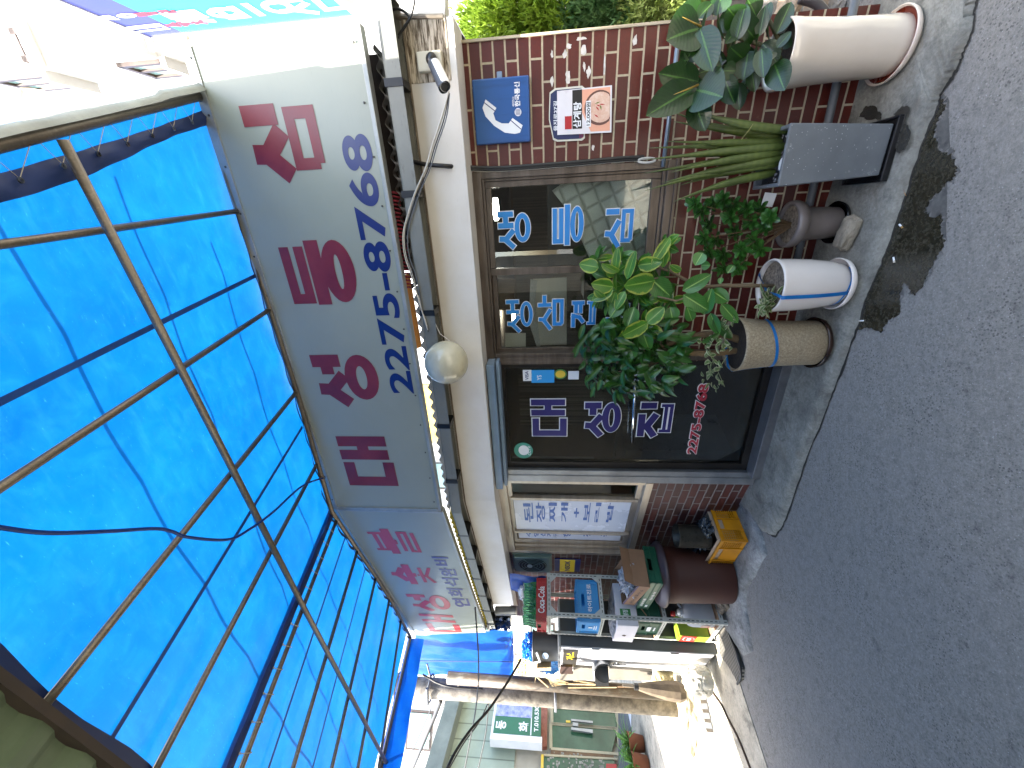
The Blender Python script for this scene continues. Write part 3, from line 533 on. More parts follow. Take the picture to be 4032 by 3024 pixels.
pn = obj('white_panel', MB().box((-.875, .02, .965), (-.30, .026, 2.04)), simple('white_film', '#b9bec9', '#c6cad3', 2, .25, spec=.7), wb, MB_)
pn2 = obj('white_panel', MB().box((-1.10, .045, .98), (-.905, .05, 2.03)), simple('white_film_b', '#b3b8c4', '#c2c6d0', 2, .3), wb, MB_)
M_SLB = simple('panel_letter_blue', '#3f5f9a', '#375692', 3, .5)
col = '된장찌개+보리밥'; tops = [1185, 1262, 1342, 1418, 1500, 1562, 1632, 1708]; bots = [1242, 1322, 1400, 1474, 1548, 1620, 1690, 1774]
for ch, a, b in zip(col, tops, bots):
    m1 = MB()
    x0, x1, z0, z1 = bx(B, T(7, a, 66), T(7, b, -60), .018); text(m1, ch, x0 + (.09 if ch == '+' else .0), x1 - (.09 if ch == '+' else 0), z0 + .004, z1 - .004, .017, .02); obj('letter', m1, M_SLB, pn, MB_)
m1 = MB()
for ch, a, b in (('수', 1200, 1228), ('영', 1248, 1278), ('산', 1290, 1322), ('지', 1332, 1362), ('국', 1375, 1400), ('항', 1437, 1490), ('정', 1565, 1625), ('국', 1680, 1740)):
    x0, x1, z0, z1 = bx(B, T(7, a, 158), T(7, b, 118), .044); text(m1, ch, x0, x0 + .13, z0, z1, .042, .03)
obj('lettering', m1, M_SLB, pn2, MB_)
P('kitchen_counter', MB().box((-.7, .35, .08), (0, .8, 1.0)), simple('steel_worktop', '#6b6e70', '#8a8d8f', 3, .3, .6), M=MB_)
P('backing_board', MB().box((-.29, .25, 1.3), (-.0, .27, 2.04)), simple('pale_blind', '#6f7a86', '#8d97a0', 2, .5, stretch=(1, 1, .3)), M=MB_)
# cables running down beside window A and conduits
P('conduit', MB().tube([(.14, -.03, 1.03), (.4, -.035, 1.025), (.79, -.03, 1.02)], .012, 8), simple('blue_grey_pipe', '#5f6b76', '#77828c', 5, .4, .3), smooth=True)
P('conduit', MB().tube([(.85, -.04, .21), (.5, -.045, .20), (.1, -.05, .19), (-.5, -.05, .17)], .02, 10), simple('grey_conduit', '#4a4d50', '#5a5d60', 5, .5), smooth=True)
M_YELP = simple('yellow_panel', '#b89a3a', '#c9ad4d', 3, .6)
# second storey seen through the gap, set back on the roof
P('rooftop_wall', MB().box((-3.6, 3.4, 2.6), (-.3, 3.55, 4.4)), M_WHITE)
P('yellow_panel', MB().box((-3.3, 2.2, 2.6), (-2.3, 2.25, 3.8)), M_YELP)
# ================================================================== main signs
s1 = thing('signboard', 'long pale restaurant sign with big red letters and blue phone number over the beam', 'sign', A.M(-.7, SGD, 2.56))
ms = A.M()
TR, BR_ = A.h((778, 165), SGD), A.h((1404, 97), SGD); ZB, ZT = 2.572, 3.43
obj('face', MB().prism([(-2.19, ZB), (BR_[0], ZB), (BR_[0], ZT), (-2.19, ZT)], SGD, .045), M_SIGN, s1, ms)
fr = MB(); fr.box((-2.195, SGD - .006, ZT), (BR_[0] + .004, SGD + .10, ZT + .055)).box((-2.195, SGD - .008, ZB - .012), (BR_[0] + .004, SGD + .045, ZB + .012)).box((-2.2, SGD - .009, ZB + .012), (-2.175, SGD + .02, ZT)).box((BR_[0] - .02, SGD - .009, ZB + .012), (BR_[0] + .006, SGD + .02, ZT))
M_TRIM = simple('sign_trim', '#7d807c', '#989a96', 6, .4, .4); obj('frame', fr, M_TRIM, s1, ms, bevel=.003)
rv = MB()
for i in range(13):
    for z in (ZT + .02, ZB + .035): x = -2.1 + i * .235; rv.lathe([(.0, 0), (.006, 0), (.005, .003), (0, .004)], 8, Matrix.Translation((x, SGD - .007, z)) @ Matrix.Rotation(R(90), 4, 'X'))
obj('rivet', rv, simple('rivet', '#3a3a38', None, 4, .5), s1, ms)
dl = SGD - .002
lett(s1, ms, [('심', *bx(A, T(0,1665,1215), T(0,2045,600), SGD))], .092, dl, M_RED, None)
lett(s1, ms, [('등', *bx(A, D(638,670), D(750,503), SGD)), ('성', *bx(A, D(692,882), D(806,754), SGD)), ('대', *bx(A, D(745,1050), D(846,942), SGD))], .088, dl, M_RED, None)
m1 = MB(); text(m1, '2275-8768', -1.147, .357, 2.612, 2.775, dl, .025); obj('number_lettering', m1, M_NUM, s1, ms)
s2 = thing('signboard', 'smaller pale sign with bright red letters and a violet line, left of the long sign', 'sign', SB.M(-1.5, 0, 2.56))
mb = SB.M()
obj('face', MB().prism([(-2.88, 2.545), (0.0, 2.56), (0.0, 3.44), (-3.14, 3.52)], 0, .045), M_SIGN, s2, mb)
obj('frame', MB().prism([(-3.14, 3.52), (0, 3.44), (0, 3.49), (-3.16, 3.575)], -.006, .10).prism([(-2.88, 2.53), (.0, 2.545), (.0, 2.57), (-2.88, 2.555)], -.008, .05).prism([(-2.90, 2.53), (-2.865, 2.53), (-3.12, 3.52), (-3.16, 3.52)], -.009, .04).box((-.022, -.009, 2.57), (.0, .02, 3.44)), M_TRIM, s2, mb, bevel=.003)
def q4(f, pts): return (min(f.h(p)[0] for p in pts), max(f.h(p)[0] for p in pts), min(f.h(p)[1] for p in pts), max(f.h(p)[1] for p in pts))
lett(s2, mb, [('대', *bx(SB, T(7,555,775), T(7,748,668))), ('성', *bx(SB, T(7,470,640), T(7,680,530))), ('숯', *bx(SB, T(7,365,470), T(7,575,335))), ('불', *bx(SB, T(7,235,275), T(7,466,100)))], .08, -.002, M_RED2, None)
m1 = MB()
for ch, l, r_, t_, b_ in (('연', 612, 560, 735, 822), ('회', 545, 495, 695, 790), ('석', 480, 428, 665, 765), ('완', 415, 362, 640, 745), ('비', 345, 290, 598, 700)):
    x0, x1, z0, z1 = bx(SB, T(7, (t_+b_)/2 - 40, l), T(7, (t_+b_)/2 + 42, r_)); text(m1, ch, x0, x1, z0, z1, -.003, .03)
obj('small_lettering', m1, M_PURP, s2, mb)
# ================================================================== canopy
CA, CE = R(-28.5), R(10.4)
ce = Vector((math.cos(CA), math.sin(CA), 0)); cc = Vector((-math.sin(CA) * math.cos(CE), math.cos(CA) * math.cos(CE), math.sin(CE))); cn = ce.cross(cc)
q = A.w(0, -.37); c0 = Vector((q.x, q.y, 3.48))
MC = Matrix(((ce.x, cc.x, cn.x, c0.x), (ce.y, cc.y, cn.y, c0.y), (ce.z, cc.z, cn.z, c0.z), (0, 0, 0, 1)))
def K(p, off=0):
    r = ray(p); o_ = c0 + cn * off - Vector((0, 0, H)); t = o_.dot(cn) / r.dot(cn); v = r * t + Vector((0, 0, H)) - c0; return Vector((v.dot(ce), v.dot(cc), off))
can = thing('canopy', 'blue tarpaulin canopy on steel pipes stretched over the alley', 'canopy', MC)
topb = [(-5.18,.49),(-4.07,.29),(-3.48,.15),(-2.15,-.19),(-1.1,-.06),(-.52,-.02),(.03,.04),(.6,.12)]
def tb(e):
    for (a, b), (c, d) in zip(topb, topb[1:]):
        if a <= e <= c: return b + (d - b) * (e - a) / (c - a)
    return topb[0][1] if e < topb[0][0] else topb[-1][1]
def redge(c): return .591 + .2515 * (c - .116)       # right end pipe
def ledge(c): return -5.18 + (c - .49) * -.345
pipes = [.03, -.54, -1.12, -1.70, -2.27, -2.82, -3.43, -4.0, -4.6]
def sheet(lf, rf, c_lo, n=110, m=30, off=.028, sag=.012, split=None):
    mb_ = MB(); vs = []
    for i in range(n + 1):
        u = i / n
        for j in range(m + 1):
            t = j / m; clo = c_lo
            e0, e1 = lf(clo), rf(clo); e_ = e0 + (e1 - e0) * u; ct = tb(e_) + .13; c_ = clo + (ct - clo) * t
            e0, e1 = lf(c_), rf(c_); e_ = e0 + (e1 - e0) * u; c_ = clo + (tb(e_) + .13 - clo) * t
            near = min(abs(e_ - p) for p in pipes); z = off - sag * min(1, (near / .28)) ** 1.5 * 1.0
            z += .006 * noise.noise(Vector((e_ * 1.6, c_ * 1.0, 0))) + .0012 * noise.noise(Vector((e_ * 7, c_ * 5, 3)))
            vs.append((e_, c_, max(z, .012) if near < .03 else z))
    return mb_.add(vs, [(i*(m+1)+j, (i+1)*(m+1)+j, (i+1)*(m+1)+j+1, i*(m+1)+j+1) for i in range(n) for j in range(m)])
obj('tarp', sheet(lambda c: -2.215, redge, -2.35, 90, 44), M_TARP, can, MC, smooth=True)
obj('tarp', sheet(ledge, lambda c: -2.17, -2.35, 90, 44, .045), M_TARP, can, MC, smooth=True)
# pipes
YB = K(T(6, 250, 1310))[1]
for e_ in pipes:
    obj('rafter', MB().tube([(e_, -2.12, -.012), (e_, tb(e_) - .01, -.012)], .0132, 14), M_PIPE, can, MC, smooth=True)
c_ = -.947
obj('purlin', MB().tube([(redge(c_) - .02, c_, -.048), (-2.3, c_, -.048), (-5.0, c_ + .03, -.048)], .0158, 14), M_PIPE, can, MC, smooth=True)
obj('edge_pipe', MB().tube([(redge(-2.0), -2.0, -.01), (redge(.12), .12, -.01)], .021, 14), M_PIPE, can, MC, smooth=True)
pts = [(a, b - .012, -.014) for a, b in topb]; obj('edge_pipe', MB().tube(pts, .018, 12), M_PIPE, can, MC, smooth=True)
obj('edge_pipe', MB().tube([(ledge(-2), -2, -.01), (ledge(.47), .47, -.01)], .018, 12), M_PIPE, can, MC, smooth=True)
# dark top hem along the signs
hm = MB(); vs = []
n = 90
for i in range(n + 1):
    e_ = -5.18 + 5.75 * i / n; wv = .008 * math.sin(i * 1.7) + .006 * noise.noise(Vector((i * .6, 0, 0)))
    vs += [(e_, tb(e_) - .03 + wv, -.0), (e_, tb(e_) - .065 + wv * 1.5, -.012)]
hm.add(vs, [(2*i, 2*i+1, 2*i+3, 2*i+2) for i in range(n)]); obj('hem', hm, M_NAVY, can, MC, smooth=True)
# right-end hem hanging below, laced to the end pipe, and a canvas sleeve over that pipe
hm = MB(); vs = []; n = 60
for i in range(n + 1):
    c_ = -2.0 + 2.06 * i / n; s_ = .006 * math.sin(i * .9); e0 = redge(c_) - .062 + .008 * math.sin(c_ * 2.6)
    vs += [(e0, c_, -.0 + s_), (e0 - .025, c_, -.014 - s_), (e0 - .062 - .010 * math.sin(c_ * 5), c_, -.002 + s_)]
hm.add(vs, [f for i in range(n) for f in ((3*i, 3*i+1, 3*i+4, 3*i+3), (3*i+1, 3*i+2, 3*i+5, 3*i+4))]); obj('hem', hm, M_NAVY, can, MC, smooth=True)
sl_ = MB(); vs = []; n = 60; kk = 9
for i in range(n + 1):
    c_ = -2.0 + 2.1 * i / n; e0 = redge(c_); ext = 1.0 + .9 * max(0, noise.noise(Vector((c_ * 2.4, 1, 0)))) + (.5 if -.35 < c_ < .05 else 0)
    for k in range(kk + 1):
        a = R(-70 + 200 * k / kk); rr = .036 * (1 + .12 * noise.noise(Vector((c_ * 6, k * .5, 0)))) * (ext if k < 3 else 1)
        vs.append((e0 + .004 + rr * math.cos(a), c_, -.008 + rr * math.sin(a)))
sl_.add(vs, [(i*(kk+1)+k, (i+1)*(kk+1)+k, (i+1)*(kk+1)+k+1, i*(kk+1)+k+1) for i in range(n) for k in range(kk)]); obj('sleeve', sl_, M_SLEEVE, can, MC, smooth=True)
lc = MB(); ey = MB(); c_ = -1.95; k = 0
while c_ < .02:
    e0 = redge(c_) - .085
    lc.tube([(redge(c_ - .05), c_ - .05, -.02), (e0, c_, -.02), (redge(c_ + .11), c_ + .11, -.02)], .0013, 5)
    ey.lathe([(.004, -.002), (.009, -.002), (.009, .002), (.004, .002)], 12, Matrix.Translation((e0 - .004, c_, -.02)))
    c_ += .165; k += 1
obj('lacing', lc, M_ROPE, can, MC); obj('eyelet', ey, simple('eyelet', '#101318', '#8a929a', 9, .3, .8), can, MC)
# laces down the joint of the two tarps
hm = MB(); vs = []; n = 40
for i in range(n + 1): c_ = -2.0 + 1.8 * i / n; vs += [(-2.215, c_, -.0), (-2.19, c_, -.02), (-2.165 + .004 * math.sin(i), c_, .0)]
hm.add(vs, [f for i in range(n) for f in ((3*i, 3*i+1, 3*i+4, 3*i+3), (3*i+1, 3*i+2, 3*i+5, 3*i+4))]); obj('hem', hm, M_NAVY, can, MC, smooth=True)
lc = MB()
for i in range(15): c_ = -1.9 + i * .12; lc.tube([(-2.19, c_, -.025), (-2.275, c_ + .03, -.032), (-2.275, c_ + .05, .0)], .0025, 5); lc.lathe([(0, 0), (.006, 0), (.006, .003), (0, .003)], 8, Matrix.Translation((-2.185, c_, -.026)))
obj('lacing', lc, M_ROPE, can, MC)
# seams (double cloth)
for e1, e2 in ((-.33, -.36), (-1.38, -1.45), (-2.55, -2.58), (-3.15, -3.15)):
    vs = []
    for i in range(31): t = i / 30; c_ = -2.0 + (tb(e1) + 1.97) * t; e_ = e2 + (e1 - e2) * t; vs += [(e_ - .011, c_, .008), (e_ + .011, c_, .008)]
    obj('seam', MB().add(vs, [(2*i, 2*i+1, 2*i+3, 2*i+2) for i in range(30)]), simple('seam', '#15386f', '#1b4584', 5, .6), can, MC)
# low edge by the opposite eave: navy hem
vs = []
for i in range(41): e_ = -4.6 + 5.1 * i / 40; vs += [(e_, -1.86 - .01 * math.sin(i), .0), (e_, -2.35, -.002)]
obj('hem', MB().add(vs, [(2*i, 2*i+1, 2*i+3, 2*i+2) for i in range(40)]), M_NAVY, can, MC)
# flap hanging along the left end
vs = []; n = 30; fdir = Vector((0, 0, -1))
dn = MC.to_3x3().inverted() @ Vector((0, 0, -1))
for i in range(n + 1):
    c_ = -2.0 + 2.47 * i / n
    for k in range(6):
        t = k / 5; p = Vector((ledge(c_), c_, .02)) + dn * (.22 * t) + Vector((.012 * math.sin(i * .8 + k) * t, 0, 0)); vs.append(p)
obj('flap', MB().add(vs, [(i*6+k, (i+1)*6+k, (i+1)*6+k+1, i*6+k+1) for i in range(n) for k in range(5)]), M_TARP2, can, MC, smooth=True)
# hanging tarp screen at the left end of the small sign
ht = [T(7,482,805),T(7,940,775),T(7,1112,762),T(7,1118,900),T(7,1118,1112),T(7,1050,1115),T(7,880,1105),T(7,740,1062),T(7,640,1045),T(7,510,1048),T(7,440,1062),T(7,455,950)]
HB = Fr(-41.1, SB.w(-2.95, .0)); hp = [HB.h(p, .0) for p in ht]
xs = [p[0] for p in hp]; zs = [p[1] for p in hp]
def fill_sheet(pts, f, nx, nz, mat, name, parent, M, amp=.03, sc=4):
    # grid clipped to the outline, rows run between the left and right boundary of each height
    z0, z1 = min(p[1] for p in pts), max(p[1] for p in pts); vs = []
    for j in range(nz + 1):
        z = z0 + (z1 - z0) * (j / nz) * .9998 + .0001; xs = []
        for i in range(len(pts)):
            (a, b), (c, d) = pts[i], pts[(i+1) % len(pts)]
            if (b <= z < d) or (d <= z < b): xs.append(a + (c - a) * (z - b) / (d - b))
        lo, hi = (min(xs), max(xs)) if xs else (0, 0)
        for i in range(nx + 1):
            x = lo + (hi - lo) * i / nx; y = amp * noise.noise(Vector((x * sc * 1.6, z * sc * .7, 0))) * 2 + amp * .4 * noise.noise(Vector((x * sc * 4, z * sc * 2, 5))) + .6 * amp * math.sin(x * 14 + z * 3)
            vs.append((x, y, z))
    return obj(name, MB().add(vs, [(j*(nx+1)+i, j*(nx+1)+i+1, (j+1)*(nx+1)+i+1, (j+1)*(nx+1)+i) for j in range(nz) for i in range(nx)]), mat, parent, M, smooth=True)
x0m = min(xs); mh = HB.M(x0m, 0, min(zs)); ha = [(p[0] - x0m, p[1] - min(zs)) for p in hp]
htg = thing('hanging_tarp', 'blue tarp sheet hanging like a curtain beside the end of the smaller sign', 'tarp', mh)
fill_sheet(ha, None, 26, 40, M_TARP2, 'sheet', htg, mh, .016, 4)
zc = sum(p[1] for p in ha) / len(ha)
sa, sb_ = HB.h(T(7,480,945)), HB.h(T(7,1118,950)); obj('seam', MB().tube([(sa[0] - x0m, -.04, sa[1] - min(zs)), (sb_[0] - x0m, -.04, sb_[1] - min(zs))], .007, 6), M_NAVY, htg, mh)
ey = MB()
for p in (T(7,1117,1028),T(7,1062,1112),T(7,1113,1113),T(7,1117,840)): a = HB.h(p); ey.lathe([(.0, 0), (.014, 0), (.014, .005), (0, .005)], 10, Matrix.Translation((a[0] - x0m, -.03, a[1] - min(zs))) @ Matrix.Rotation(R(90), 4, 'X'))
obj('eyelet', ey, M_LWHITE, htg, mh)
# cables lying on and under the canopy
def cable(name, label, pts, r, mat=M_BLACK, cat='cable', group=None):
    P_ = [Vector(p) for p in pts]
    q_ = []
    for i in range(len(P_) - 1):
        p0 = P_[max(i-1, 0)]; p1 = P_[i]; p2 = P_[i+1]; p3 = P_[min(i+2, len(P_)-1)]
        for k in range(8):
            t = k / 8; q_.append(.5 * ((2*p1) + (-p0+p2)*t + (2*p0-5*p1+4*p2-p3)*t*t + (-p0+3*p1-3*p2+p3)*t*t*t))
    q_.append(P_[-1]); b = q_[0].copy()
    return tag(obj(name, MB().tube([p - b for p in q_], r, 8), mat, None, Matrix.Translation(b), smooth=True), label, cat, group)
def kw(e_, c_, off): return c0 + ce * e_ + cc * c_ + cn * off
def above(e_, c_, h): p = kw(e_, c_, .04); t = h / -sv.z; return p - sv * t
cable('overhead_cable', 'cable over the canopy whose thin shadow crosses the blue tarp nearest the long sign', [above(-.1, -.30, .5), above(-1.0, -.42, .5), above(-1.84, -.498, .5), above(-4.5, -.6, .5)], .007)
cable('overhead_cable', 'cable over the canopy whose thin shadow crosses the tarp nearest the opposite eave', [above(.3, -1.2, .45), above(-.5, -1.26, .45), above(-1.0, -1.31, .45), above(-4.6, -1.45, .45)], .007)
cable('overhead_cable', 'cable over the canopy whose shadow runs beside the long middle pipe', [above(.2, -.72, .5), above(-1.0, -.85, .5), above(-2.5, -1.0, .5), above(-4.6, -1.2, .5)], .006)
kp = [K(T(6, *p), -.07) for p in ((-60,92),(300,135),(700,125),(1000,108),(1110,125),(1230,165),(1480,178),(1620,110),(1770,0))]; kp.append(K(T(3,1960,1490), -.05)); kp.append(K(T(3,2105,1435), -.02))
cable('hanging_cable', 'dark blue cable drooping under the middle of the canopy', [MC @ p for p in kp], .0065, simple('blue_cable', '#0d2c66', None, 4, .5))
# ================================================================== things on the wall
# telephone sign
c1, c2 = A.h(T(1,855,540), -.03), A.h(T(1,1225,930), -.03); x0, x1, z0, z1 = A.h(T(1,1040,930), -.03)[0], A.h(T(1,1040,500), -.03)[0], A.h(T(1,1222,700), -.03)[1], A.h(T(1,858,700), -.03)[1]
ps = thing('phone_sign', 'square blue public telephone sign with a white handset on the brick wall', 'sign', A.M((x0+x1)/2, 0, z0)); mp_ = A.M()
obj('panel', MB().box((x0, -.035, z0), (x1, -.002, z1)), two_layer('sign_blue_paint', '#204a80', '#264f88', '#1b3a66', .35, 4), ps, mp_, bevel=.010, seg=4)
obj('bracket', MB().box((x1 - .005, -.018, (z0+z1)/2 - .01), (x1 + .03, -.01, (z0+z1)/2 + .02)), M_BLUEBOX, ps, mp_, bevel=.004)
hs = MB(); ph = [A.h(T(1, *p), -.035) for p in ((935,645),(1005,700),(985,735),(1000,780),(1040,800),(1085,800),(1110,765),(1175,812),(1158,860),(1125,868),(1060,860),(990,815),(935,755),(915,700))]
mid = [(p[0], p[1]) for p in ph]; hs.prism(mid, -.0375, .0012); obj('handset_emblem', hs, M_LWHITE, ps, mp_)
gm = MB()
for a_, b_ in (((925,665),(998,722)),((1098,780),(1165,838))):
    p, q_ = Vector(A.h(T(1,*a_), -.035)), Vector(A.h(T(1,*b_), -.035)); t = (q_-p).normalized(); s_ = Vector((-t.y, t.x)) * .0022; gm.add([(v.x, -.0385, v.y) for v in (p-s_, q_-s_, q_+s_, p+s_)], [(0,1,2,3)])
obj('emblem_gap', gm, M_NUM, ps, mp_)
cm = A.h(T(1,1145,727), -.035); em = MB(); n = 24; em.prism([(cm[0] + .019*math.cos(2*math.pi*i/n), cm[1] + .019*math.sin(2*math.pi*i/n)) for i in range(n)], -.0375, .0012); obj('round_emblem', em, M_LWHITE, ps, mp_)
gl_ = MB()
for i in range(-2, 3): gl_.box((cm[0] - .012, -.0382, cm[1] + i*.006 - .0008), (cm[0] + .012, -.0377, cm[1] + i*.006 + .0008)); gl_.box((cm[0] + i*.006 - .0008, -.0384, cm[1] - .012), (cm[0] + i*.006 + .0008, -.0379, cm[1] + .012))
obj('emblem_grid', gl_, M_NUM, ps, mp_)
tx = MB(); x0_, x1_, z0_, z1_ = bx(A, T(1,1125,692), T(1,1155,530), -.035); text(tx, '한국통신', x0_, x1_, z0_, z1_, -.0375, .03); 
x0_, x1_, z0_, z1_ = bx(A, T(1,1108,692), T(1,1120,625), -.035); text(tx, '새롭게만나는', x0_, x1_, z0_, z1_, -.0375, .01); obj('lettering', tx, M_LWHITE, ps, mp_)
# street plate with a menu poster stuck over it
pp = [A.h(T(1,*p), -.008) for p in ((1345,740),(1350,600),(1385,572),(1560,556),(1577,570),(1578,895),(1560,910),(1400,918),(1372,905),(1345,775))]
pc = (sum(p[0] for p in pp)/10, min(p[1] for p in pp))
sp = thing('street_plate', 'navy street name plate with a pale rim, half hidden by the menu poster', 'sign', A.M(pc[0], 0, pc[1]))
obj('rim', MB().prism(pp, -.010, .009), simple('plate_rim', '#b5b3a4', '#c4c2b5', 5, .4), sp, A.M())
cc_ = (sum(p[0] for p in pp)/10, sum(p[1] for p in pp)/10); obj('face', MB().prism([(cc_[0]+(a-cc_[0])*.93, cc_[1]+(b-cc_[1])*.94) for a, b in pp], -.0115, .0015), simple('plate_navy', '#1a2447', '#202b50', 5, .35), sp, A.M())
tx = MB(); x0_, x1_, z0_, z1_ = bx(A, T(1,1375,850), T(1,1400,655), -.01); text(tx, '을지로27길', x0_, x1_, z0_ , z1_, -.0125, .02); obj('lettering', tx, M_LWHITE, sp, A.M())
mr = MB()
for i in range(3):
    for j in range(3): q_ = A.h(T(1, 1545 + 9*i, 890 - 9*j), -.012); mr.box((q_[0]-.002, -.0125, q_[1]-.002), (q_[0]+.002, -.0122, q_[1]+.002))
obj('red_marks', mr, M_LRED, sp, A.M())
m4 = [T(1,1400,875), T(1,1750,858), T(1,1754,552), T(1,1398,590)]; mq = [A.h(p, -.016) for p in m4]      # TL, BL, BR, TR
mn = thing('menu_poster', 'small menu poster of a chicken soup bowl stuck over the navy street plate', 'poster', A.M((mq[0][0]+mq[2][0])/2, 0, mq[2][1]))
obj('paper', MB().prism(mq, -.0165, .0012), simple('poster_white', '#c3c0c2', '#d0cdd0', 3, .3), mn, A.M())
def sub(quad, pts): # bilinear (u right, v down) inside quad TL,BL,BR,TR
    TL_, BL_, BR2, TR2 = [Vector(p) for p in quad]; return [tuple(TL_.lerp(TR2, u).lerp(BL_.lerp(BR2, u), v)) for u, v in pts]
M_PBLK = simple('print_black', '#161314', None, 3, .4); M_PSK = simple('print_peach', '#c98f77', '#d5a084', 3, .4); M_PIV = simple('print_broth', '#cdb5a4', '#b98e78', 25, .4); M_PRED = simple('print_red', '#9a1b20', None, 3, .4); M_PGR = simple('print_green', '#5b6a25', None, 3, .4)
obj('print', MB().prism(sub(mq, [(.04,.62),(.04,.97),(.97,.97),(.97,.45),(.5,.45)]), -.0172, .0005), M_PSK, mn, A.M())
obj('print', MB().prism(sub(mq, [(.12,.28),(.12,.46),(.98,.46),(.98,.28)]), -.0176, .0005), M_PBLK, mn, A.M())
obj('print', MB().prism(sub(mq, [(.55 + .38*math.cos(2*math.pi*i/28), .78 + .28*math.sin(2*math.pi*i/28)) if .78 + .28*math.sin(2*math.pi*i/28) < .97 else (.55 + .38*math.cos(2*math.pi*i/28), .97) for i in range(28)]), -.0180, .0005), simple('print_bowl', '#5a3a33', None, 3, .4), mn, A.M())
obj('print', MB().prism(sub(mq, [(.56 + .33*math.cos(2*math.pi*i/28), .79 + .25*math.sin(2*math.pi*i/28)) if .79 + .25*math.sin(2*math.pi*i/28) < .965 else (.56 + .33*math.cos(2*math.pi*i/28), .965) for i in range(28)]), -.0184, .0005), M_PIV, mn, A.M())
for k, (u, v, a, m_) in enumerate(((.6,.76,30,M_PRED),(.56,.80,80,M_PGR),(.66,.74,-20,M_PGR),(.62,.82,10,M_PRED),(.38,.72,45,M_PRED),(.54,.74,60,M_PRED))):
    obj('garnish_print', MB().prism(sub(mq, [(u + .06*math.cos(R(a)+t)*(1 if i % 2 else .25), v + .06*math.sin(R(a)+t)*(1 if i % 2 else .25)) for i, t in enumerate([j*math.pi/2 for j in range(4)])]), -.0188 - k*.0003, .0003), m_, mn, A.M())
tx = MB(); a_ = sub(mq, [(.14,.44),(.72,.30)]); text(tx, '삼계탕', a_[0][0], a_[1][0], a_[0][1], a_[1][1], -.0186, .03); obj('lettering', tx, M_LWHITE, mn, A.M())
obj('print', MB().prism(sub(mq, [(.12,.14),(.12,.27),(.42,.27),(.42,.14)]), -.0176, .0005), M_PRED, mn, A.M())
obj('price_label', MB().prism(sub(mq, [(.15,.53),(.15,.62),(.72,.62),(.72,.53)]), -.0196, .0004), M_LWHITE, mn, A.M())
tx = MB(); a_ = sub(mq, [(.18,.61),(.69,.54)]); text(tx, '12,000원', a_[0][0], a_[1][0], a_[0][1], a_[1][1], -.0202, .02); obj('price_lettering', tx, M_PBLK, mn, A.M())
# cctv camera on the beam
cb = A.h(T(1,600,400), -.2)
cc2 = thing('security_camera', 'small white bullet security camera on a square box at the end of the beam', 'camera', A.M(cb[0], -.21, cb[1] - .03))
x0, x1, z0, z1 = bx(A, T(1,512,480), T(1,680,332), -.21); obj('junction_box', MB().box((x0, -.245, z0 + .02), (x1, -.205, z1)), simple('ivory_plastic', '#a59f8c', '#b5b09e', 5, .45), cc2, A.M(), bevel=.006)
pa, pb = A.v(T(1,585,385), -.25), A.v(T(1,600,395), -.29); tipp = A.v(T(1,675,560), -.42); mdl = A.v(T(1,605,410), -.31)
obj('mount', MB().lathe([(0,0),(.028,0),(.028,.008),(.012,.02),(0,.02)], 24, Matrix.Translation(pa) @ Matrix.Rotation(R(90), 4, 'X')).tube([pa, pb, mdl], .007, 10), M_BLACK, cc2, A.M(), smooth=True)
dd = (tipp - mdl).normalized(); obj('barrel', MB().tube([mdl, mdl + dd * .006, tipp - dd * .01, tipp], [.016, .026, .028, .026], 24), simple('camera_white', '#bdbab6', '#cbc8c4', 4, .35), cc2, A.M(), auto=40)
obj('lens', MB().tube([tipp, tipp + dd * .001, tipp + dd * .0015], [.023, .023, .012], 24), M_BLACK, cc2, A.M()); obj('hood', MB().tube([mdl + dd*.0 + Vector((0, 0, .012)), tipp + Vector((0, 0, .012)) + dd * .012], [.022, .025], 20, cap=False), simple('camera_shade_grey', '#3c3e42', None, 4, .4), cc2, A.M())
# globe lamp
gc = A.v(T(4,682,690), -.37)
gb = thing('globe_lamp', 'round frosted globe lamp mounted on the cream beam above the door', 'lamp', A.M(gc.x, -.2, gc.z))
gmm = simple('opal_glass', '#8f8d7d', '#b3ae98', 2.5, .12, 0, .6, lo=.3, hi=.6); prof = [(.141 * math.sin(math.pi * i / 40), -.141 * math.cos(math.pi * i / 40)) for i in range(41)]
obj('globe', MB().lathe(prof, 48, Matrix.Translation(gc)), gmm, gb, A.M(), smooth=True)
obj('bracket', MB().tube([(gc.x, -.24, gc.z), (gc.x, -.195, gc.z)], .05, 20), M_BLACK, gb, A.M())
obj('wire', MB().tube([A.v(T(4,600,420), -.22), A.v(T(4,640,505), -.24), A.v(T(4,700,548), -.28), (gc.x + .09, -.30, gc.z + .05)], .003, 6), M_LWHITE, gb, A.M())
# cables on the beam
def acab(lst, d): return [A.M() @ A.v(T(*p), d if not isinstance(d, list) else d[i]) for i, p in enumerate(lst)]
M_CW = simple('white_cable', '#a8a59c', '#b9b6ad', 6, .5)
L1 = [(1,695,600),(1,650,760),(1,590,940),(1,545,1090),(1,480,1240),(1,430,1390),(1,400,1520),(1,410,1655),(4,455,130),(4,520,350),(4,560,480)]
cable('camera_cable', 'white cable looping from the camera along the beam and gutter', acab(L1, -.345), .0035, M_CW)
for k, (lb, off, mt) in enumerate((('black cable hanging in a loop under the gutter beside the camera cable', (16, 10), M_BLACK), ('grey cable hanging in a loop under the gutter, lowest of the bundle', (30, 4), M_GREY), ('pale cable tied along the bundle under the gutter', (8, -8), M_CW))):
    cable('camera_cable', lb, acab([(i, x + off[0] * (1 if 0 < n_ < 9 else .2), y + off[1]) for n_, (i, x, y) in enumerate(L1)], -.34), .0032, mt)
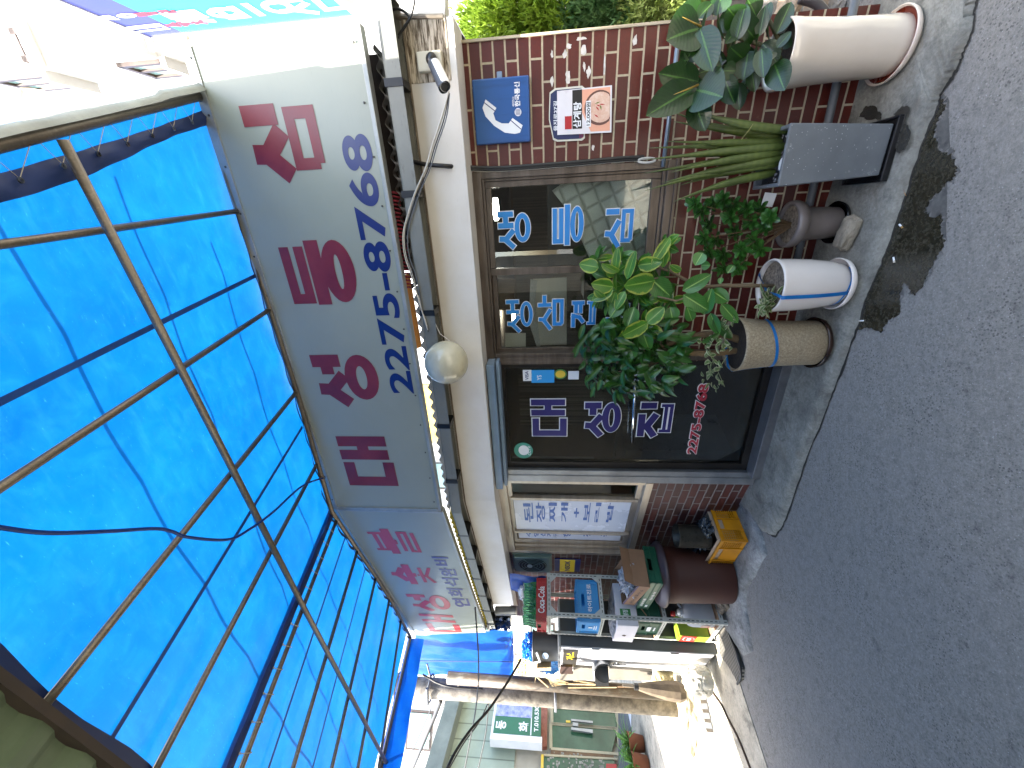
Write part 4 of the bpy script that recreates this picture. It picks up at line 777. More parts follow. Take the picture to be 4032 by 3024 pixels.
V0 = [(1,460,1055),(1,560,1075),(1,700,1085),(1,830,1105),(1,1000,1110),(1,1200,1098),(1,1500,1075),(1,1800,1048),(1,1960,1040)]
for k, (dy, mt, r_, lb) in enumerate(((0, M_CW, .003, 'thin white cable running down beside the right window'), (-22, M_BLACK, .011, 'thick black cable running down between window and brick, nearest the brick'), (-8, M_BLACK, .008, 'thick black cable running down beside the right window frame'))):
    cable('wall_cable', lb, acab([(i, x, y + (dy if n_ > 2 else dy * .4)) for n_, (i, x, y) in enumerate(V0)], [-.215, -.215, -.21, -.04, -.03, -.03, -.03, -.03, -.03]), r_, mt)
loop = []
for i in range(40): t = i / 39 * 2 * math.pi * 3; a = A.h(T(1,1980,1040), -.05); loop.append(A.M() @ Vector((a[0] + .012*math.sin(t) + .004*math.cos(t*.37), -.05 - .004*math.sin(t*.5), a[1] + .05*math.cos(t))))
tag(obj('cable_loop', MB().tube([p - loop[0] for p in loop], .0028, 6), M_CW, None, Matrix.Translation(loop[0])), 'bundled loop of white cable tied at the lower end of the wall cable', 'cable')
M_BC = simple('dark_cable', '#15130f', '#26221c', 6, .6)
# fan grille on wall B and the yellow notice below it
x0, x1, z0, z1 = bx(B, R5(365,425), R5(735,282), -.06)
fn = thing('extractor_fan', 'grey square extractor fan grille on the brick wall left of the panelled window', 'fan', B.M((x0+x1)/2, 0, z0))
obj('housing', MB().box((x0, -.05, z0), (x1, .0, z1)).box((x0 - .02, -.02, z0 - .02), (x1 + .02, -.0, z1 + .02)), simple('fan_grey_green', '#4d6462', '#5d7472', 4, .45, .3), fn, B.M(), bevel=.004)
fx, fz = (x0+x1)/2, (z0+z1)/2; fw_ = min(x1-x0, z1-z0) * .44
obj('opening', MB().disc(fw_, .052, 36, Matrix.Translation((fx, 0, fz)) @ Matrix.Rotation(R(90), 4, 'X')), simple('fan_dark', '#0d1413', '#16201f', 4, .6), fn, B.M())
gr = MB()
for k in (.35, .55, .75, .95): gr.tube([(fx + fw_*k*math.cos(2*math.pi*i/30), -.058, fz + fw_*k*math.sin(2*math.pi*i/30)) for i in range(31)], .0022, 5, cap=False)
for k in range(4): gr.tube([(fx, -.058, fz), (fx + fw_*math.cos(k*math.pi/2+.6), -.054, fz + fw_*math.sin(k*math.pi/2+.6))], .0025, 5)
obj('grille', gr, simple('fan_wire', '#6a7f7d', None, 4, .4, .4), fn, B.M())
hb = MB(); n = 20; hb.prism([(fx - .0 + .04*math.cos(2*math.pi*i/n)*(1+.2*math.sin(3*i)), fz + .03 + .03*math.sin(2*math.pi*i/n)) for i in range(n)], -.064, .002); obj('hub', hb, simple('fan_hub', '#9db5b8', None, 4, .4), fn, B.M())
x0, x1, z0, z1 = bx(B, R5(785,400), R5(1070,282), -.01)
nb = thing('notice_plate', 'small yellow and blue notice plate under the extractor fan', 'sign', B.M((x0+x1)/2, 0, z0))
obj('plate', MB().box((x0, -.02, z0), (x1, -.005, z1)), M_NUM, nb, B.M(), bevel=.003)
obj('band', MB().prism([(x0, z0 + (z1-z0)*.22), (x1, z0 + (z1-z0)*.22), (x1, z0 + (z1-z0)*.80), (x0, z0 + (z1-z0)*.80)], -.0215, .001), simple('notice_yellow', '#bfa619', '#cdb526', 3, .4), nb, B.M())
tx = MB(); text(tx, 'NSOK', x0 + (x1-x0)*.08, x1 - (x1-x0)*.08, z0 + (z1-z0)*.40, z0 + (z1-z0)*.60, -.023, .03); obj('lettering', tx, M_NUM, nb, B.M())
# ================================================================== teal sign and things beyond the right end
S = Fr(AA - 90, A.w(1.7, 0))
def sh(p): return S.h(p, 0)
tl, cr, b1 = sh(T(0,500,105)), sh(T(0,975,240)), sh(T(1,110,125))
# local x of S runs along +n of A (away from the alley); the sign stretches towards the alley
xl = cr[0]; zt, zb = cr[1], b1[1]

ts = thing('projecting_sign', 'turquoise sign with a violet top band projecting above the end of the long sign', 'sign', S.M(xl + .7, 0, zb))

ms = S.M(); xr = xl + 1.5
zbd = S.h(T(0,1175,205))[1]; obj('face', MB().box((xl, 0, zb), (xr, .16, zbd)), simple('turquoise_face', '#2f95ad', '#3aa3b8', 3, .35), ts, ms)
obj('top_band', MB().box((xl, 0, zbd), (xr, .16, zt)), simple('violet_band', '#3c3a78', '#4a4788', 3, .35), ts, ms)
obj('frame', MB().box((xl - .03, -.01, zb - .03), (xr, .17, zb)).box((xl - .03, -.01, zt), (xr, .17, zt + .03)).box((xl - .03, -.01, zb), (xl, .17, zt)), M_WHITE, ts, ms)
def on_teal(pairs, mat, nm, w_=.045):
    m_ = MB()
    for ch, a, b in pairs: syl(m_, ch, *bx(S, a, b, 0), w_, -.003)
    obj(nm, m_, mat, ts, ms)
on_teal([('대', T(0,840,215), T(0,1050,145)), ('성', T(0,640,140), T(0,850,75))], M_LWHITE, 'lettering', .035)
on_teal([('숯', T(0,1110,185), T(0,1300,115)), ('불', T(0,900,112), T(0,1110,50))], M_RED2, 'red_lettering', .05)
on_teal([('생', T(0,1180,165), T(0,1500,25)), ('등', T(0,1500,130), T(0,1830,-20)), ('심', T(0,1860,115), T(0,2180,-60))], M_LWHITE, 'big_lettering', .07)
# ================================================================== beyond the right end
M_WW = simple('white_render', '#b4b2ae', '#c6c4c0', 1.5, .8)
wc = A.h(T(0,690,400), 3.0)[0]
wb_ = thing('white_building', 'tall white house with brown framed windows rising behind the long sign', 'building', A.M(wc, 3, 0))
obj('wall', MB().box((wc, 3.0, 0), (wc + 7, 9.0, 10.5)), M_WW, wb_, A.M())
M_WF = simple('brown_window_frame', '#3f3431', '#54463f', 4, .5); M_WP = simple('pale_window_glass', '#7f9c93', '#9ab8ae', 1, .08, spec=.8)
SW = Fr(AA - 90, A.w(wc, 0)); msw = SW.M()
def win(par, f, M, pts, d):      # framed window from four upright corners TL, BL, BR, TR
    h = [f.h(p, d) for p in pts]; x0, x1 = min(p[0] for p in h), max(p[0] for p in h); z0, z1 = min(p[1] for p in h), max(p[1] for p in h)
    w_ = obj('window', MB().box((x0, d - .05, z0), (x1, d - .0, z0 + .07)).box((x0, d - .05, z1 - .07), (x1, d, z1)).box((x0, d - .05, z0), (x0 + .06, d, z1)).box((x1 - .06, d - .05, z0), (x1, d, z1)).box(((x0+x1)/2 - .03, d - .045, z0), ((x0+x1)/2 + .03, d, z1)), M_WF, par, M)
    obj('pane', MB().box((x0 + .05, d - .02, z0 + .05), (x1 - .05, d - .01, z1 - .05)), M_WP, w_, M); obj('sill', MB().box((x0 - .06, d - .12, z0 - .07), (x1 + .06, d - .0, z0)), M_WW, w_, M)
# left-hand face (recedes away) and front face
win(wb_, SW, msw, [T(0,790,410), T(0,1000,485), T(0,1245,445), T(0,1045,375)], 0)
win(wb_, SW, msw, [T(0,0,500), T(0,180,560), T(0,560,540), T(0,290,465)], 0)
win(wb_, A, A.M(), [T(0,610,160), T(0,680,345), T(0,735,340), T(0,660,150)], 3.0)
win(wb_, A, A.M(), [T(0,95,190), T(0,180,410), T(0,240,400), T(0,165,200)], 3.0)
obj('window_box', MB().box(tuple((A.h(T(0,690,345), 3)[0] - .1, 2.72, A.h(T(0,1000,300), 3)[1])), (A.h(T(0,610,150), 3)[0] + .2, 3.0, A.h(T(0,600,250), 3)[1] + .1)), M_WW, wb_, A.M())
ar = MB(); a0 = A.h(T(0,980,300), 2.7); a1 = A.h(T(0,1220,255), 2.7)
for i in range(16): t = i / 15; z = a0[1] + (a1[1] - a0[1]) * t; ar.box((min(a0[0], a1[0]) - .05, 2.66, z - .012), (max(a0[0], a1[0]) + .25, 2.72, z + .006))
obj('louvre', ar, simple('ivory_louvre', '#a59f92', '#b5afa2', 3, .6), wb_, A.M())
# beige canvas awning hung between the houses
aw = [T(0,80,560), T(0,160,560), T(0,740,690), T(0,700,760), T(0,380,770), T(0,150,790)]
ax = [A.h(p, 2.2) for p in aw]; acx, acz = min(a[0] for a in ax), min(a[1] for a in ax)
fill_sheet([(a - acx, b - acz) for a, b in ax], A, 20, 24, sheetmat('beige_canvas', '#80786a', '#979080', .2, .9, 3), 'awning', None, A.M(acx, 2.2, acz), .04, 3); tag(SC.objects['awning'], 'beige canvas awning sheet hanging beyond the grey edge of the blue canopy', 'awning')
# evergreen bushes over the side wall
def bush(name, label, pts, d, r, col, seed, n=2600, lf=.055, M=None):
    rnd = random.Random(seed); ps = [A.M() @ A.v(p, d) for p in pts]; c = sum(ps, Vector()) / len(ps)
    t = thing(name, label, 'shrub', Matrix.Translation((c.x, c.y, 0)), 'evergreen shrubs beyond the end of the brick wall'); tm = Matrix.Translation((c.x, c.y, 0)); mb = MB()
    for i in range(n):
        p = rnd.choice(ps); v = Vector((rnd.gauss(0, 1), rnd.gauss(0, 1), rnd.gauss(0, 1))).normalized() * r * rnd.uniform(.45, 1.08) * (1 + .25 * noise.noise(p * 3 + Vector((i % 7, 0, 0))))
        q_ = p + v - Vector((c.x, c.y, 0)); dirn = (v.normalized() + Vector((0, 0, .7)) + Vector((rnd.uniform(-.4,.4),)*3)).normalized()
        for k in range(3):
            d2 = (dirn + Vector((rnd.uniform(-.6,.6), rnd.uniform(-.6,.6), rnd.uniform(-.3,.3)))).normalized(); sd = d2.cross(Vector((rnd.uniform(-1,1), rnd.uniform(-1,1), rnd.uniform(-1,1)))).normalized() * lf * .13
            mb.add([q_ - sd, q_ + sd, q_ + d2 * lf * rnd.uniform(.6, 1.2)], [(0, 1, 2)])
    obj('foliage', mb, col, t, tm)
    tr = MB(); rr = Vector((0, 0, 0)); tr.tube([(0, 0, 0), (.02, 0, .5), (0, .02, c.z)], [.04, .03, .015], 8)
    for p in ps: tr.tube([(0, 0, c.z * .6), p - Vector((c.x, c.y, 0))], [.015, .006], 6)
    obj('trunk', tr, simple('shrub_bark', '#4a3a2a', '#5d4a37', 9, .9), t, tm)
def needle(name, a, b): return sheetmat(name, a, b, .35, .6, 12, None, 1, 0)
NB1, NB2, NB3 = needle('needle_bright', '#5c7a1e', '#93ab3c'), needle('needle_blue', '#3c6034', '#6a8a52'), needle('needle_pale', '#7c9040', '#b0bc74')
bush('evergreen_shrub', 'bright green evergreen shrub next to the end of the beam', [D(1050,70), D(1090,40), D(1150,60), D(1130,0), D(1210,25)], .75, .22, NB1, 1, 5200)
bush('evergreen_shrub', 'bluish green evergreen shrub in the middle, sprawling over the wall edge', [D(1260,45), D(1300,20), D(1275,-10), D(1340,30)], .7, .17, NB2, 2, 3600)
bush('evergreen_shrub', 'pale green evergreen shrub right above the rubber plant', [D(1380,35), D(1420,20), D(1400,-15), D(1470,10), D(1440,-20)], .65, .16, NB3, 3, 3400)
# roof edge and boards of the neighbouring roof at the beam end
nr = thing('neighbour_roof', 'old pale boards and roof edge above the right end of the beam', 'roof', A.M(.95, .3, 2.1))
obj('board', MB().prism([A.h(p, .25) for p in (D(960,0), D(1015,100), D(1000,108), D(975,95), D(938,20), D(940,-30))], .25, .06), M_CREAM, nr, A.M())
obj('board', MB().prism([A.h(p, -.12) for p in (D(815,28), D(830,25), D(960,38), D(962,12), D(960,-30), D(790,-30))], -.12, .08), M_CREAM, nr, A.M())
obj('dark_batten', MB().prism([A.h(p, -.14) for p in (D(828,24), D(842,24), D(958,44), D(958,58), D(850,40))], -.14, .03), simple('old_batten', '#2a241d', '#463c30', 9, .9), nr, A.M())
obj('dark_boarding', MB().prism([A.h(p, .05) for p in (D(965,30), D(1018,100), D(985,110), D(960,70))], .05, .04), simple('dark_boarding', '#2a2620', '#3b352c', 9, .9), nr, A.M())
cable('roof_cable', 'black cable curling over the boards above the right end of the beam', acab([(1,300,70),(1,380,60),(1,440,110),(1,420,160),(1,370,230)], -.25), .006)
cable('roof_cable', 'thin black cable dropping from above on to the right end of the beam', acab([(1,480,-30),(1,470,40),(1,450,110),(1,400,180),(1,370,250)], -.27), .004)
gj = MB(); aq = [A.h(T(1,*p), -.24) for p in ((350,110),(660,105))]; gj.tube([(aq[0][0], -.24, aq[0][1]), (aq[1][0], -.24, aq[1][1])], .011, 8)
tag(obj('steel_pipe', MB().tube([Vector((0, 0, 0)), Vector((aq[1][0]-aq[0][0], 0, aq[1][1]-aq[0][1]))], .011, 8), M_PIPE, None, A.M(aq[0][0], -.24, aq[0][1])), 'short grey pipe fixed upright on the end of the wooden beam', 'pipe')
# rubble, stones and hose behind the white pot
rk = [((1700,25), .07, '#8a7254', 'tan broken block behind the leaves of the rubber plant'), ((1760,30), .06, '#7c6348', 'brown broken brick beside the black hose'), ((1850,20), .09, '#6d6b68', 'grey boulder right of the tall white pot')]
def rock(name, label, cat, c, r, mat, sc_=(1, 1, .7), seed=0, M=None, amp=.35, rz=0):
    bm = bmesh.new(); bmesh.ops.create_icosphere(bm, subdivisions=4, radius=1)
    for v in bm.verts:
        q_ = v.co.copy(); m_ = max(abs(q_.x), abs(q_.y), abs(q_.z)); q_ = q_.lerp(q_ / m_ * .85, .6); q_ *= 1 + amp * noise.noise(q_ * 1.3 + Vector((seed, 0, 0))) + amp * .3 * noise.noise(q_ * 5 + Vector((0, seed, 0))) + amp * .1 * noise.noise(q_ * 14); v.co = Vector((q_.x * r * sc_[0], q_.y * r * sc_[1], q_.z * r * sc_[2]))
    me = bpy.data.meshes.new(name); bm.to_mesh(me); bm.free(); me.materials.append(mat); o_ = bpy.data.objects.new(name, me); L(o_, None, (M or Matrix.Translation(c)) @ Matrix.Rotation(rz, 4, 'Z')); return tag(o_, label, cat)
for i, (p, r, c_h, lb) in enumerate(rk):
    v = A.v(D(*p), .28 + .1 * i); rock('stone', lb, 'stone', None, r, simple('stone_%d' % i, c_h, '#948a7c', 9, .9, bump=.6), (1.3, 1, .8), i * 3, A.M(v.x, v.y, max(v.z, r * .6)))
cable('hose', 'black hose curving down behind the tall white pot', acab([(2,760,-10),(2,860,20),(2,930,90),(2,970,150),(2,1020,230)], .15), .022, simple('hose_rubber', '#2b2a2c', '#3d3b3d', 6, .5), 'hose')
ry = thing('garden_edging', 'low rough concrete planter wall holding the shrubs past the brick wall', 'wall', A.M(1.6, .6, 0))
obj('wall', MB().box((.82, .45, 0), (3.4, .6, .42)), concrete('rough_concrete', '#77736b', '#989287', '#4d4a44'), ry, A.M(), bevel=.02); obj('soil', MB().box((.82, .6, 0), (3.4, 2.9, .36)), simple('garden_soil', '#3a3025', '#52463a', 12, .95, bump=.6), ry, A.M())
# ================================================================== the house across the alley (its eave shows in the corner)
M_OPP = simple('opposite_render', '#80796c', '#958d80', 1.5, .9)
op = thing('opposite_house', 'house across the alley whose green corrugated eave shows in the corner of the view', 'building', A.M(-1, -4.5, 0))
obj('wall', MB().box((-5.6, -8, 0), (-1.3, -3.35, 3.05)), M_OPP, op, A.M()); obj('post', MB().box((2.9, -3.0, 0), (3.0, -2.9, 3.1)), M_OPP, op, A.M()); obj('post', MB().box((.9, -4.0, 0), (1.0, -3.9, 3.2)), M_OPP, op, A.M())  # unseen part: wall stops short and posts added so light reaches the facade
yd = MB().slab([tuple(A.w(x, y)) for x, y in ((-1.3, -2.75), (12, -2.75), (12, -12), (-1.3, -12))][::-1], 0, .006); obj('bounce_yard', yd, M_CONC2)['kind'] = 'structure'  # unseen pale slab added to bounce sunlight onto the facade
yw = thing('added_wall', 'added dark brown wall out of view behind the photographer', 'wall', A.M(4, -9, 0)); obj('wall', MB().box((-1.3, -9.2, 0), (9, -9, 3.6)), M_INT, yw, A.M())  # unseen wall added behind, kept dark to tame reflections in the window glass
M_EAVE = simple('green_roof_sheet', '#46533e', '#5c6b52', 2, .55)
vs, fs = [], []; n = 500; ey0 = K(T(6,0,1130), -.075)[1]; 
rowy = [ey0, -2.3, -3.0, -3.75]; rowz = [-.075, -.07, .06, .16]  # unseen rear rows sized to keep direct sun off the visible road
for i in range(n + 1):
    x = -5.2 + 9.0 * i / n; a = .016 * (abs(((x / .2) % 1) - .5) * 4 - 1); a = max(-.012, min(.012, a * 1.6)); vs += [(x, y, z + a) for y, z in zip(rowy, rowz)]
fs = [(i*4+k, (i+1)*4+k, (i+1)*4+k+1, i*4+k+1) for i in range(n) for k in range(3)]
obj('eave', MB().add(vs, fs), M_EAVE, op, MC); obj('eave_batten', MB().box((-5.2, ey0 - .01, -.105), (3.8, ey0 + .012, -.052)), simple('eave_timber', '#2b2520', '#3d342b', 6, .8), op, MC)
# ================================================================== planters
def grp(o, g): o['group'] = g; return o
def pot_thing(name, label, s, d, z=.05): return thing(name, label, 'potted plant', A.M(s, d, z)), A.M(s, d, z)
def leafpx(mb, M, pb, pt, w, db, dt, nrm=None, fold=.2, curl=.15, belly=.8, pw=.62):
    b, t = A.v(pb, db), A.v(pt, dt); W_ = A.M() @ b; Z = W_.y; wm = w * Z / F; Mi = M.inverted() @ A.M(); b, t = Mi @ b, Mi @ t
    nn = nrm or Vector((0, -1, .45)); mb.leaf(b, t - b, nn, (t - b).length, wm, fold, curl, 9, belly=belly, pw=pw)
M_SOIL = simple('potting_soil', '#1d1813', '#3a3027', 60, .95, bump=.9, bsc=90)
M_GRAV = simple('soil_gravel', '#4a4036', '#8a7d6c', 70, .95, bump=.9, bsc=90)
# --- tall cream pot with the rubber plant
t1, m1_ = pot_thing('rubber_plant', 'rubber plant with big dark leaves in a tall glossy cream pot, rightmost of the pots', .575, -.185)
M_PC = simple('cream_glaze', '#b3a797', '#c0b6a8', 1.5, .1, 0, .6, coat=.6)
def pot_prof(rs, th=.012): # outer profile then inner
    o_ = list(rs); r_, z_ = rs[-1]; return o_ + [(r_ - th * .3, z_ + th * .5), (r_ - th, z_), (r_ - th - .004, z_ - .08)]
obj('pot', MB().lathe(pot_prof([(0, .012), (.112, .012), (.118, .02), (.119, .06), (.120, .18), (.126, .34), (.137, .47), (.143, .53)]), 56), M_PC, t1, m1_, smooth=True)
obj('saucer', MB().lathe([(0, .004), (.130, .0), (.147, .02), (.150, .038), (.145, .040), (.134, .022), (0, .018)], 56), simple('saucer_glaze', '#a99b8c', '#bdb1a4', 2, .15, coat=.4), t1, m1_, smooth=True)
obj('saucer_stain', MB().lathe([(.112, .0225), (.133, .0235), (.140, .031)], 48), simple('rust_brown_glaze', '#4d1c12', '#642a1c', 5, .25), t1, m1_, smooth=True)
obj('soil', MB().disc(.13, .49, 32), M_SOIL, t1, m1_)
LM1 = leafmat('rubber_leaf', '#10250c', '#1f3a16', '#45662c', None, .34, .15, .12)
lf = MB(); rp_ = RP
for (b, t, w_, d0, d1) in [((720,310),(365,385),165,-.28,-.34),((710,300),(845,770),105,-.30,-.40),((685,500),(495,700),75,-.22,-.24),((690,890),(262,800),100,-.26,-.30),((665,945),(128,1240),120,-.28,-.38),((668,975),(945,1045),150,-.30,-.44),((690,800),(962,708),75,-.24,-.26),((640,1080),(765,1430),88,-.28,-.32),
    ((970,830),(1072,1135),75,-.24,-.30),((955,770),(1107,772),60,-.26,-.27),((1380,530),(1400,838),62,-.28,-.36),((1520,690),(1622,975),85,-.30,-.42),((1235,560),(1180,865),95,-.22,-.26),((690,200),(860,0),60,-.2,-.2),((890,170),(940,-60),90,-.2,-.2),((1100,450),(1210,10),62,-.28,-.3),((1350,400),(1425,40),44,-.26,-.28),((1380,330),(1475,-10),44,-.22,-.2),
    ((1540,370),(1715,-10),60,-.24,-.22),((1545,520),(1705,335),36,-.28,-.30),((1390,470),(1560,690),70,-.22,-.26),((1100,330),(985,470),45,-.26,-.3),((1000,360),(1000,60),60,-.2,-.2),((1250,280),(1280,230),50,-.2,-.2),((1110,900),(1140,1200),60,-.2,-.22),((1270,760),(1310,1000),50,-.24,-.26),((1560,520),(1700,380),60,-.2,-.2),((700,170),(480,100),90,-.15,-.15),((1150,250),(1010,90),80,-.24,-.28),((1300,420),(1180,250),80,-.24,-.3),((1480,560),(1330,700),75,-.26,-.32),((1180,640),(1040,520),80,-.22,-.28),((820,760),(930,600),70,-.2,-.24),((1320,180),(1230,-20),70,-.2,-.22)]:
    leafpx(lf, m1_, RP(*b), RP(*t), w_, d0, d1, Vector((random.uniform(-.3,.3), -1, random.uniform(.3,.8))), .22, random.uniform(.05, .3), .85)
rnd = random.Random(4)
for i in range(26):
    a = rnd.uniform(0, 2 * math.pi); z = rnd.uniform(.55, .98); r_ = rnd.uniform(.03, .10); b = Vector((r_ * math.cos(a), .03 + r_ * math.sin(a), z)); lf.leaf(b, Vector((math.cos(a), math.sin(a), rnd.uniform(.1, 1.1))), Vector((0, 0, 1)), rnd.uniform(.1, .15), rnd.uniform(.055, .08), .25, .3, 8)
obj('foliage', lf, LM1, t1, m1_, smooth=True)
bs = MB()
Mi = m1_.inverted() @ A.M()
for pts in ([(1600,560),(1350,480),(1050,400),(720,300)],[(1600,620),(1400,760),(1000,920),(665,945)],[(1600,500),(1500,300),(1400,100)]): bs.tube([Mi @ A.v(RP(*p), -.22 + .02 * i) for i, p in enumerate(pts)], [.010, .009, .007, .005][:len(pts)], 8)
sp_ = [((720,290),(520,185)),((690,925),(425,1030)),((560,985),(640,950))]
obj('stem', bs, simple('rubber_stem', '#3a3a22', '#5a5230', 8, .6), t1, m1_, smooth=True)
bs = MB()
for a, b in sp_[:2]: bs.tube([Mi @ A.v(RP(*a), -.30), Mi @ A.v(RP(*b), -.36)], [.005, .001], 8)
obj('leaf_sheath', bs, simple('yellow_sheath', '#8a6f2a', '#a58a3c', 8, .4), t1, m1_, smooth=True)
# --- square grey planter with the spear plant
t2, m2_ = pot_thing('spear_plant', 'spear-leaved plant standing in the tall square speckled grey planter', .135, -.245)
mg = NM('speckled_grey', .42); v_ = mg.n('TexVoronoi'); v_.inputs['Scale'].default_value = 55; mg.l(mg.co(), v_.inputs['Vector']); n_ = mg.noise(14, 8, None, .75)
cg = mg.ramp(mg.noise(5, 6), [(.3, '#54585b'), (.7, '#63676a')]); cg = mg.mix(mg.ramp(v_.outputs['Distance'], [(.08, .8), (.14, 0.)]), cg, '#a7abad'); cg = mg.mix(mg.ramp(n_, [(.62, 0.), (.66, .4)]), cg, '#8f9496'); mg.col(cg); mg.bump(n_, .1, .002)
def sqpot(mb, b, t, z0, z1, th=.018):
    rb, rt_ = b / 2, t / 2; o_ = [(-rb,-rb,z0),(rb,-rb,z0),(rb,rb,z0),(-rb,rb,z0),(-rt_,-rt_,z1),(rt_,-rt_,z1),(rt_,rt_,z1),(-rt_,rt_,z1)]; ri = rt_ - th; o_ += [(-ri,-ri,z1),(ri,-ri,z1),(ri,ri,z1),(-ri,ri,z1),(-ri,-ri,z1-.05),(ri,-ri,z1-.05),(ri,ri,z1-.05),(-ri,ri,z1-.05)]
    mb.add(o_, [(3,2,1,0)] + [(k,(k+1)%4,4+(k+1)%4,4+k) for k in range(4)] + [(4+k,4+(k+1)%4,8+(k+1)%4,8+k) for k in range(4)] + [(8+k,8+(k+1)%4,12+(k+1)%4,12+k) for k in range(4)]); return mb
RZ = Matrix.Rotation(R(2), 4, 'Z')
obj('pot', sqpot(MB(), .215, .27, .022, .50), mg.m, t2, m2_ @ RZ, bevel=.005)
obj('saucer', MB().box((-.135, -.135, 0), (.135, .135, .012)).box((-.138, -.138, .0), (-.128, .138, .03)).box((.128, -.138, .0), (.138, .138, .03)).box((-.128, -.138, .0), (.128, -.128, .03)).box((-.128, .128, .0), (.128, .138, .03)), M_BLACK, t2, m2_ @ RZ, bevel=.003)
obj('soil', MB().box((-.12, -.12, .44), (.12, .12, .462)), simple('black_pebbles', '#0b0b0c', '#26272a', 90, .5, bump=1, bsc=110), t2, m2_ @ RZ)
pb = MB(); rnd = random.Random(2)
for i in range(70): x, y = rnd.uniform(-.11, .11), rnd.uniform(-.11, .02); pb.lathe([(0, -.004), (.005, -.002), (.006, .002), (.003, .005), (0, .006)], 6, Matrix.Translation((x, y, .463)) @ Matrix.Rotation(rnd.uniform(0, 3), 4, 'Z'))
obj('gravel', pb, simple('pebble_mix', '#141416', '#7a7c7e', 40, .5), t2, m2_ @ RZ)
tag(obj('white_stone', MB().lathe([(0, -.008), (.02, -.006), (.027, .0), (.02, .007), (0, .009)], 20, Matrix.Diagonal((1.25, .8, 1, 1))), simple('white_stone', '#a9abab', '#bcbebe', 5, .5), None, A.M(.105, -.335, .53)), 'flat white stone lying in the square grey planter', 'stone')
LM2 = NM('spear_leaf', .45); wv_ = LM2.n('TexWave', bands_direction='Z'); wv_.inputs['Scale'].default_value = 9; wv_.inputs['Distortion'].default_value = 3; LM2.l(LM2.co(), wv_.inputs['Vector']); LM2.col(LM2.mix(LM2.math('MULTIPLY', wv_.outputs['Fac'], .45), LM2.ramp(LM2.noise(4, 5), [(.3, '#2e3a1c'), (.7, '#56622e')]), '#39461f'))
sp2 = MB(); Mi = m2_.inverted() @ A.M()
tips = [(1400,320,-.20,308),(1450,240,-.16,300),(1395,345,-.26,318),(1455,262,-.2,290),(1393,374,-.22,335),(1450,372,-.3,330),(1393,412,-.28,350),(1428,396,-.24,345),(1452,437,-.30,372),(1440,305,-.28,310),(1475,230,-.24,285),(1500,255,-.18,300),(1470,400,-.22,352),(1490,340,-.2,325)]
for i, (x, y, d, yb) in enumerate(tips):
    tp = Mi @ A.v(D(x, y), d - .02); bp_ = Mi @ A.v(D(1668, yb), -.245 + .03 * math.sin(i * 2.4)); bp_.z = .44; ln = tp - bp_; bow = Vector((0, 0, 0)) + Vector((-(ln.x) * .10, 0, .02))
    pts = [bp_.lerp(tp, t) + bow * math.sin(math.pi * t) for t in [k / 9 for k in range(10)]]; sp2.tube(pts, [.0165 * (1 if 0 < k < 5 else .8) * (1 - (k / 9) ** 2.2) + .0008 + .004 * (k < 6) for k in range(10)], 10)
obj('foliage', sp2, LM2.m, t2, m2_, smooth=True)
obj('tie', MB().tube([Mi @ A.v(T(2,455,805), -.30), Mi @ A.v(T(2,425,850), -.33), Mi @ A.v(T(2,380,905), -.30)], .0015, 5), simple('straw_tie', '#8a8452', None, 4, .8), t2, m2_)
# --- round grey pot with the low shrub
t3, m3_ = pot_thing('jade_shrub', 'low bushy plant with small round green leaves in the short round grey pot', -.195, -.135)
M_PG = simple('taupe_glaze', '#5f5854', '#6d6662', 2, .35, coat=.2)
obj('pot', MB().lathe([(0, .02), (.075, .02), (.082, .03), (.086, .12), (.092, .20), (.102, .215), (.118, .225), (.127, .25), (.125, .275), (.112, .285), (.100, .27), (.098, .25)], 48), M_PG, t3, m3_, smooth=True)
obj('saucer', MB().lathe([(0, .002), (.085, .0), (.105, .012), (.112, .034), (.106, .034), (.095, .016), (0, .014)], 48), simple('black_glaze', '#0b0b0c', '#151517', 4, .12), t3, m3_, smooth=True)
obj('soil', MB().disc(.1, .262, 32), M_GRAV, t3, m3_)
LM3 = leafmat('jade_leaf', '#24451d', '#3f6e2e', '#5f8a42', None, .3, .2, .08)
lf = MB(); br = MB(); Mi = m3_.inverted() @ A.M(); rnd = random.Random(11)
cl = [(1515,455),(1540,440),(1530,485),(1560,430),(1575,470),(1585,500),(1545,520),(1520,515),(1530,545),(1560,550),(1600,540),(1610,450),(1620,480),(1640,450),(1650,490),(1625,520),(1590,580),(1560,580),(1500,440),(1580,445),(1640,540),(1660,470),(1600,570)]
for i, (x, y) in enumerate(cl):
    c = Mi @ A.v(D(x, y), -.135 + rnd.uniform(-.08, .05)); br.tube([(.01 * math.sin(i), .01 * math.cos(i), .25), c * .6 + Vector((0, 0, .12)), c], [.004, .003, .002], 5)
    ax_ = (c - Vector((0, 0, .26))).normalized() + Vector((0, -.3, .2))
    for k in range(15):
        a = k * 2.4; u = ax_.orthogonal().normalized(); w_ = ax_.cross(u).normalized(); tilt = .3 + .75 * k / 12; dd_ = (ax_.normalized() * (1.1 - tilt) + (u * math.cos(a) + w_ * math.sin(a)) * tilt).normalized()
        lf.leaf(c - ax_.normalized() * .02 * (k / 12), dd_, ax_, rnd.uniform(.042, .064), rnd.uniform(.028, .038), .2, .3, 8, belly=1.2, pw=.5)
obj('foliage', lf, LM3, t3, m3_, smooth=True); obj('stem', br, simple('brown_stem', '#4b3a26', '#5d4a33', 8, .8), t3, m3_)
v = A.v(T(2,560,1295), -.12); obj('plant_tag', MB().box((-.035, -.001, -.03), (.035, .001, .035), Matrix.Rotation(R(8), 4, 'Y')), M_LWHITE, t3, A.M(v.x, v.y, v.z))
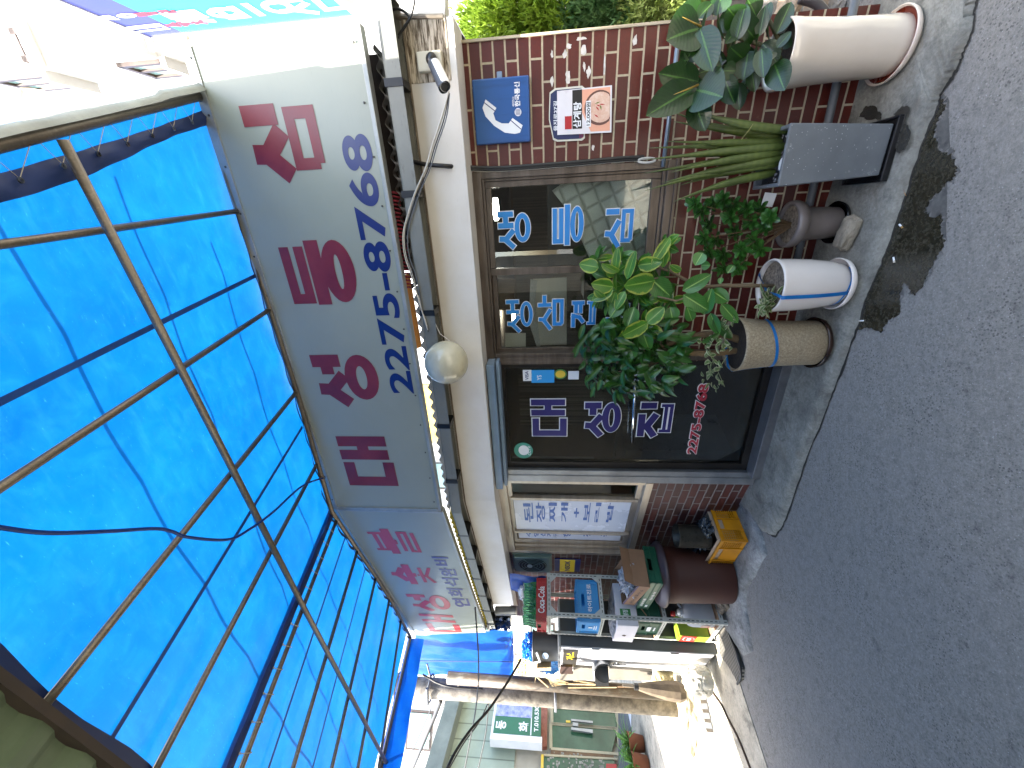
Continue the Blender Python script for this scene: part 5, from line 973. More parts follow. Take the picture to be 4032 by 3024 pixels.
# --- white pot with blue ribbon and the variegated fig
t4, m4_ = pot_thing('variegated_fig', 'fig tree with yellow edged leaves in the round white pot tied with blue ribbon', -.507, -.30)
M_PW = simple('white_glaze', '#bcb4ac', '#c8c0b8', 1.5, .18, coat=.4)
pr4 = [(0, .022), (.105, .022), (.113, .03), (.128, .10), (.140, .20), (.146, .30), (.148, .365), (.150, .38)]
obj('pot', MB().lathe(pr4 + [(.146, .388), (.138, .384), (.134, .36), (.132, .31)], 56), M_PW, t4, m4_, smooth=True)
obj('saucer', MB().lathe([(0, .004), (.118, .0), (.137, .018), (.142, .044), (.137, .046), (.124, .02), (0, .016)], 56), M_PW, t4, m4_, smooth=True)
obj('soil', MB().disc(.136, .362, 32), M_GRAV, t4, m4_)
M_RIB = sheetmat('blue_ribbon', '#155f9e', '#1c72b4', .25, .3, 8)
def ribbon(pts, w_, M, par, up_=None):
    vs = []; pts = [Vector(p) for p in pts]
    for i, p in enumerate(pts):
        t = (pts[min(i+1, len(pts)-1)] - pts[max(i-1, 0)]).normalized(); n0 = Vector((p.x, p.y, 0)).normalized() if not up_ else up_; s_ = t.cross(n0).normalized() * w_ / 2; vs += [p - s_, p, p + s_]; vs[-2] = p + n0 * .0015
    return obj('ribbon', MB().add(vs, [f for i in range(len(pts)-1) for f in ((3*i, 3*i+1, 3*i+4, 3*i+3), (3*i+1, 3*i+2, 3*i+5, 3*i+4))]), M_RIB, par, M, smooth=True)
def rad(pr, z):
    for (a, b), (c, d) in zip(pr, pr[1:]):
        if b <= z <= d and d > b: return a + (c - a) * (z - b) / (d - b)
    return pr[-1][0]
ang = R(-103)
ribbon([Vector((math.cos(ang), math.sin(ang), 0)) * (rad(pr4, z) + .003) + Vector((0, 0, z)) for z in [.03 + .355 * k / 12 for k in range(13)]] + [(math.cos(ang) * .12, math.sin(ang) * .12, .395), (-.02, -.03, .41), (.03, .07, .405), (.05, .12, .395)], .022, m4_, t4)
ribbon([Vector((math.cos(R(a)), math.sin(R(a)), 0)) * .119 + Vector((0, 0, .04 + .01 * math.sin(R(a * 2)))) for a in range(-170, -20, 10)], .008, m4_, t4)
M_BARK = simple('pale_bark', '#4f4231', '#6f604a', 9, .85, bump=.4, bsc=60, stretch=(1, 1, .4))
tk = MB(); Mi = m4_.inverted() @ A.M()
def tp_(x, y, d): return Mi @ A.v(D(x, y), d)
tk.tube([(.0, .0, .33), tp_(1600,617,-.30), tp_(1560,617,-.30), tp_(1515,620,-.30), tp_(1480,604,-.30), tp_(1445,585,-.29), tp_(1415,577,-.28)], [.011, .011, .010, .010, .009, .008, .006], 10)
tk.tube([tp_(1515,620,-.30), tp_(1490,640,-.32), tp_(1460,650,-.33), tp_(1420,640,-.33)], [.008, .007, .006, .004], 8)
tk.tube([tp_(1460,598,-.3), tp_(1420,600,-.33), tp_(1390,610,-.34), tp_(1360,620,-.34)], [.006, .005, .004, .003], 8); tk.tube([tp_(1445,585,-.29), tp_(1440,560,-.28), tp_(1435,525,-.28)], [.005, .004, .002], 8)
obj('trunk', tk, M_BARK, t4, m4_, smooth=True)
LM4 = leafmat('variegated_leaf', '#2c5a1c', '#4a8028', '#8aa84a', '#8f9a3c', .3, .3, .22, .76); LM4b = leafmat('plain_fig_leaf', '#24501f', '#3f7430', '#8fb05a', None, .28, .28, .25)
lv = MB(); lv2 = MB(); X4 = lambda x, y: T(4, x, y); X5 = lambda x, y: T(5, x, y)
for (b, t, w_, v_) in [((1668,75),(1538,50),60,1),((1795,105),(1685,55),48,1),((1760,200),(1620,180),62,1),((1850,150),(1905,-40),40,1),((1775,100),(1790,-60),40,1),((2032,160),(1832,200),92,1),((1760,215),(1620,290),52,1),((1775,230),(1735,350),44,1),((1840,230),(1770,350),44,1),((1990,430),(1795,535),62,1),((1980,435),(2095,330),60,1),((1985,440),(2080,545),60,1),((1950,480),(1995,620),60,2),((1900,330),(1850,470),60,2),((1815,290),(1740,400),60,2),((1700,270),(1640,220),40,1),((1870,560),(1790,570),70,2),
    ((1920,60),(2080,40),60,1),((2010,150),(2140,270),80,2),((2130,330),(2150,430),60,2),((2130,-120),(2010,60),45,1),((2100,-60),(2080,80),45,1),((2200,100),(2130,60),30,1),((1700,400),(1760,560),60,2),((1820,640),(1930,600),60,2),((1900,560),(1850,690),50,2)]:
    (leafpx(lv, m4_, X4(*b), X4(*t), w_ * .95, -.34, -.40 + random.uniform(0, .1), Vector((random.uniform(-.4,.4), -1, random.uniform(.2,.7))), .18, .12) if v_ == 1 else leafpx(lv2, m4_, X4(*b), X4(*t), w_, -.32, -.34, Vector((random.uniform(-.4,.4), -1, random.uniform(.2,.7))), .18, .15))
for (b, t, w_, v_) in [((0,225),(192,118),58,2),((5,250),(175,360),66,2),((185,220),(298,300),62,2),((135,380),(190,210),50,2),((250,310),(362,440),45,2),((180,370),(235,515),42,2),((120,60),(180,60),35,2),((130,-20),(80,60),50,2),((60,420),(30,330),40,2),((250,140),(240,180),20,2),((330,60),(290,110),30,2)]:
    leafpx(lv2, m4_, X5(*b), X5(*t), w_, -.33, -.36, Vector((random.uniform(-.4,.4), -1, random.uniform(.2,.6))), .18, .12)
rnd = random.Random(21)
for (x, y) in [(1330,590),(1350,640),(1290,560),(1400,650),(1440,610),(1370,610),(1320,650),(1440,530),(1310,600),(1340,560),(1380,570),(1360,680),(1390,700),(1300,640),(1340,700),(1420,680),(1410,580),(1380,640),(1450,650),(1350,615)]:
    c = tp_(x, y, -.28)
    for k in range(9): a = rnd.uniform(0, 6.28); (lv if rnd.random() < .35 else lv2).leaf(c, Vector((math.cos(a), rnd.uniform(-.8, .5), math.sin(a) * .8 + .1)), Vector((0, -.5, 1)), rnd.uniform(.075, .11), rnd.uniform(.042, .056), .2, .3, 8, pw=.6)
obj('foliage', lv, LM4, t4, m4_, smooth=True); obj('foliage', lv2, LM4b, t4, m4_, smooth=True)
def tuft(mb, c, n_, sd, L0=.05, W0=.02):
    L0 *= 1.15; W0 *= 1.45
    r_ = random.Random(sd)
    for k in range(n_): a = r_.uniform(0, 6.28); mb.leaf(c + Vector((r_.uniform(-.04,.04), r_.uniform(-.03,.03), r_.uniform(-.01,.05))), Vector((math.cos(a), math.sin(a), r_.uniform(.0, .9))), Vector((0, 0, 1)), L0 * r_.uniform(.7, 1.2), W0 * r_.uniform(.8, 1.2), .25, .4, 5)
LM6 = leafmat('cream_edged_leaf', '#3c5a2a', '#5a7a3c', '#9aa86a', '#b9b48e', .35, .3, .1, .5)
gt_ = MB(); tuft(gt_, Vector((-.075, -.05, .37)), 34, 3, .055, .022); tuft(gt_, Vector((-.11, -.06, .40)), 14, 8, .05, .02); obj('ground_leaves', gt_, LM6, t4, m4_, smooth=True)
gt_ = MB(); gt_.leaf(Vector((.05, -.09, .345)), Vector((.6, .1, .3)), Vector((0, 0, 1)), .045, .03, .2, .2); obj('yellow_leaf', gt_, simple('yellow_leaf', '#a89a2a', '#b8a83a', 6, .5), t4, m4_, smooth=True)
# --- beige stone pot with the twin trunked drooping plant
t5, m5_ = pot_thing('drooping_tree', 'small tree with twisted twin trunk and drooping dark leaves in the tall beige stoneware pot', -.874, -.255)
mb5 = NM('stoneware', .75); n_ = mb5.noise(90, 6, None, .8); mb5.col(mb5.mix(mb5.ramp(mb5.noise(2.5, 5), [(.35, 0.), (.7, .5)]), mb5.ramp(n_, [(.35, '#665a48'), (.6, '#94876f'), (.8, '#ab9f88')]), '#7d6a50')); mb5.bump(n_, .25, .002)
pr5 = [(0, .02), (.130, .02), (.136, .03), (.137, .15), (.143, .28), (.155, .40), (.166, .47), (.170, .49)]
obj('pot', MB().lathe(pr5 + [(.166, .497), (.158, .49), (.152, .45)], 56), mb5.m, t5, m5_, smooth=True)
obj('saucer', MB().lathe([(0, .004), (.135, .0), (.150, .012), (.155, .036), (.150, .038), (.138, .018), (0, .014)], 56), simple('dark_brown_glaze', '#1d120d', '#2e1e16', 4, .25), t5, m5_, smooth=True)
obj('soil', MB().disc(.158, .477, 32), M_SOIL, t5, m5_)
ribbon([Vector((math.cos(R(a)), math.sin(R(a)), 0)) * (rad(pr5, .30 + .05 * math.sin(R(a + 100))) + .003) + Vector((0, 0, .30 + .03 * math.sin(R(a + 110)))) for a in range(-190, 15, 8)], .017, m5_, t5)
ribbon([Vector((math.cos(R(-165)), math.sin(R(-165)), 0)) * (rad(pr5, z) + .004) + Vector((0, 0, z)) for z in [.28 + .21 * k / 8 for k in range(9)]] + [(-.15, .0, .50), (-.06, .06, .505), (.08, .1, .505)], .014, m5_, t5)
tk = MB(); Mi = m5_.inverted() @ A.M()
tk.tube([(.02, 0, .44), tp_(1560,722,-.25), tp_(1520,722,-.25), tp_(1480,730,-.25), tp_(1440,745,-.25), tp_(1390,760,-.24)], [.024, .022, .020, .018, .015, .010], 12)
tk.tube([(-.035, -.01, .44), tp_(1560,762,-.27), tp_(1520,764,-.27), tp_(1480,762,-.26), tp_(1440,770,-.25), tp_(1400,790,-.25)], [.020, .019, .019, .017, .014, .009], 12)
obj('trunk', tk, simple('twisted_bark', '#4a3a28', '#6b573c', 7, .85, bump=.7, bsc=40), t5, m5_, smooth=True)
LM5 = leafmat('drooping_leaf', '#1d3a15', '#365f27', '#4d7038', None, .28, .2, .05)
lv = MB(); rnd = random.Random(33)
for i in range(430):
    x, y = rnd.uniform(1262, 1480), rnd.uniform(700, 850)
    if (x - 1370) ** 2 / 120 ** 2 + (y - 765) ** 2 / 88 ** 2 > 1: continue
    c = tp_(x, y, -.27 + rnd.uniform(-.10, .12)); a = rnd.uniform(0, 6.28); lv.leaf(c, Vector((math.cos(a) * .9, math.sin(a) * .6 - .15, rnd.uniform(-1.1, .4))), Vector((rnd.uniform(-.5,.5), -.6, 1)), rnd.uniform(.08, .13), rnd.uniform(.034, .052), .35, rnd.uniform(.3, .9), 6)
for (x0, y0, x1, y1, w_) in [(1250,745,1240,775,12),(1262,700,1250,735,14),(1265,780,1250,800,12),(1330,840,1340,870,12),(1300,820,1290,845,12),(1395,800,1420,855,22),(1420,760,1480,800,26),(1430,720,1500,735,26),(1440,760,1500,785,20),(1420,700,1470,690,20),(1340,850,1350,875,9),(1285,835,1275,860,10),(1380,820,1395,850,12),(1270,720,1235,765,12),(1300,790,1262,830,12),(1540,690,1585,735,26),(1515,740,1560,720,16)]:
    leafpx(lv, m5_, D(x0, y0), D(x1, y1), w_ * 1.6, -.34, -.36, Vector((random.uniform(-.5,.5), -1, .3)), .3, .2)
obj('foliage', lv, LM5, t5, m5_, smooth=True)
tg = MB(); r_ = random.Random(5)
for i in range(16):
    x, y = r_.uniform(1360, 1470), r_.uniform(715, 800); c = tp_(x, y, -.25); tg.tube([tp_(1440, 755, -.25), (tp_(1440, 755, -.25) + c) / 2 + Vector((0, 0, .01)), c], [.005, .003, .0015], 5)
obj('twigs', tg, simple('twig', '#3a3020', '#4a3e2a', 8, .8), t5, m5_)
gt_ = MB()
for k, (x, y, d) in enumerate(((1555,745,-.36),(1548,770,-.37),(1555,790,-.38),(1540,815,-.36),(1560,830,-.36),(1575,745,-.38),(1580,700,-.34),(1535,745,-.34))): tuft(gt_, Mi @ A.v(D(x, y), d), 9, 40 + k, .045, .02)
gt_.tube([Mi @ A.v(D(1570,770), -.36), Mi @ A.v(D(1550,800), -.37), Mi @ A.v(D(1565,835), -.36)], .002, 5)
obj('ground_leaves', gt_, LM6, t5, m5_, smooth=True)
# --- small things on the pavement and the road
v = A.g(T(2,1110,1510), .05)
rock('concrete_block', 'chipped concrete block lying in front of the short round grey pot', 'block', None, .075, simple('block_concrete', '#6b6457', '#8f8778', 14, .95, bump=.9, bsc=50), (1.25, .62, .5), 5, A.M(v[0], v[1], .085, R(-12)), .18)
v = A.g(T(2,1455,1250), .0); t_ = thing('fallen_leaf', 'curled orange leaf on the wet road in front of the square planter', 'leaf', A.M(v[0], v[1], .012)); mt = A.M(v[0], v[1], .012)
obj('blade', MB().leaf(Vector((0, .0, 0)), Vector((.6, .8, .05)), Vector((0, 0, 1)), .04, .028, .6, .5, 6), simple('orange_leaf', '#9a4a1c', '#b55f28', 20, .5), t_, mt, smooth=True); obj('stalk', MB().tube([(0, 0, 0), (-.012, -.02, .004)], .001, 5), simple('leaf_stalk', '#a0703a', None, 4, .6), t_, mt)
for k, (p, a, lb) in enumerate(((T(2,1415,1465), 60, 'cigarette butt with a tan end lying in the puddle before the block'), (T(5,1370,25), 35, 'white cigarette butt at the edge of the puddle before the white pot'), (T(5,1158,420), -70, 'white cigarette butt in the puddle before the beige pot'))):
    v = A.g(p, .008); t_ = thing('cigarette_butt', lb, 'cigarette', A.M(v[0], v[1], .009, R(a))); mt = A.M(v[0], v[1], .009, R(a))
    obj('paper', MB().tube([(-.004, 0, 0), (.014, 0, 0)], .004, 10), M_LWHITE, t_, mt); obj('filter', MB().tube([(-.014, 0, 0), (-.004, 0, 0)], .0041, 10), simple('filter_tan', '#9a7a4a' if k == 0 else '#b5ad9c', None, 4, .8), t_, mt)
lt = MB(); rnd = random.Random(8)
for i in range(90):
    x, y = rnd.uniform(-2.3, 1.2), rnd.uniform(-2.2, -.5); s_ = rnd.uniform(.0015, .0045); lt.add([(x, y, .004), (x + s_, y + s_ * .3, .006), (x + s_ * .5, y + s_, .004)], [(0, 1, 2)])
for i in range(60):
    x, y = rnd.uniform(-.25, .12), rnd.uniform(-.39, -.2); s_ = .0035; lt.add([(x, y, AZ + .018), (x + s_, y, AZ + .022), (x + s_ * .5, y + s_, AZ + .018)], [(0, 1, 2)])
tag(obj('grit', lt, simple('grit', '#26262a', '#c4c4c0', 3000, .8), None, A.M()), 'loose pale and black grit scattered over the road and pavement', 'grit', kind='stuff')
# ================================================================== the cluttered end: rack, crates, barrel
def crate(name, label, cat, M, lx, ly, lz, mat, group=None, mode='plain', th=.008):
    t = thing(name, label, cat, M, group); b = MB(); b.box((-lx/2, -ly/2, 0), (lx/2, ly/2, .008))
    def wall(p0, p1, axis):
        pass
    hw, hh = .055, .016; zc_ = lz * .70
    for sx in (-1, 1):         # end walls with a grip hole
        x0, x1 = sorted((sx * lx/2, sx * (lx/2 - th)))
        b.box((x0, -ly/2, .008), (x1, ly/2, zc_ - hh)).box((x0, -ly/2, zc_ + hh), (x1, ly/2, lz)).box((x0, -ly/2, zc_ - hh), (x1, -hw, zc_ + hh)).box((x0, hw, zc_ - hh), (x1, ly/2, zc_ + hh))
    for sy in (-1, 1):
        y0, y1 = sorted((sy * ly/2, sy * (ly/2 - th)))
        if mode == 'slot': b.box((-lx/2 + th, y0, .008), (lx/2 - th, y1, zc_ - hh)).box((-lx/2 + th, y0, zc_ + hh), (lx/2 - th, y1, lz)).box((-lx/2 + th, y0, zc_ - hh), (-hw, y1, zc_ + hh)).box((hw, y0, zc_ - hh), (lx/2 - th, y1, zc_ + hh))
        else: b.box((-lx/2 + th, y0, .008), (lx/2 - th, y1, lz))
    obj('body', b, mat, t, M, bevel=.0015, seg=1)
    r = MB()
    for z in (lz - .012, lz * .45 if mode != 'slot' else lz - .028, .004):
        r.box((-lx/2 - .006, -ly/2 - .006, z), (lx/2 + .006, -ly/2, z + .008)).box((-lx/2 - .006, ly/2, z), (lx/2 + .006, ly/2 + .006, z + .008)).box((-lx/2 - .006, -ly/2, z), (-lx/2, ly/2, z + .008)).box((lx/2, -ly/2, z), (lx/2 + .006, ly/2, z + .008))
    for k in (-.49, -.42, .42, .49):
        r.box((k*lx - .004, -ly/2 - .005, .012), (k*lx + .004, -ly/2, lz - .012)); r.box((lx/2, k*ly - .004, .012), (lx/2 + .005, k*ly + .004, lz - .012)); r.box((-lx/2 - .005, k*ly - .004, .012), (-lx/2, k*ly + .004, lz - .012))
    obj('rim', r, mat, t, M); return t
# rack: local frame at its near right corner, x along the wall (left is negative), y into the wall
rk0 = B.M(-1.38, -.60, 0); rack = thing('shelf_rack', 'white slotted steel rack of four shelves beside the brown barrel', 'rack', rk0)
mr_ = NM('slotted_white_steel', .4); tc = mr_.n('TexCoord'); sx = mr_.n('SeparateXYZ'); mr_.l(tc.outputs['Object'], sx.inputs[0])
mr_.col(mr_.mix(mr_.ramp(mr_.noise(9, 5), [(.4, 0.), (.75, .5)]), '#a5a8a2', '#80837e'))
M_RACK = mr_.m; M_SLOT = simple('slot_dark', '#1a1b1a', None, 3, .8)
RWx, RDy, RH = -.545, .41, 1.74; pst, slt = None, None
levels = [.11, .63, 1.215, 1.735]
for (x, y, ax, ay) in ((0, 0, -1, 1), (RWx, 0, 1, 1), (0, RDy, -1, -1), (RWx, RDy, 1, -1)):
    p = MB(); p.box(tuple(sorted((x, x + ax * .036))[:1]) + (min(y, y + ay*.003), .02), (max(x, x + ax*.036), max(y, y + ay*.003), RH)); p.box((min(x, x + ax*.003), min(y, y + ay*.036), .02), (max(x, x + ax*.003), max(y, y + ay*.036), RH))
    po = obj('post', p, M_RACK, rack, rk0); sl2 = MB(); z = .05
    while z < RH - .03:
        sl2.box((x + ax*.014, min(y - ay*.0008, y + ay*.0002), z), (x + ax*.021, max(y - ay*.0008, y + ay*.0002), z + .024)) if ax > 0 else sl2.box((x + ax*.021, min(y - ay*.0008, y + ay*.0002), z), (x + ax*.014, max(y - ay*.0008, y + ay*.0002), z + .024))
        y0, y1 = sorted((y + ay*.014, y + ay*.021)); xx0, xx1 = sorted((x - ax*.0008, x + ax*.0002)); sl2.box((xx0, y0, z), (xx1, y1, z + .024)); z += .042
    obj('slots', sl2, M_SLOT, po, rk0)
    f = MB(); f.box((x - .004 if ax < 0 else x - .004, y - .006, 0), (x + .03 if ax > 0 else x + .006, y + .03, .022)) if y == 0 else None
    if y == 0: obj('foot', f, M_WHITE, rack, rk0, bevel=.004)
M_BOARD = simple('chipboard', '#6b5440', '#8a6f56', 12, .7, stretch=(1, 1, 6))
for z in levels:
    s_ = MB(); s_.box((RWx, -.002, z - .036), (0, .001, z)).box((RWx, RDy - .001, z - .036), (0, RDy + .002, z)).box((-.001, 0, z - .036), (.002, RDy, z)).box((RWx - .002, 0, z - .036), (RWx + .001, RDy, z))
    so = obj('shelf', s_, M_RACK, rack, rk0); obj('board', MB().box((RWx + .004, .004, z - .014), (-.004, RDy - .004, z + .004)), M_BOARD, so, rk0)
    d_ = MB(); x = -.05
    while x > RWx + .05: d_.box((x - .024, -.0032, z - .021), (x, -.0018, z - .015)); x -= .042
    y = .05
    while y < RDy - .05: d_.box((.0018, y, z - .021), (.0032, y + .024, z - .015)); y += .042
    obj('slots', d_, M_SLOT, so, rk0)
gp_ = MB()
for (x, y, sg) in ((0, 0, -1), (RWx, 0, 1)):
    for z, zs in ((RH - .036, -1),):
        gp_.prism([(x + sg*.036, z), (x + sg*.10, z), (x + sg*.036, z + zs*.065)], -.0025, .002)
for (y, sg) in ((.036, 1), (RDy - .036, -1)):
    gp_.add([(.001, y, RH - .036), (.001, y + sg*.065, RH - .036), (.001, y, RH - .10)], [(0, 1, 2)])
    gp_.add([(.0, y, 1.215), (.0, y + sg*.05, 1.215), (.0, y, 1.215 + .06)], [(0, 1, 2)])
obj('corner_plate', gp_, M_RACK, rack, rk0)
# red crate of green bottles on top: long side (depth) .42, faces right
M_CRED = simple('red_crate_plastic', '#84141c', '#a01d26', 3, .35); M_CBLU = simple('blue_crate_plastic', '#1c6fa6', '#2a80b8', 3, .38); M_CGRN = simple('green_crate_plastic', '#123f2f', '#1b5340', 3, .4)
def bcr(s, d, z, rz=90, tilt=0): return B.M(s, d, z, R(rz)) @ Matrix.Rotation(R(tilt), 4, 'Y')
cm_ = bcr(-1.545, -.445, 1.742); cr1 = crate('bottle_crate', 'red soft drink crate full of green bottles on top of the white rack', 'crate', cm_, .40, .30, .105, M_CRED)
m_ = MB(); text(m_, 'Coca-Cola', -.13, .12, .02, .085, -.1575, .015); obj('lettering', m_, M_LWHITE, cr1, cm_)
LM_BG = NM('green_bottle_glass', .04); LM_BG.b.inputs['Transmission Weight'].default_value = .8; LM_BG.col('#6fb98a'); LM_BG.b.inputs['IOR'].default_value = 1.3
bprof = [(0, .0), (.029, .0), (.031, .01), (.031, .10), (.028, .135), (.016, .17), (.0125, .19), (.0125, .214), (.0145, .216), (.0145, .226), (.011, .228), (0, .228)]
proto = None; k = 0
rows = ['by the street', 'second from street', 'in the middle', 'second from wall', 'by the wall']; colsn = ['nearest the door', 'second from the door', 'third from the door', 'farthest from the door']
for i in range(5):
    for j in range(4):
        M = cm_ @ Matrix.Translation((-.155 + i * .077, -.105 + j * .07, .012)); 
        if proto is None:
            b_t = thing('bottle', '', 'bottle', M); obj('glass', MB().lathe(bprof, 18), LM_BG.m, b_t, M, smooth=True); obj('cap', MB().lathe([(0, .224), (.0155, .224), (.0155, .233), (0, .234)], 14), M_SILV, b_t, M); proto = b_t
        else:
            b_t = proto.copy(); SC.collection.objects.link(b_t); WM[b_t.name] = M; b_t.matrix_basis = M
            for ch in list(proto.children): c_2 = ch.copy(); SC.collection.objects.link(c_2); c_2.parent = b_t
        b_t['label'] = 'green bottle in the red crate, row %s, %s' % (rows[i], colsn[j]); b_t['category'] = 'bottle'; b_t['group'] = 'green bottles standing in the red crate'
# blue crate on the shelf below
cm2 = bcr(-1.56, -.435, 1.22); cr2 = crate('drinks_crate', 'sky blue drinks crate on the rack shelf under the red crate', 'crate', cm2, .38, .33, .225, M_CBLU, None, 'slot')
m_ = MB(); text(m_, '하이트진로', -.11, .15, .07, .115, -.1735, .02); m_.prism([(-.15 + .02*math.cos(2*math.pi*i/20), .092 + .022*math.sin(2*math.pi*i/20)) for i in range(20)], -.1735, .001); obj('lettering', m_, M_LWHITE, cr2, cm2)
m_ = MB(); m_.prism([(-.05, .05), (.05, .05), (.05, .058), (-.05, .058)], 0, .001).prism([(-.06, .03), (.06, .03), (.06, .036), (-.06, .036)], 0, .001).box((-.012, 0, .07), (.012, .001, .11)); obj('emblem', m_, M_LWHITE, cr2, cm2 @ Matrix.Translation((-.1965, 0, 0)) @ Matrix.Rotation(R(-90), 4, 'Z'))
# green crate and white box on the next shelf
cm3 = bcr(-1.60, -.42, .635); cr3 = crate('vegetable_crate', 'dark green plastic crate on the rack shelf under the white box', 'crate', cm3, .36, .34, .22, M_CGRN)
m_ = MB(); m_.box((-.06, 0, .08), (.06, .001, .12)).box((-.05, 0, .04), (.05, .001, .055)); obj('emblem', m_, M_LWHITE, cr3, cm3 @ Matrix.Translation((-.1865, 0, 0)) @ Matrix.Rotation(R(-90), 4, 'Z'))
wm = B.M(-1.63, -.45, .865); wbx = thing('white_box', 'white carton with a green label on the green crate inside the rack', 'box', wm)
obj('carton', MB().box((-.24, -.20, 0), (.235, .19, .20)), simple('white_card', '#b3b1b6', '#c1bfc4', 4, .7), wbx, wm, bevel=.004)
obj('label', MB().box((.2355, -.13, .06), (.2365, -.05, .16)), simple('label_green', '#2c6a34', None, 3, .5), wbx, wm, bevel=.0)
m_ = MB(); text(m_, '청정', -.03, .03, .085, .135, 0, .02); obj('label_lettering', m_, M_LWHITE, wbx, wm @ Matrix.Translation((.2372, -.09, 0)) @ Matrix.Rotation(R(90), 4, 'Z'))
m_ = MB(); m_.prism([(-.07, .10), (-.04, .085), (-.015, .11), (-.035, .13), (-.06, .12)], -.2015, .001); obj('print', m_, simple('carton_print', '#40302a', None, 3, .6), wbx, wm)
M_CLEAR = NM('clear_plastic', .15); M_CLEAR.b.inputs['Alpha'].default_value = .55; M_CLEAR.col('#b9c0c6'); M_CLEAR = M_CLEAR.m
M_BAG = sheetmat('white_plastic_bag', '#9ea3ab', '#b9bdc4', .35, .3, 8, None, .9, .5)
def blob(name, label, cat, M, r, mat, seed, amp=.45, sub=5, group=None):
    bm = bmesh.new(); bmesh.ops.create_icosphere(bm, subdivisions=sub, radius=1)
    for v in bm.verts:
        q_ = v.co.copy(); f_ = abs(noise.noise(q_ * 2.1 + Vector((seed, 0, 0)))) * 1.6 - .5 + .5 * (abs(noise.noise(q_ * 5 + Vector((0, seed, 0)))) * 2 - .6) + .2 * noise.noise(q_ * 11)
        q_ *= 1 + amp * f_; v.co = Vector((q_.x * r[0], q_.y * r[1], max(q_.z, -.75) * r[2]))
    me = bpy.data.meshes.new(name); bm.to_mesh(me); bm.free(); me.materials.append(mat)
    for p in me.polygons: p.use_smooth = True
    try: me.set_sharp_from_angle(angle=R(28))
    except Exception: pass
    o_ = bpy.data.objects.new(name, me); L(o_, None, M); return tag(o_, label, cat, group)
blob('plastic_cover', 'thin white plastic sheet crumpled on top of the white carton in the rack', 'plastic', B.M(-1.65, -.5, 1.075), (.2, .16, .03), M_BAG, 3, .3)
# bottom shelf: jug and oil carton
jm = B.M(-1.50, -.47, .125); jg = thing('plastic_jug', 'white plastic jug with a small orange label on the bottom rack shelf', 'jug', jm)
bm_ = MB(); pr = []
for z, s_ in ((0, .9), (.012, 1), (.2, 1), (.235, .93), (.255, .72), (.27, .45), (.272, .30), (.30, .30)): pr.append((s_, z))
vs = []; n = 28
for s_, z in pr:
    for k in range(n): a = 2*math.pi*k/n; e_ = 4 if s_ > .5 else 2; r_ = 1 / (abs(math.cos(a))**e_ + abs(math.sin(a))**e_) ** (1/e_); vs.append((.075 * s_ * r_ * math.cos(a), .12 * s_ * r_ * math.sin(a), z))
bm_.add(vs, [(i*n+k, i*n+(k+1) % n, (i+1)*n+(k+1) % n, (i+1)*n+k) for i in range(len(pr)-1) for k in range(n)]); 
M_JUG = sheetmat('jug_plastic', '#a5abb3', '#b5bac2', .3, .35, 3, None, 1, 0); obj('bottle_body', bm_, M_JUG, jg, jm, smooth=True)
obj('handle', MB().tube([(0, .03, .265), (0, .07, .30), (0, .10, .285), (0, .105, .23)], .011, 10), M_JUG, jg, jm, smooth=True); obj('cap', MB().lathe([(0, .295), (.026, .295), (.026, .32), (0, .322)], 20), M_WHITE, jg, jm, smooth=True)
obj('label', MB().box((-.03, -.1215, .05), (.03, -.1205, .13)), simple('label_orange', '#a85a34', '#b8b0a8', 14, .5), jg, jm)
om = B.M(-1.79, -.535, .12); oc = thing('oil_carton', 'green and red carton at the left end of the bottom rack shelf', 'box', om)
obj('carton', MB().box((-.10, -.075, 0), (.06, .12, .29)), simple('carton_green', '#6f8a1e', '#84a02c', 3, .5), oc, om, bevel=.004)
obj('red_panel', MB().prism([(-.10, .12), (.06, .12), (.06, .27), (-.10, .27)], -.077, .001), simple('carton_red', '#b32a1c', None, 3, .45), oc, om)
m_ = MB(); m_.prism([(-.02 + .065*math.cos(2*math.pi*i/24), .19 + .055*math.sin(2*math.pi*i/24)) for i in range(24)], -.079, .001); obj('oval', m_, M_LWHITE, oc, om)
m_ = MB(); m_.prism([(-.02 + .06*math.cos(2*math.pi*i/24), .19 + .05*math.sin(2*math.pi*i/24)) for i in range(24)], -.0805, .001); obj('oval', m_, simple('carton_red_b', '#b32a1c', None, 3, .45), oc, om)
m_ = MB(); text(m_, '콩기름', -.055, .015, .17, .21, -.082, .03); obj('lettering', m_, M_LWHITE, oc, om)
rc = B.M(-1.70, -.50, .40); r_t = thing('sauce_bottle', 'small clear bottle with a red cap behind the green and red carton', 'bottle', B.M(-1.70, -.42, .12)); rc = B.M(-1.70, -.42, .12)
obj('body', MB().lathe([(0, 0), (.045, 0), (.048, .02), (.048, .22), (.02, .28), (.018, .31)], 20), M_CLEAR, r_t, rc, smooth=True); obj('cap', MB().lathe([(0, .30), (.024, .30), (.024, .34), (0, .342)], 16), M_RED2, r_t, rc, smooth=True)
# barrel with lid
bm0 = B.M(-1.07, -.285, .04); br_ = thing('barrel', 'large brown plastic barrel with a purplish lid standing between rack and yellow crate', 'barrel', bm0)
obj('body', MB().lathe([(0, .0), (.225, .0), (.232, .01), (.240, .2), (.247, .5), (.25, .60), (.262, .605), (.262, .625), (.24, .625)], 56), simple('brown_plastic', '#351a12', '#45261d', 3, .6), br_, bm0, smooth=True)
obj('lid', MB().lathe([(.262, .605), (.285, .60), (.29, .61), (.285, .635), (.27, .64), (.262, .66), (.235, .672), (.1, .676), (0, .676)], 56), simple('lid_plastic', '#3a2f33', '#493d40', 3, .5), br_, bm0, smooth=True)
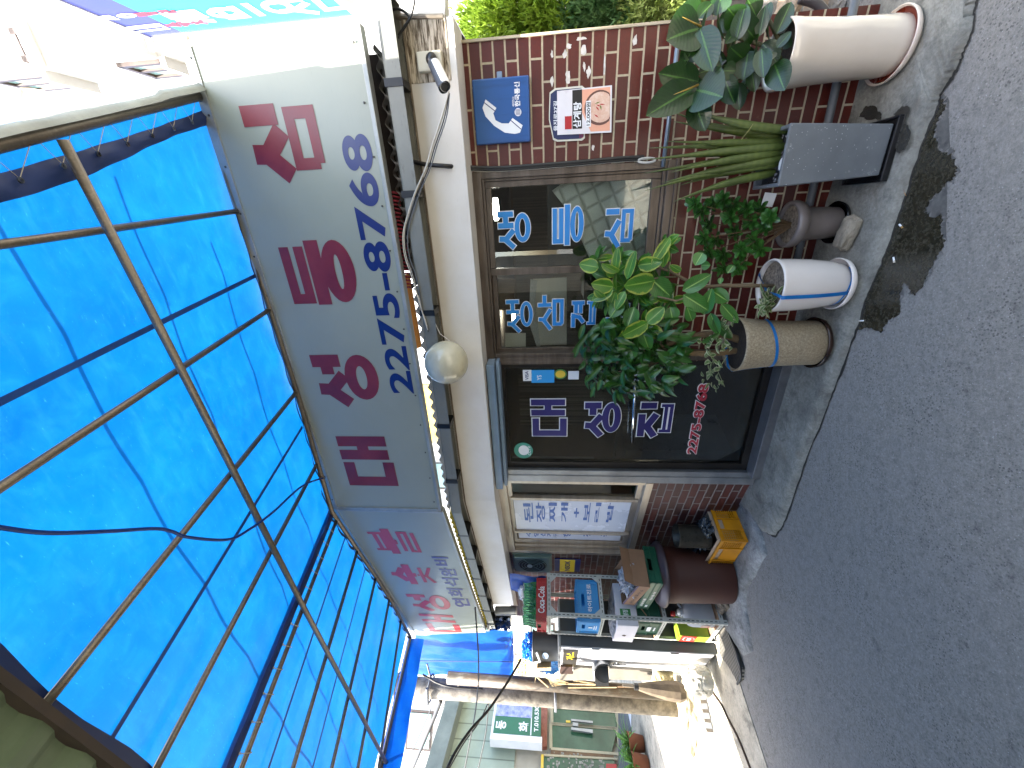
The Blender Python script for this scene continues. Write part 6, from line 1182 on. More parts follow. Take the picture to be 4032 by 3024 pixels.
# tilted green crate and open cardboard box on the lid
gm_ = B.M(-1.085, -.33, .738, R(3)) @ Matrix.Rotation(R(6), 4, 'Y') @ Matrix.Rotation(R(0), 4, 'X') @ Matrix.Rotation(R(180), 4, 'Z')
gc_ = crate('green_crate', 'dark green crate with white lettering tilted on the lid of the brown barrel', 'crate', gm_, .52, .34, .115, M_CGRN, None)
m_ = MB(); text(m_, '동보식품', -.19, -.03, .075, .1, -.1775, .01); m_.prism([(-.2 + .03*i*1.2, .03) for i in (0, 1)] + [(-.2 + .036, .05), (-.2, .05)], -.1775, .001); text(m_, '동보식품 마트', -.05, .12, .02, .045, -.1775, .008)
obj('lettering', m_, M_LWHITE, gc_, gm_ @ Matrix.Rotation(R(180), 4, 'Z'))
M_CARD = simple('cardboard', '#6e543f', '#846751', 3, .8, bump=.2); M_CARDL = simple('cardboard_pale', '#877667', '#9d8c7b', 3, .8)
km = B.M(-1.06, -.34, .865, R(-2)) @ Matrix.Rotation(R(9), 4, 'Y'); kb = thing('cardboard_box', 'open cardboard box of plastic bags resting on the tilted green crate', 'box', km)
o_ = MB(); o_.box((-.24, -.165, 0), (.24, -.161, .115)).box((-.24, .161, 0), (.24, .165, .14)).box((-.24, -.161, 0), (-.236, .161, .115)).box((.236, -.161, 0), (.24, .161, .14)).box((-.24, -.165, -.002), (.24, .165, .002)); obj('box', o_, M_CARD, kb, km)
obj('flap', MB().add([(.24, -.16, .14), (.24, .16, .14), (.28, .16, .24), (.27, -.14, .23)], [(0, 1, 2, 3)]), M_CARD, kb, km); obj('band', MB().box((-.241, -.1665, .098), (.241, -.1655, .115)), simple('violet_print', '#3a3250', None, 3, .7), kb, km)
m_ = MB(); text(m_, '속노 0 록수 6', -.19, .16, .03, .065, -.1667, .01); obj('lettering', m_, simple('carton_ink', '#2a2430', None, 3, .7), kb, km)
blob('plastic_bag', 'crumpled white plastic bag heaped in the open cardboard box', 'bag', B.M(-1.04, -.37, .965), (.21, .13, .085), M_BAG, 9, .4)
blob('plastic_bag', 'clear crumpled wrapper spilling from the left end of the cardboard box', 'bag', B.M(-1.27, -.43, .86), (.07, .07, .09), M_CLEAR, 14, .5)
sm_ = B.M(-1.3, -.46, .80); tag(obj('stick', MB().tube([(0, 0, .08), (-.13, -.08, -.03)], .006, 8), simple('pale_stick', '#8a7a5c', None, 4, .7), None, sm_), 'short pale stick poking out of the cardboard box towards the rack', 'stick')
# metal can, yellow crate with tray and black plastic, red tin
a_ = B.h(R6(1000,305), -.12); cmn = B.M(a_[0] + .02, -.13, .27); cn_ = thing('metal_bucket', 'dented dark metal bucket standing behind the yellow crate', 'bucket', cmn @ Matrix.Rotation(R(-4), 4, 'Y'))
obj('body', MB().lathe([(0, 0), (.10, 0), (.103, .01), (.108, a_[1] - .27), (.111, a_[1] - .262), (.106, a_[1] - .266), (.100, .02), (0, .018)], 40, None, 1.05, .92), two_layer('sooty_metal', '#3c3b37', '#5d594f', '#141311', .45, 6, (3, 3, 3), (.5, .75), .7), cn_, cmn, smooth=True)
ym = B.M(-.66, -.13, .05); yc = thing('yellow_crate', 'yellow lattice crate on the pavement below the panelled window', 'crate', ym)
myl = NM('yellow_plastic', .4); tc = myl.n('TexCoord'); myl.col(myl.mix(myl.ramp(myl.noise(6, 6), [(.45, 0.), (.75, .5)]), '#b3770a', '#7c4f08')); M_YL = myl.m
lx, ly, lz = .50, .29, .22; yb = MB(); yb.box((-lx/2, -ly/2, 0), (lx/2, ly/2, .01))
def lattice(mb_, a, b, z0, z1, nrm, nx, nz, bar=.35):     # perforated panel between two ground points
    a, b = Vector(a), Vector(b); t = (b - a); Lg = t.length; t = t.normalized(); nn = Vector(nrm) * .004
    def bar_(u0, u1, w0, w1):
        p = [a + t * u0, a + t * u1]; v8 = [q_ + k for k in (Vector((0, 0, 0)), -nn) for q_ in p]
        mb_.add([(v.x, v.y, z) for v in v8 for z in (w0, w1)], [(0, 1, 3, 2), (4, 6, 7, 5), (0, 4, 5, 1), (2, 3, 7, 6), (1, 5, 7, 3), (0, 2, 6, 4)])
    du, dz = Lg / nx, (z1 - z0) / nz
    for i in range(nx + 1): bar_(max(0, i*du - du*bar/2), min(Lg, i*du + du*bar/2), z0, z1)
    for j in range(nz + 1): bar_(0, Lg, max(z0, z0 + j*dz - dz*bar/2), min(z1, z0 + j*dz + dz*bar/2))
for sgn in (-1, 1):
    y = sgn * ly/2; 
    lattice(yb, (-lx*.42, y), (-lx*.36, y), .03, .19, (0, sgn, 0), 3, 12) if False else None
    lattice(yb, (-lx*.47, y, 0), (-lx*.22, y, 0), .03, .185, (0, sgn, 0), 9, 9); lattice(yb, (lx*.22, y, 0), (lx*.47, y, 0), .03, .185, (0, sgn, 0), 9, 9)
    yb.box((-lx*.22, min(y, y - sgn*.004), .03), (lx*.22, max(y, y - sgn*.004), .15)); yb.box((-lx/2, min(y, y - sgn*.006), .01), (lx/2, max(y, y - sgn*.006), .03)).box((-lx/2, min(y, y - sgn*.006), .185), (lx/2, max(y, y - sgn*.006), .205))
    x = sgn * lx/2; lattice(yb, (x, -ly*.46, 0), (x, -ly*.16, 0), .03, .185, (sgn, 0, 0), 6, 9); lattice(yb, (x, ly*.16, 0), (x, ly*.46, 0), .03, .185, (sgn, 0, 0), 6, 9)
    yb.box((min(x, x - sgn*.004), -ly*.16, .03), (max(x, x - sgn*.004), ly*.16, .15)).box((min(x, x - sgn*.006), -ly/2, .01), (max(x, x - sgn*.006), ly/2, .03)).box((min(x, x - sgn*.006), -ly/2, .185), (max(x, x - sgn*.006), ly/2, .205))
obj('body', yb, M_YL, yc, ym)
rb = MB()
for sgn in (-1, 1):
    for k in (-.5, -.22, .22, .49): rb.box((k*lx - .005, min(sgn*ly/2, sgn*(ly/2+.009)), 0), (k*lx + .005, max(sgn*ly/2, sgn*(ly/2+.009)), .21))
    for k in (-.48, -.17, .17, .48): rb.box((min(sgn*lx/2, sgn*(lx/2+.009)), k*ly - .005, 0), (max(sgn*lx/2, sgn*(lx/2+.009)), k*ly + .005, .21))
rb.box((-lx/2 - .012, -ly/2 - .012, .203), (lx/2 + .012, -ly/2 + .003, .218)).box((-lx/2 - .012, ly/2 - .003, .203), (lx/2 + .012, ly/2 + .012, .218)).box((-lx/2 - .012, -ly/2, .203), (-lx/2 + .003, ly/2, .218)).box((lx/2 - .003, -ly/2, .203), (lx/2 + .012, ly/2, .218))
obj('rim', rb, M_YL, yc, ym, bevel=.002)
tm_ = B.M(-.66, -.13, .12); ty = thing('cardboard_tray', 'pale cardboard tray sitting in the yellow crate', 'tray', tm_)
o_ = MB(); o_.box((-.235, -.132, 0), (.235, -.128, .165)).box((-.235, .128, 0), (.235, .132, .17)).box((-.235, -.128, 0), (-.231, .128, .165)).box((.231, -.128, 0), (.235, .128, .17)).box((-.235, -.132, .02), (.235, .132, .024)); obj('tray', o_, M_CARDL, ty, tm_)
M_BLKBAG = simple('dark_plastic_film', '#23282c', '#4a5258', 4, .18, bump=.5, bsc=14)
blob('plastic_bag', 'shiny dark grey plastic bag bundled on the cardboard tray', 'bag', B.M(-.66, -.11, .31), (.26, .1, .06), M_BLKBAG, 21, .4)
blob('plastic_bag', 'shiny dark plastic bag hanging over the red tin', 'bag', B.M(-.93, -.10, .36), (.06, .07, .06), M_BLKBAG, 25, .45)
a1 = B.h(R6(1190,640), -.2); rm_ = B.M(-.965, -.23, .045, R(8)); rd = thing('red_tin', 'tall red tin box with a white label left of the yellow crate', 'tin', rm_)
obj('box', MB().box((-.045, -.09, 0), (.045, .07, .30)), simple('red_tin_paint', '#7c131b', '#931d25', 3, .3), rd, rm_, bevel=.005); obj('label', MB().box((-.03, -.0915, .12), (.03, -.0905, .2)).box((.0455, -.07, .12), (.0465, .05, .2)), M_LWHITE, rd, rm_)
m_ = MB(); text(m_, '홍삼', -.03, .03, .05, .08, -.0915, .02); obj('lettering', m_, M_LWHITE, rd, rm_)
v = B.g(R6(1560,1080), .03); rock('stone', 'grey brown stone lying by the foot of the white rack', 'stone', None, .075, simple('brown_stone', '#4a443d', '#6f675c', 9, .9, bump=.8), (1.0, .8, .75), 31, B.M(v[0], v[1] + .02, .07, R(20)))
v = B.g(R6(1560,925), .03); tag(obj('dark_bottle', MB().tube([(0, 0, 0), (.02, .12, .0), (.025, .15, .0)], [.03, .03, .012], 14), M_NAVY, None, B.M(v[0], v[1], .055)), 'dark blue bottle lying under the front of the brown barrel', 'bottle')
# grey bin with blue bags, on the white cabinet
cbm = B.M(-2.38, -.69, .015); cab = thing('cabinet', 'tall white two-door cabinet with a dark grey side standing past the rack', 'cabinet', cbm)
CW, CD, CH = .42, .46, 1.585
obj('side', MB().box((CW - .02, .0, 0), (CW, CD, CH)).box((-CW, 0, 0), (-CW + .02, CD, CH)), simple('cabinet_side_grey', '#3d4042', '#4b4e50', 2, .6), cab, cbm)
obj('top', MB().box((-CW, -.01, CH), (CW + .004, CD, CH + .02)), M_SILV, cab, cbm); obj('back', MB().box((-CW + .02, CD - .02, .02), (CW - .02, CD, CH)), M_GREY, cab, cbm)
M_CAB = simple('cabinet_white', '#a8a8aa', '#b8b8ba', 2, .35)
for x0, x1 in ((-CW + .005, -.006), (.0, CW - .005)):
    dd_ = obj('door', MB().box((x0, -.012, .03), (x1, .006, CH - .005)), M_CAB, cab, cbm, bevel=.004)
    hx_ = x1 - .01 if x1 > .1 else x0 + .01; obj('hinge', MB().box((hx_ - .018, -.018, .38), (hx_ + .01, -.010, .46)).box((hx_ - .018, -.018, 1.18), (hx_ + .01, -.010, 1.26)), M_GREY, dd_, cbm)
obj('handle', MB().tube([(-.03, -.035, 1.0), (.03, -.035, .97)], .008, 8).tube([(-.02, -.035, .93), (-.02, -.01, 1.0)], .006, 8).tube([(.0, -.04, .86), (.0, -.04, 1.0)], .005, 8).box((-.035, -.02, .9), (-.005, -.011, 1.02)), chrome, cab, cbm)
nm = MB(); nm.box((-.32, -.0145, 1.40), (.34, -.012, CH - .03)); ns = obj('nameplate', nm, simple('gas_label_dark', '#2a2620', None, 3, .5), cab, cbm)
m_ = MB(); text(m_, '가스', -.02, .26, 1.43, 1.52, -.016, .03); obj('lettering', m_, simple('gas_yellow', '#c0a51c', None, 3, .5), ns, cbm)
bmx = B.M(B.h(R5(660,1230), -.52)[0], -.52, CH + .025); bn = thing('grey_bin', 'dark grey plastic bin with a round sticker on top of the white cabinet', 'bin', bmx)
obj('body', MB().lathe([(0, 0), (.135, 0), (.14, .01), (.158, .29), (.172, .295), (.172, .315), (.155, .315), (.15, .29), (.13, .02), (0, .018)], 40), simple('bin_charcoal', '#26282b', '#33363a', 3, .4), bn, bmx, smooth=True)
aa = R(-78); stq = MB().prism([(.038*math.cos(2*math.pi*i/24), .16 + .038*math.sin(2*math.pi*i/24)) for i in range(24)], -.153, .002); obj('sticker', stq, simple('bin_sticker', '#8fa3b5', '#5c7187', 40, .4), bn, bmx @ Matrix.Rotation(R(38), 4, 'Z') )
obj('grip', MB().tube([(.14, -.10, .26), (.06, -.17, .22), (.02, -.175, .3)], .012, 8), M_WHITE, bn, bmx)
blob('blue_bag', 'translucent blue plastic bag puffing out of the grey bin', 'bag', B.M(B.h(R5(430,1230), -.5)[0], -.5, CH + .37), (.15, .15, .12), sheetmat('blue_bag_film', '#0f4fa5', '#2a86d0', .4, .25, 5, None, .92, .4), 41, .3)
blob('blue_bag', 'light blue crinkled film hanging behind the left side of the grey bin', 'bag', B.M(B.h(R5(700,1430), -.5)[0], -.5, CH + .14), (.05, .1, .17), sheetmat('light_blue_film', '#3f9ad6', '#7cc0ea', .4, .25, 9, None, .85, .5), 45, .45)
bt = B.M(-1.95, -.2, 1.75); fill_sheet([(0, 0), (.5, 0), (.5, .42), (0, .42)], None, 16, 16, M_TARP2, 'blue_sheet', None, bt, .02, 5); tag(SC.objects['blue_sheet'], 'dark blue plastic sheet hung behind the green bottles', 'sheet')
v = B.v(R5(420,640), -.25); pm_ = B.M(v.x, -.25, v.z - .06); pj = thing('plastic_bottle', 'cloudy clear plastic bottle lying above the green bottles near the wall', 'bottle', pm_)
obj('body', MB().tube([(-.13, 0, .05), (-.12, 0, .05), (.06, 0, .05), (.10, 0, .05), (.12, 0, .05)], [.03, .045, .045, .02, .016], 18), M_CLEAR, pj, pm_, smooth=True); obj('cap', MB().tube([(.12, 0, .05), (.14, 0, .05)], .018, 12), M_WHITE, pj, pm_)
# duct and rags at the end of the beam
q0, q1 = B.v(T(7,1000,640), -.22), B.v(T(7,1135,640), -.22); du = MB(); N = 60
du.tube([q0.lerp(q1, i/N) + Vector((0, 0, 0)) for i in range(N+1)], [.05 + .004 * (i % 2) for i in range(N+1)], 20); tag(obj('flexible_duct', MB().tube([q0.lerp(q1, i/N) - q0 for i in range(N+1)], [.05 + .004 * (i % 2) for i in range(N+1)], 20), simple('duct_foil', '#6f706c', '#8a8b86', 6, .4, .5), None, B.M(*q0), auto=60), 'short ribbed grey duct at the left end of the beam', 'duct')
v = B.v(T(7,1050,700), -.2); blob('dark_rags', 'bundle of dark plastic and rags stuffed at the left end of the gutter', 'rags', B.M(v.x, -.2, v.z), (.16, .1, .14), M_BLKBAG, 51, .5)
v = B.v(T(7,960,720), -.28); blob('grey_cloth', 'wad of grey cloth wrapping the left end of the gutter', 'cloth', B.M(v.x, -.28, v.z), (.14, .07, .06), simple('grey_cloth', '#6a6a66', '#86857f', 5, .9), 55, .45)
# ================================================================== past the cabinet: junk, poles, shop
G0 = Fr(0, (0, 0))
def W_(p, y): return G0.v(p, y)
def slabpx(name, mb_, pts, y, th, M=None): pass
def flat(name, label, cat, pts, y, th, mat, group=None, f=G0, parent=None):
    h = [f.h(p, y) for p in pts]; x_, z_ = sum(a[0] for a in h)/len(h), min(a[1] for a in h); o_ = obj(name, MB().prism([(a-x_, b-z_) for a, b in h], 0, th), mat, parent, f.M(x_, y, z_))
    return tag(o_, label, cat, group) if not parent else o_
M_PLY = simple('brown_board', '#5b4632', '#7a6248', 4, .8, stretch=(1, 1, 4)); M_PLY2 = simple('grey_board', '#6b655b', '#857f73', 4, .8); M_PW2 = simple('pale_wood', '#96805c', '#b39d76', 5, .8, stretch=(1, 1, 5))
flat('panel', 'grey board leaning upright behind the white cabinet, nearest the top', 'board', [RL(1000,310), RL(1190,325), RL(1200,440), RL(860,440), RL(880,380), RL(1000,375)], 4.3, .04, M_PLY2)
flat('panel', 'dark brown board behind the white cabinet just below its nameplate', 'board', [RL(880,310), RL(995,310), RL(995,380), RL(870,375)], 4.25, .04, simple('dark_brown_board', '#2e1c14', '#40281c', 4, .7))
flat('panel', 'large grey brown board leaning behind the lower half of the white cabinet', 'board', [RL(1345,330), RL(1350,430), RL(1755,445), RL(1770,350), RL(1345,325)], 4.3, .04, M_PLY2)
pm_ = W_(RL(1300,370), 4.3); tm_ = Matrix.Translation(pm_); tag(obj('pipe_end', MB().tube([(0, 0, 0), (0, .5, 0)], .105, 28, cap=False).tube([(0, 0.001, 0), (0, .5, 0)], .095, 28, cap=False), M_SILV, None, tm_, smooth=True), 'open end of a grey pipe in the black frame behind the cabinet', 'pipe')
flat('black_frame', 'black framed opening around the open pipe end behind the cabinet', 'frame', [RL(1205,325), RL(1345,325), RL(1345,500), RL(1215,495)], 4.5, .04, M_BLACK)
for i, (a, b, w_, y, lb) in enumerate((((850,470),(1215,480),13,4.4,'pale narrow plank standing behind the cabinet, upper one'), ((950,510),(1420,507),9,4.35,'thin pale batten standing next to the rusty post, longest one'), ((1430,500),(1920,510),12,4.45,'dark brown plank standing beside the closed umbrella'), ((1000,440),(1200,470),8,4.5,'short pale batten leaning behind the grey boards'), ((640,400),(760,505),10,4.5,'short brown batten near the beige cloth'))):
    pa_, pb_ = W_(RL(*a), y), W_(RL(*b), y); o_ = obj('plank', MB().tube([Vector((0, 0, 0)), pb_ - pa_], w_ / 2.458 / F * y * .6, 4), (M_PW2 if i != 2 else M_PLY), None, Matrix.Translation(pa_)); tag(o_, lb, 'plank', 'planks and battens leaning behind the cabinet')
pa_ = W_(RL(1600,500), 4.2); um = Matrix.Translation(pa_); ut = thing('closed_umbrella', 'closed brown parasol standing behind the cabinet with its folds hanging', 'parasol', um); pb_ = W_(RL(2090,560), 4.2) - pa_
obj('canopy', MB().tube([pb_ * t for t in (0, .08, .3, .6, .85, .97, 1)], [.02, .035, .06, .085, .095, .07, .03], 9), simple('parasol_cloth', '#453a2e', '#6b5f4c', 6, .8), ut, um); obj('pole', MB().tube([-pb_ * .25, pb_ * .05], .014, 8), M_PIPE, ut, um); obj('collar', MB().tube([pb_ * (-.02), pb_ * .06], .032, 14), M_BLACK, ut, um)
cl_ = [RL(625,330), RL(700,350), RL(830,440), RL(980,485), RL(900,495), RL(790,505), RL(760,450), RL(640,375)]; h = [G0.h(p, 4.4) for p in cl_]; x_, z_ = min(a[0] for a in h), min(a[1] for a in h)
ctg = thing('beige_cloth', 'beige printed cloth draped over the stacked boards left of the blue bag', 'cloth', Matrix.Translation((x_, 4.4, z_))); fill_sheet([(a - x_, b - z_) for a, b in h], None, 18, 18, sheetmat('beige_cloth', '#a48f68', '#b8a47d', .25, .85, 5), 'cloth', ctg, Matrix.Translation((x_, 4.4, z_)), .02, 5)
m_ = MB(); q_ = G0.h(RL(820,500), 4.35), G0.h(RL(795,440), 4.35); text(m_, 'Dr', q_[0][0], q_[1][0], q_[0][1], q_[1][1] + .02, 4.33, .02); obj('lettering', m_, M_BLACK, ctg, Matrix())
flat('slatted_crate', 'tan slatted crate seen beyond the light blue film', 'crate', [RL(650,320), RL(785,315), RL(785,345), RL(640,350)], 4.6, .2, M_PW2)
bnr = flat('banner', 'white banner with faded yellow writing beyond the blue bag', 'banner', [RL(430,180), RL(640,240), RL(690,520), RL(410,500)], 5.6, .02, simple('banner_white', '#b5afa0', '#c6c0b0', 3, .8))
m_ = MB(); a_, b_ = G0.h(RL(550,515), 5.57), G0.h(RL(480,235), 5.57); text(m_, '159 HE 02-2', a_[0], b_[0], a_[1] , a_[1] + .13, 5.58, .01); o_ = obj('lettering', m_, simple('banner_yellow', '#a8832a', None, 3, .7), bnr, Matrix())
# poles
px_ = W_(RG(985,880), 5.0); M_POLE = simple('utility_concrete', '#55504a', '#857e72', 9, .9, bump=1, bsc=25, lo=.38, hi=.62)
pt_ = Matrix.Translation((px_.x, 5.0, 0)); up_ = thing('utility_pole', 'thick tan concrete utility pole beyond the cabinet', 'pole', pt_)
obj('shaft', MB().tube([(0, 0, -.1), (0, 0, 3), (.0, 0, 8)], [.122, .115, .105], 28), M_POLE, up_, pt_, smooth=True)
bd = MB(); z0_ = [G0.h(RL(x, 640), 4.86)[1] for x in (835, 825)]
for z in z0_ + [3.3, 3.75, 4.15]: bd.tube([(.148*math.cos(2*math.pi*i/24), .148*math.sin(2*math.pi*i/24), z) for i in range(25)], .012, 6, cap=False)
obj('band', bd, M_GREY, up_, pt_, smooth=True)
stp = MB()
for i, z in enumerate((3.3, 3.75, 4.15)): stp.tube([(-.1, -.14, z), (.12, -.16, z)], .02, 8); stp.tube([(.13, 0, z), (.32, 0, z + .05)], .012, 8)
obj('bracket', stp, M_GREY, up_, pt_)
p2_ = W_(RL(1800,560), 4.75); p2t = Matrix.Translation((p2_.x, 4.75, .25)); rp2 = thing('steel_post', 'rusty grey steel pipe post strapped beside the utility pole', 'pole', p2t)
obj('shaft', MB().tube([(0, 0, 0), (.02, 0, 2.75)], .07, 20), two_layer('rusty_pipe', '#4a463f', '#5d4226', '#7d786c', .5, 5, (2, 2, .6), (.5, .7), .4), rp2, p2t, smooth=True)
rock('rubble_mound', 'rough mound of broken concrete around the foot of the utility pole', 'rubble', None, .34, simple('rubble', '#756c58', '#a39a82', 12, .95, bump=1, bsc=30), (1.5, .9, .5), 61, Matrix.Translation((px_.x + .1, 4.9, .02)), .3)
M_SACK = simple('pale_sack', '#b0ab9c', '#c2bdae', 5, .9, bump=.4); v = W_(RG(900,560), 4.1); blob('sack', 'white plastic sack slumped on the ground left of the cabinet', 'sack', Matrix.Translation((v.x, 4.1, .2)), (.15, .12, .16), M_SACK, 71, .12)
rock('stone', 'tan rounded stone behind the sack by the foot of the pole', 'stone', None, .13, simple('tan_stone', '#7d7150', '#99906c', 8, .9, bump=.6), (1, 1, .9), 73, Matrix.Translation((W_(RG(620,530), 4.6).x, 4.6, .42)))
gq = [G0.g(RG(*p), .006) for p in ((1190,670),(1210,740),(1270,1060),(1290,1150),(1205,1260),(1170,1130),(1120,790))]
gcx, gcy = sum(p[0] for p in gq)/7, sum(p[1] for p in gq)/7; gr_ = thing('drain_grate', 'long iron drain grate set in the sunlit paving by the pole', 'grate', Matrix.Translation((gcx, gcy, 0))); gd = Matrix.Translation((gcx, gcy, 0)); dv = (Vector(gq[3]) - Vector(gq[0])).normalized(); ga = math.atan2(dv.y, dv.x)
GM = gd @ Matrix.Rotation(ga, 4, 'Z'); Lg = (Vector(gq[3]) - Vector(gq[0])).length
fr_ = MB(); br2 = MB()
for k in range(4):
    a0_ = -Lg/2 + k*Lg/4; fr_.box((a0_, -.13, .007), (a0_ + .05, .13, .012)); fr_.box((a0_, -.13, .007), (a0_ + Lg/4, -.115, .012)).box((a0_, .115, .007), (a0_ + Lg/4, .13, .012))
    for j in range(8): br2.box((a0_ + .05, -.11 + j*.028, .008), (a0_ + Lg/4, -.098 + j*.028, .011))
obj('frame', fr_, M_SILV, gr_, GM); obj('bars', br2, M_PIPE, gr_, GM); obj('pit', MB().box((-Lg/2, -.12, .006), (Lg/2, .12, .0075)), M_BLACK, gr_, GM)
cable('ground_cable', 'brown cable snaking over the sunlit paving towards the left', [Vector((*G0.g(RG(*p), .012), .014)) for p in ((1190,440),(1210,560),(1290,720),(1400,880),(1480,1050),(1600,1280),(1760,1680))], .009, simple('brown_cable', '#3d3028', '#54443a', 6, .8))
cable('ground_cable', 'black cable curving round the edge of the ribbed ramp plate', [Vector((*G0.g(RG(*p), .03), .03)) for p in ((1490,-10),(1570,180),(1625,380),(1630,520),(1590,610))], .010, M_BLACK)
# the shop down the alley
LF = Fr(82, (-7.45, 8.25)); LM_ = LF.M(); shp = thing('metal_shop', 'pale green metal clad shop with green glass doors down the alley', 'building', LF.M(0, 0, 0))
ang_s = 0
def LP_(pts, d=0): return [LF.h(p, d) for p in pts]
def lpart(name, pts, d, th, mat, parent=shp): return obj(name, MB().prism(LP_(pts, d), d, th), mat, parent, LM_)
zs_ = LP_([RL(680,700), RL(130,650), RL(20,1288), RL(1530,760)])
mcl = NM('pale_green_cladding', .5); tc = mcl.n('TexCoord'); sx = mcl.n('SeparateXYZ'); mcl.l(tc.outputs['Object'], sx.inputs[0]); sw = mcl.math('SINE', mcl.math('MULTIPLY', sx.outputs[0], 19.)); mcl.col(mcl.mix(mcl.ramp(sw, [(.95, 0.), (1., .8)]), mcl.ramp(mcl.noise(1.5, 5), [(.3, '#7d897a'), (.7, '#95a091')]), '#4d574b')); mcl.bump(sw, .3, .02)
x_r = zs_[3][0] + .3; zt_ = zs_[1][1]
obj('cladding', MB().box((-4.5, .03, 2.45), (x_r, 5, zt_ + .6)), mcl.m, shp, LM_); obj('lower_wall', MB().box((-4.5, .06, 0), (x_r, 5, 2.45)), simple('shop_wall', '#8f8a7c', '#a19c8d', 2, .8), shp, LM_)
obj('roof_edge', MB().prism([(-4.6, zt_ + .6), (x_r + .1, zt_ + .45), (x_r + .1, zt_ + .75), (-4.6, zt_ + .95)], -.35, 5.3), simple('grey_roof_edge', '#5d6560', '#78807a', 3, .6), shp, LM_)
lpart('header', [RL(690,690), RL(752,690), RL(745,1080), RL(690,1085)], -.02, .08, simple('red_brown_header', '#7a4436', '#99695a', 9, .7))
M_SG = NM('green_glass_door', .12); M_SG.col(M_SG.ramp(M_SG.noise(2, 4), [(.3, '#24402f'), (.7, '#3f5f49')])); M_SGD = M_SG.m; M_SF = simple('cream_door_frame', '#8f866c', '#a89f84', 4, .5)
for pts in ([RL(795,705), RL(1415,745), RL(1420,905), RL(795,845)], [RL(795,860), RL(1425,925), RL(1370,1145), RL(785,1085)]):
    dd_ = lpart('door', pts, -.02, .05, M_SGD)
    h = LP_(pts, -.03); c_h = (sum(a[0] for a in h)/4, sum(a[1] for a in h)/4); e1 = MB(); x0_, x1_, z0_, z1_ = min(a[0] for a in h), max(a[0] for a in h), min(a[1] for a in h), max(a[1] for a in h)
    e1.box((x0_ - .03, -.035, z0_), (x0_ + .02, -.02, z1_)).box((x1_ - .02, -.035, z0_), (x1_ + .03, -.02, z1_)).box((x0_, -.035, z0_ - .03), (x1_, -.02, z0_ + .03)).box((x0_, -.035, z1_ - .03), (x1_, -.02, z1_ + .03)); obj('frame', e1, M_SF, dd_, LM_)
for pts in ([RL(980,812), RL(1190,832), RL(1190,852), RL(980,830)], [RL(980,892), RL(1190,915), RL(1190,948), RL(980,915)]): lpart('handle', pts, -.09, .03, M_SILV)
lpart('lock', [RL(995,845), RL(1050,850), RL(1050,885), RL(995,878)], -.08, .03, M_SILV); lpart('door_sticker', [RL(930,825), RL(972,828), RL(972,850), RL(930,846)], -.035, .005, M_YEL)
win_ = lpart('shop_window', [RL(715,1165), RL(1395,1200), RL(1420,1330), RL(715,1300)], -.03, .05, M_SGD)
dsp = MB(); rnd = random.Random(3); x0_, x1_, z0_, z1_ = bx(LF, RL(740,1290), RL(1300,1180), -.03)
for i in range(70): x, z, s_ = rnd.uniform(x0_, x1_), rnd.uniform(z0_, z1_), rnd.uniform(.02, .05); dsp.box((x, -.036, z), (x + s_, -.031, z + s_ * rnd.uniform(.6, 1.2)))
obj('display_tiles', dsp, simple('display_tiles', '#4a4a44', '#a9a69a', 30, .6), win_, LM_)
lpart('window_frame', [RL(690,1155), RL(715,1155), RL(710,1330), RL(685,1330)], -.05, .06, M_YEL); lpart('window_frame', [RL(715,1150), RL(1430,1190), RL(1430,1205), RL(715,1168)], -.05, .06, M_SF); lpart('brown_panel', [RL(790,1090), RL(1380,1150), RL(1400,1195), RL(780,1155)], -.03, .05, M_PLY)
lpart('red_panel', [RL(1320,1245), RL(1420,1250), RL(1420,1330), RL(1315,1330)], -.06, .03, M_RED2); lpart('plinth', [RL(1435,700), RL(1540,740), RL(1610,1330), RL(1440,1330)], -.04, .2, simple('grey_plinth', '#4d5052', '#63666a', 3, .7))
gsp = [RL(262,672), RL(690,690), RL(672,970), RL(225,945)]
h = LP_(gsp, -.3); gx0, gx1 = min(a[0] for a in h), max(a[0] for a in h); gz0, gz1 = min(a[1] for a in h), max(a[1] for a in h); gst = thing('green_sign', 'green sign with white letters and a picture strip on the metal clad shop', 'sign', LF.M((gx0+gx1)/2, -.3, gz0))
obj('panel', MB().box((gx0, -.3, gz0), (gx1, -.16, gz1)), simple('sign_green', '#12513a', '#1a6046', 2, .35), gst, LM_); obj('picture', MB().box((gx0 + (gx1-gx0)*.56, -.304, gz0 + (gz1-gz0)*.2), (gx1, -.30, gz1)), simple('sign_picture', '#5a679a', '#aab0cf', 9, .4), gst, LM_)
obj('white_line', MB().box((gx0, -.304, gz0 + (gz1-gz0)*.195), (gx1, -.301, gz0 + (gz1-gz0)*.215)), M_LWHITE, gst, LM_); obj('casing', MB().box((gx0 - .12, -.29, gz0 - .03), (gx0, -.1, gz1 + .05)).box((gx0, -.29, gz1), (gx1, -.1, gz1 + .05)), M_WHITE, gst, LM_)
m_ = MB(); g_w, g_h = gx1 - gx0, gz1 - gz0; text(m_, '동', gx0 + .12*g_w, gx0 + .40*g_w, gz0 + .74*g_h, gz0 + .96*g_h, -.304, .03); text(m_, '화', gx0 + .10*g_w, gx0 + .42*g_w, gz0 + .25*g_h, gz0 + .47*g_h, -.304, .03); text(m_, 'T.010.530', gx0 + .12*g_w, gx1, gz0 + .05*g_h, gz0 + .14*g_h, -.304, .03); obj('lettering', m_, M_LWHITE, gst, LM_)
LM7 = leafmat('long_leaf', '#2e5a24', '#5a8a40', '#8fb060', None, .35, .35, .05)
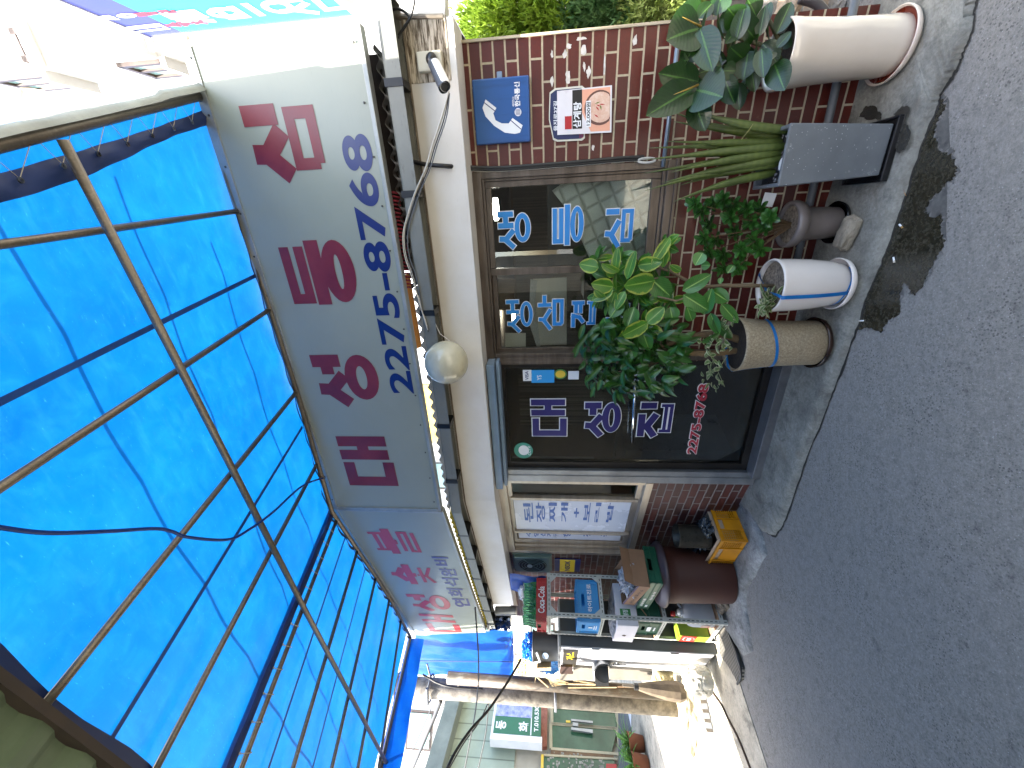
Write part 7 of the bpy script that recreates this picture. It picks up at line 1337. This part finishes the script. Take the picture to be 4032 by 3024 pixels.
for k, (p, lb) in enumerate(((RL(1510,1040), 'leafy potted plant in front of the green glass doors'), (RL(1530,1240), 'leafy potted plant left of the green glass doors, by the shop window'))):
    v = G0.v(p, 7.3 - .35 * k); mt = Matrix.Translation((v.x, 7.3 - .35*k, .02)); t_ = thing('shop_plant', lb, 'potted plant', mt); obj('pot', MB().lathe([(0, 0), (.12, 0), (.16, .26), (.17, .28), (.15, .28), (.14, .22), (0, .22)], 24), simple('clay_pot', '#7a4a34', '#8d5a42', 4, .8), t_, mt, smooth=True)
    lv = MB(); rnd = random.Random(80 + k)
    for i in range(60): a = rnd.uniform(0, 6.28); lv.leaf(Vector((.03*math.cos(a), .03*math.sin(a), .22)), Vector((math.cos(a), math.sin(a), rnd.uniform(.4, 2.2))), Vector((0, 0, 1)), rnd.uniform(.25, .5), .035, .3, rnd.uniform(.4, 1.2), 7)
    obj('foliage', lv, LM7, t_, mt, smooth=True)
v = G0.v(RL(1900,790), 8.6); bt = Matrix.Translation((v.x, 8.6, .01)); bt_ = thing('delivery_crate', 'small blue and white stacked crate on the sunlit paving beyond the pole', 'crate', bt); zt1 = G0.v(RL(1715,790), 8.6).z
obj('body', MB().box((-.15, -.15, 0), (.15, .15, zt1 * .66)), M_WHITE, bt_, bt); obj('lid', MB().box((-.16, -.16, zt1 * .66), (.16, .16, zt1)), simple('crate_blue', '#1546a0', None, 3, .4), bt_, bt); obj('stripe', MB().box((-.155, -.155, zt1*.2), (.155, .155, zt1*.32)), M_NAVY, bt_, bt)
# far white buildings
fb = thing('white_apartment', 'white house with balconies filling the far end of the alley', 'building', Matrix.Translation((-9, 24, 0)))
M_FW = simple('far_white_render', '#b5b3ae', '#c5c3be', .6, .85)
FB = Fr(20, (-9, 22)); fm = FB.M()
obj('wall', MB().box((-16, 0, 0), (9, 8, 11)), M_FW, fb, fm); wn = None
for i in range(5):
    for j in range(3):
        wn = obj('window', MB().box((-14 + i*4.2, -.06, 1.5 + j*3.1), (-12.4 + i*4.2, -.0, 2.8 + j*3.1)), M_WF, fb, fm); obj('pane', MB().box((-13.9 + i*4.2, -.09, 1.6 + j*3.1), (-12.5 + i*4.2, -.05, 2.7 + j*3.1)), M_WP, wn, fm)
for j in range(3):
    bl_ = MB(); x0_ = 1.5
    bl_.box((x0_, -1.0, 3.0 + j*3.1), (x0_ + 3, 0, 3.15 + j*3.1))
    for k in range(14): bl_.box((x0_ + k*.22, -1.0, 3.15 + j*3.1), (x0_ + k*.22 + .04, -.96, 4.0 + j*3.1))
    bl_.box((x0_, -1.0, 4.0 + j*3.1), (x0_ + 3, -.95, 4.06 + j*3.1)); obj('balcony', bl_, M_WHITE, fb, fm)
nb2 = thing('white_annex', 'plain white wall with ribs standing between the pole and the green sign', 'building', Matrix.Translation((-5.2, 12, 0))); NB = Fr(20, (-6.5, 12.5)); nm_ = NB.M()
obj('wall', MB().box((0, 0, 0), (9, 5, 3.6)), M_FW, nb2, nm_); obj('roof', MB().box((-.2, -.3, 3.6), (9.2, 5.2, 3.75)), M_SILV, nb2, nm_)
# wires
def wl(name, lb, pts, r=.008): cable(name, lb, [W_(p, y) for p, y in pts], r, M_BC, 'cable', 'overhead wires at the far end of the alley')
wl('overhead_wire', 'thick black wire bundle sagging from behind the blue screen to the lower left', [(R4(1200,520),4.2),(R4(1120,660),4.1),(R4(1040,790),4.0),(R4(860,1050),3.8),(R4(680,1250),3.6),(R4(520,1480),3.4),(R4(420,1680),3.3)], .013)
wl('overhead_wire', 'black wire running beside the thick bundle towards the lower left', [(R4(850,990),5),(R4(760,1180),4.6),(R4(600,1400),4.3),(R4(440,1680),4)], .007)
wl('overhead_wire', 'thick wire bundle crossing the white sky left of the pole', [(R4(360,950),5.0),(R4(290,1130),5.6),(R4(180,1390),6.2),(R4(60,1680),7)], .03)
wl('overhead_wire', 'thin wire crossing the white sky, nearest the canopy', [(R4(300,945),5.0),(R4(210,1150),5.6),(R4(110,1380),6.2),(R4(0,1600),7)], .008)
wl('overhead_wire', 'thin wire crossing the white sky on the pole side of the bundle', [(R4(410,955),5.0),(R4(330,1170),5.6),(R4(230,1390),6.2),(R4(110,1680),7)], .006)
wl('overhead_wire', 'thin dark wire hanging in front of the green sign and the cladding', [(R4(720,-20),2.8),(R4(740,250),2.9),(R4(755,500),3.0),(R4(752,800),3.2),(R4(720,1080),3.5),(R4(680,1300),3.8),(R4(610,1680),4)], .006)
wl('overhead_wire', 'thin wire falling across the pale green cladding', [(R4(860,990),5),(R4(830,1300),5.2),(R4(750,1680),5.4)], .007)
wl('overhead_wire', 'curved black wire looping near the top of the pole', [(R4(170,680),4.9),(R4(240,720),4.9),(R4(330,770),4.85),(R4(480,810),4.8),(R4(800,830),4.85)], .012)
wl('overhead_wire', 'black wire arching from the blue screen to the top of the pole', [(R4(540,800),4.8),(R4(600,760),4.8),(R4(660,745),4.8),(R4(750,770),4.8)], .009)
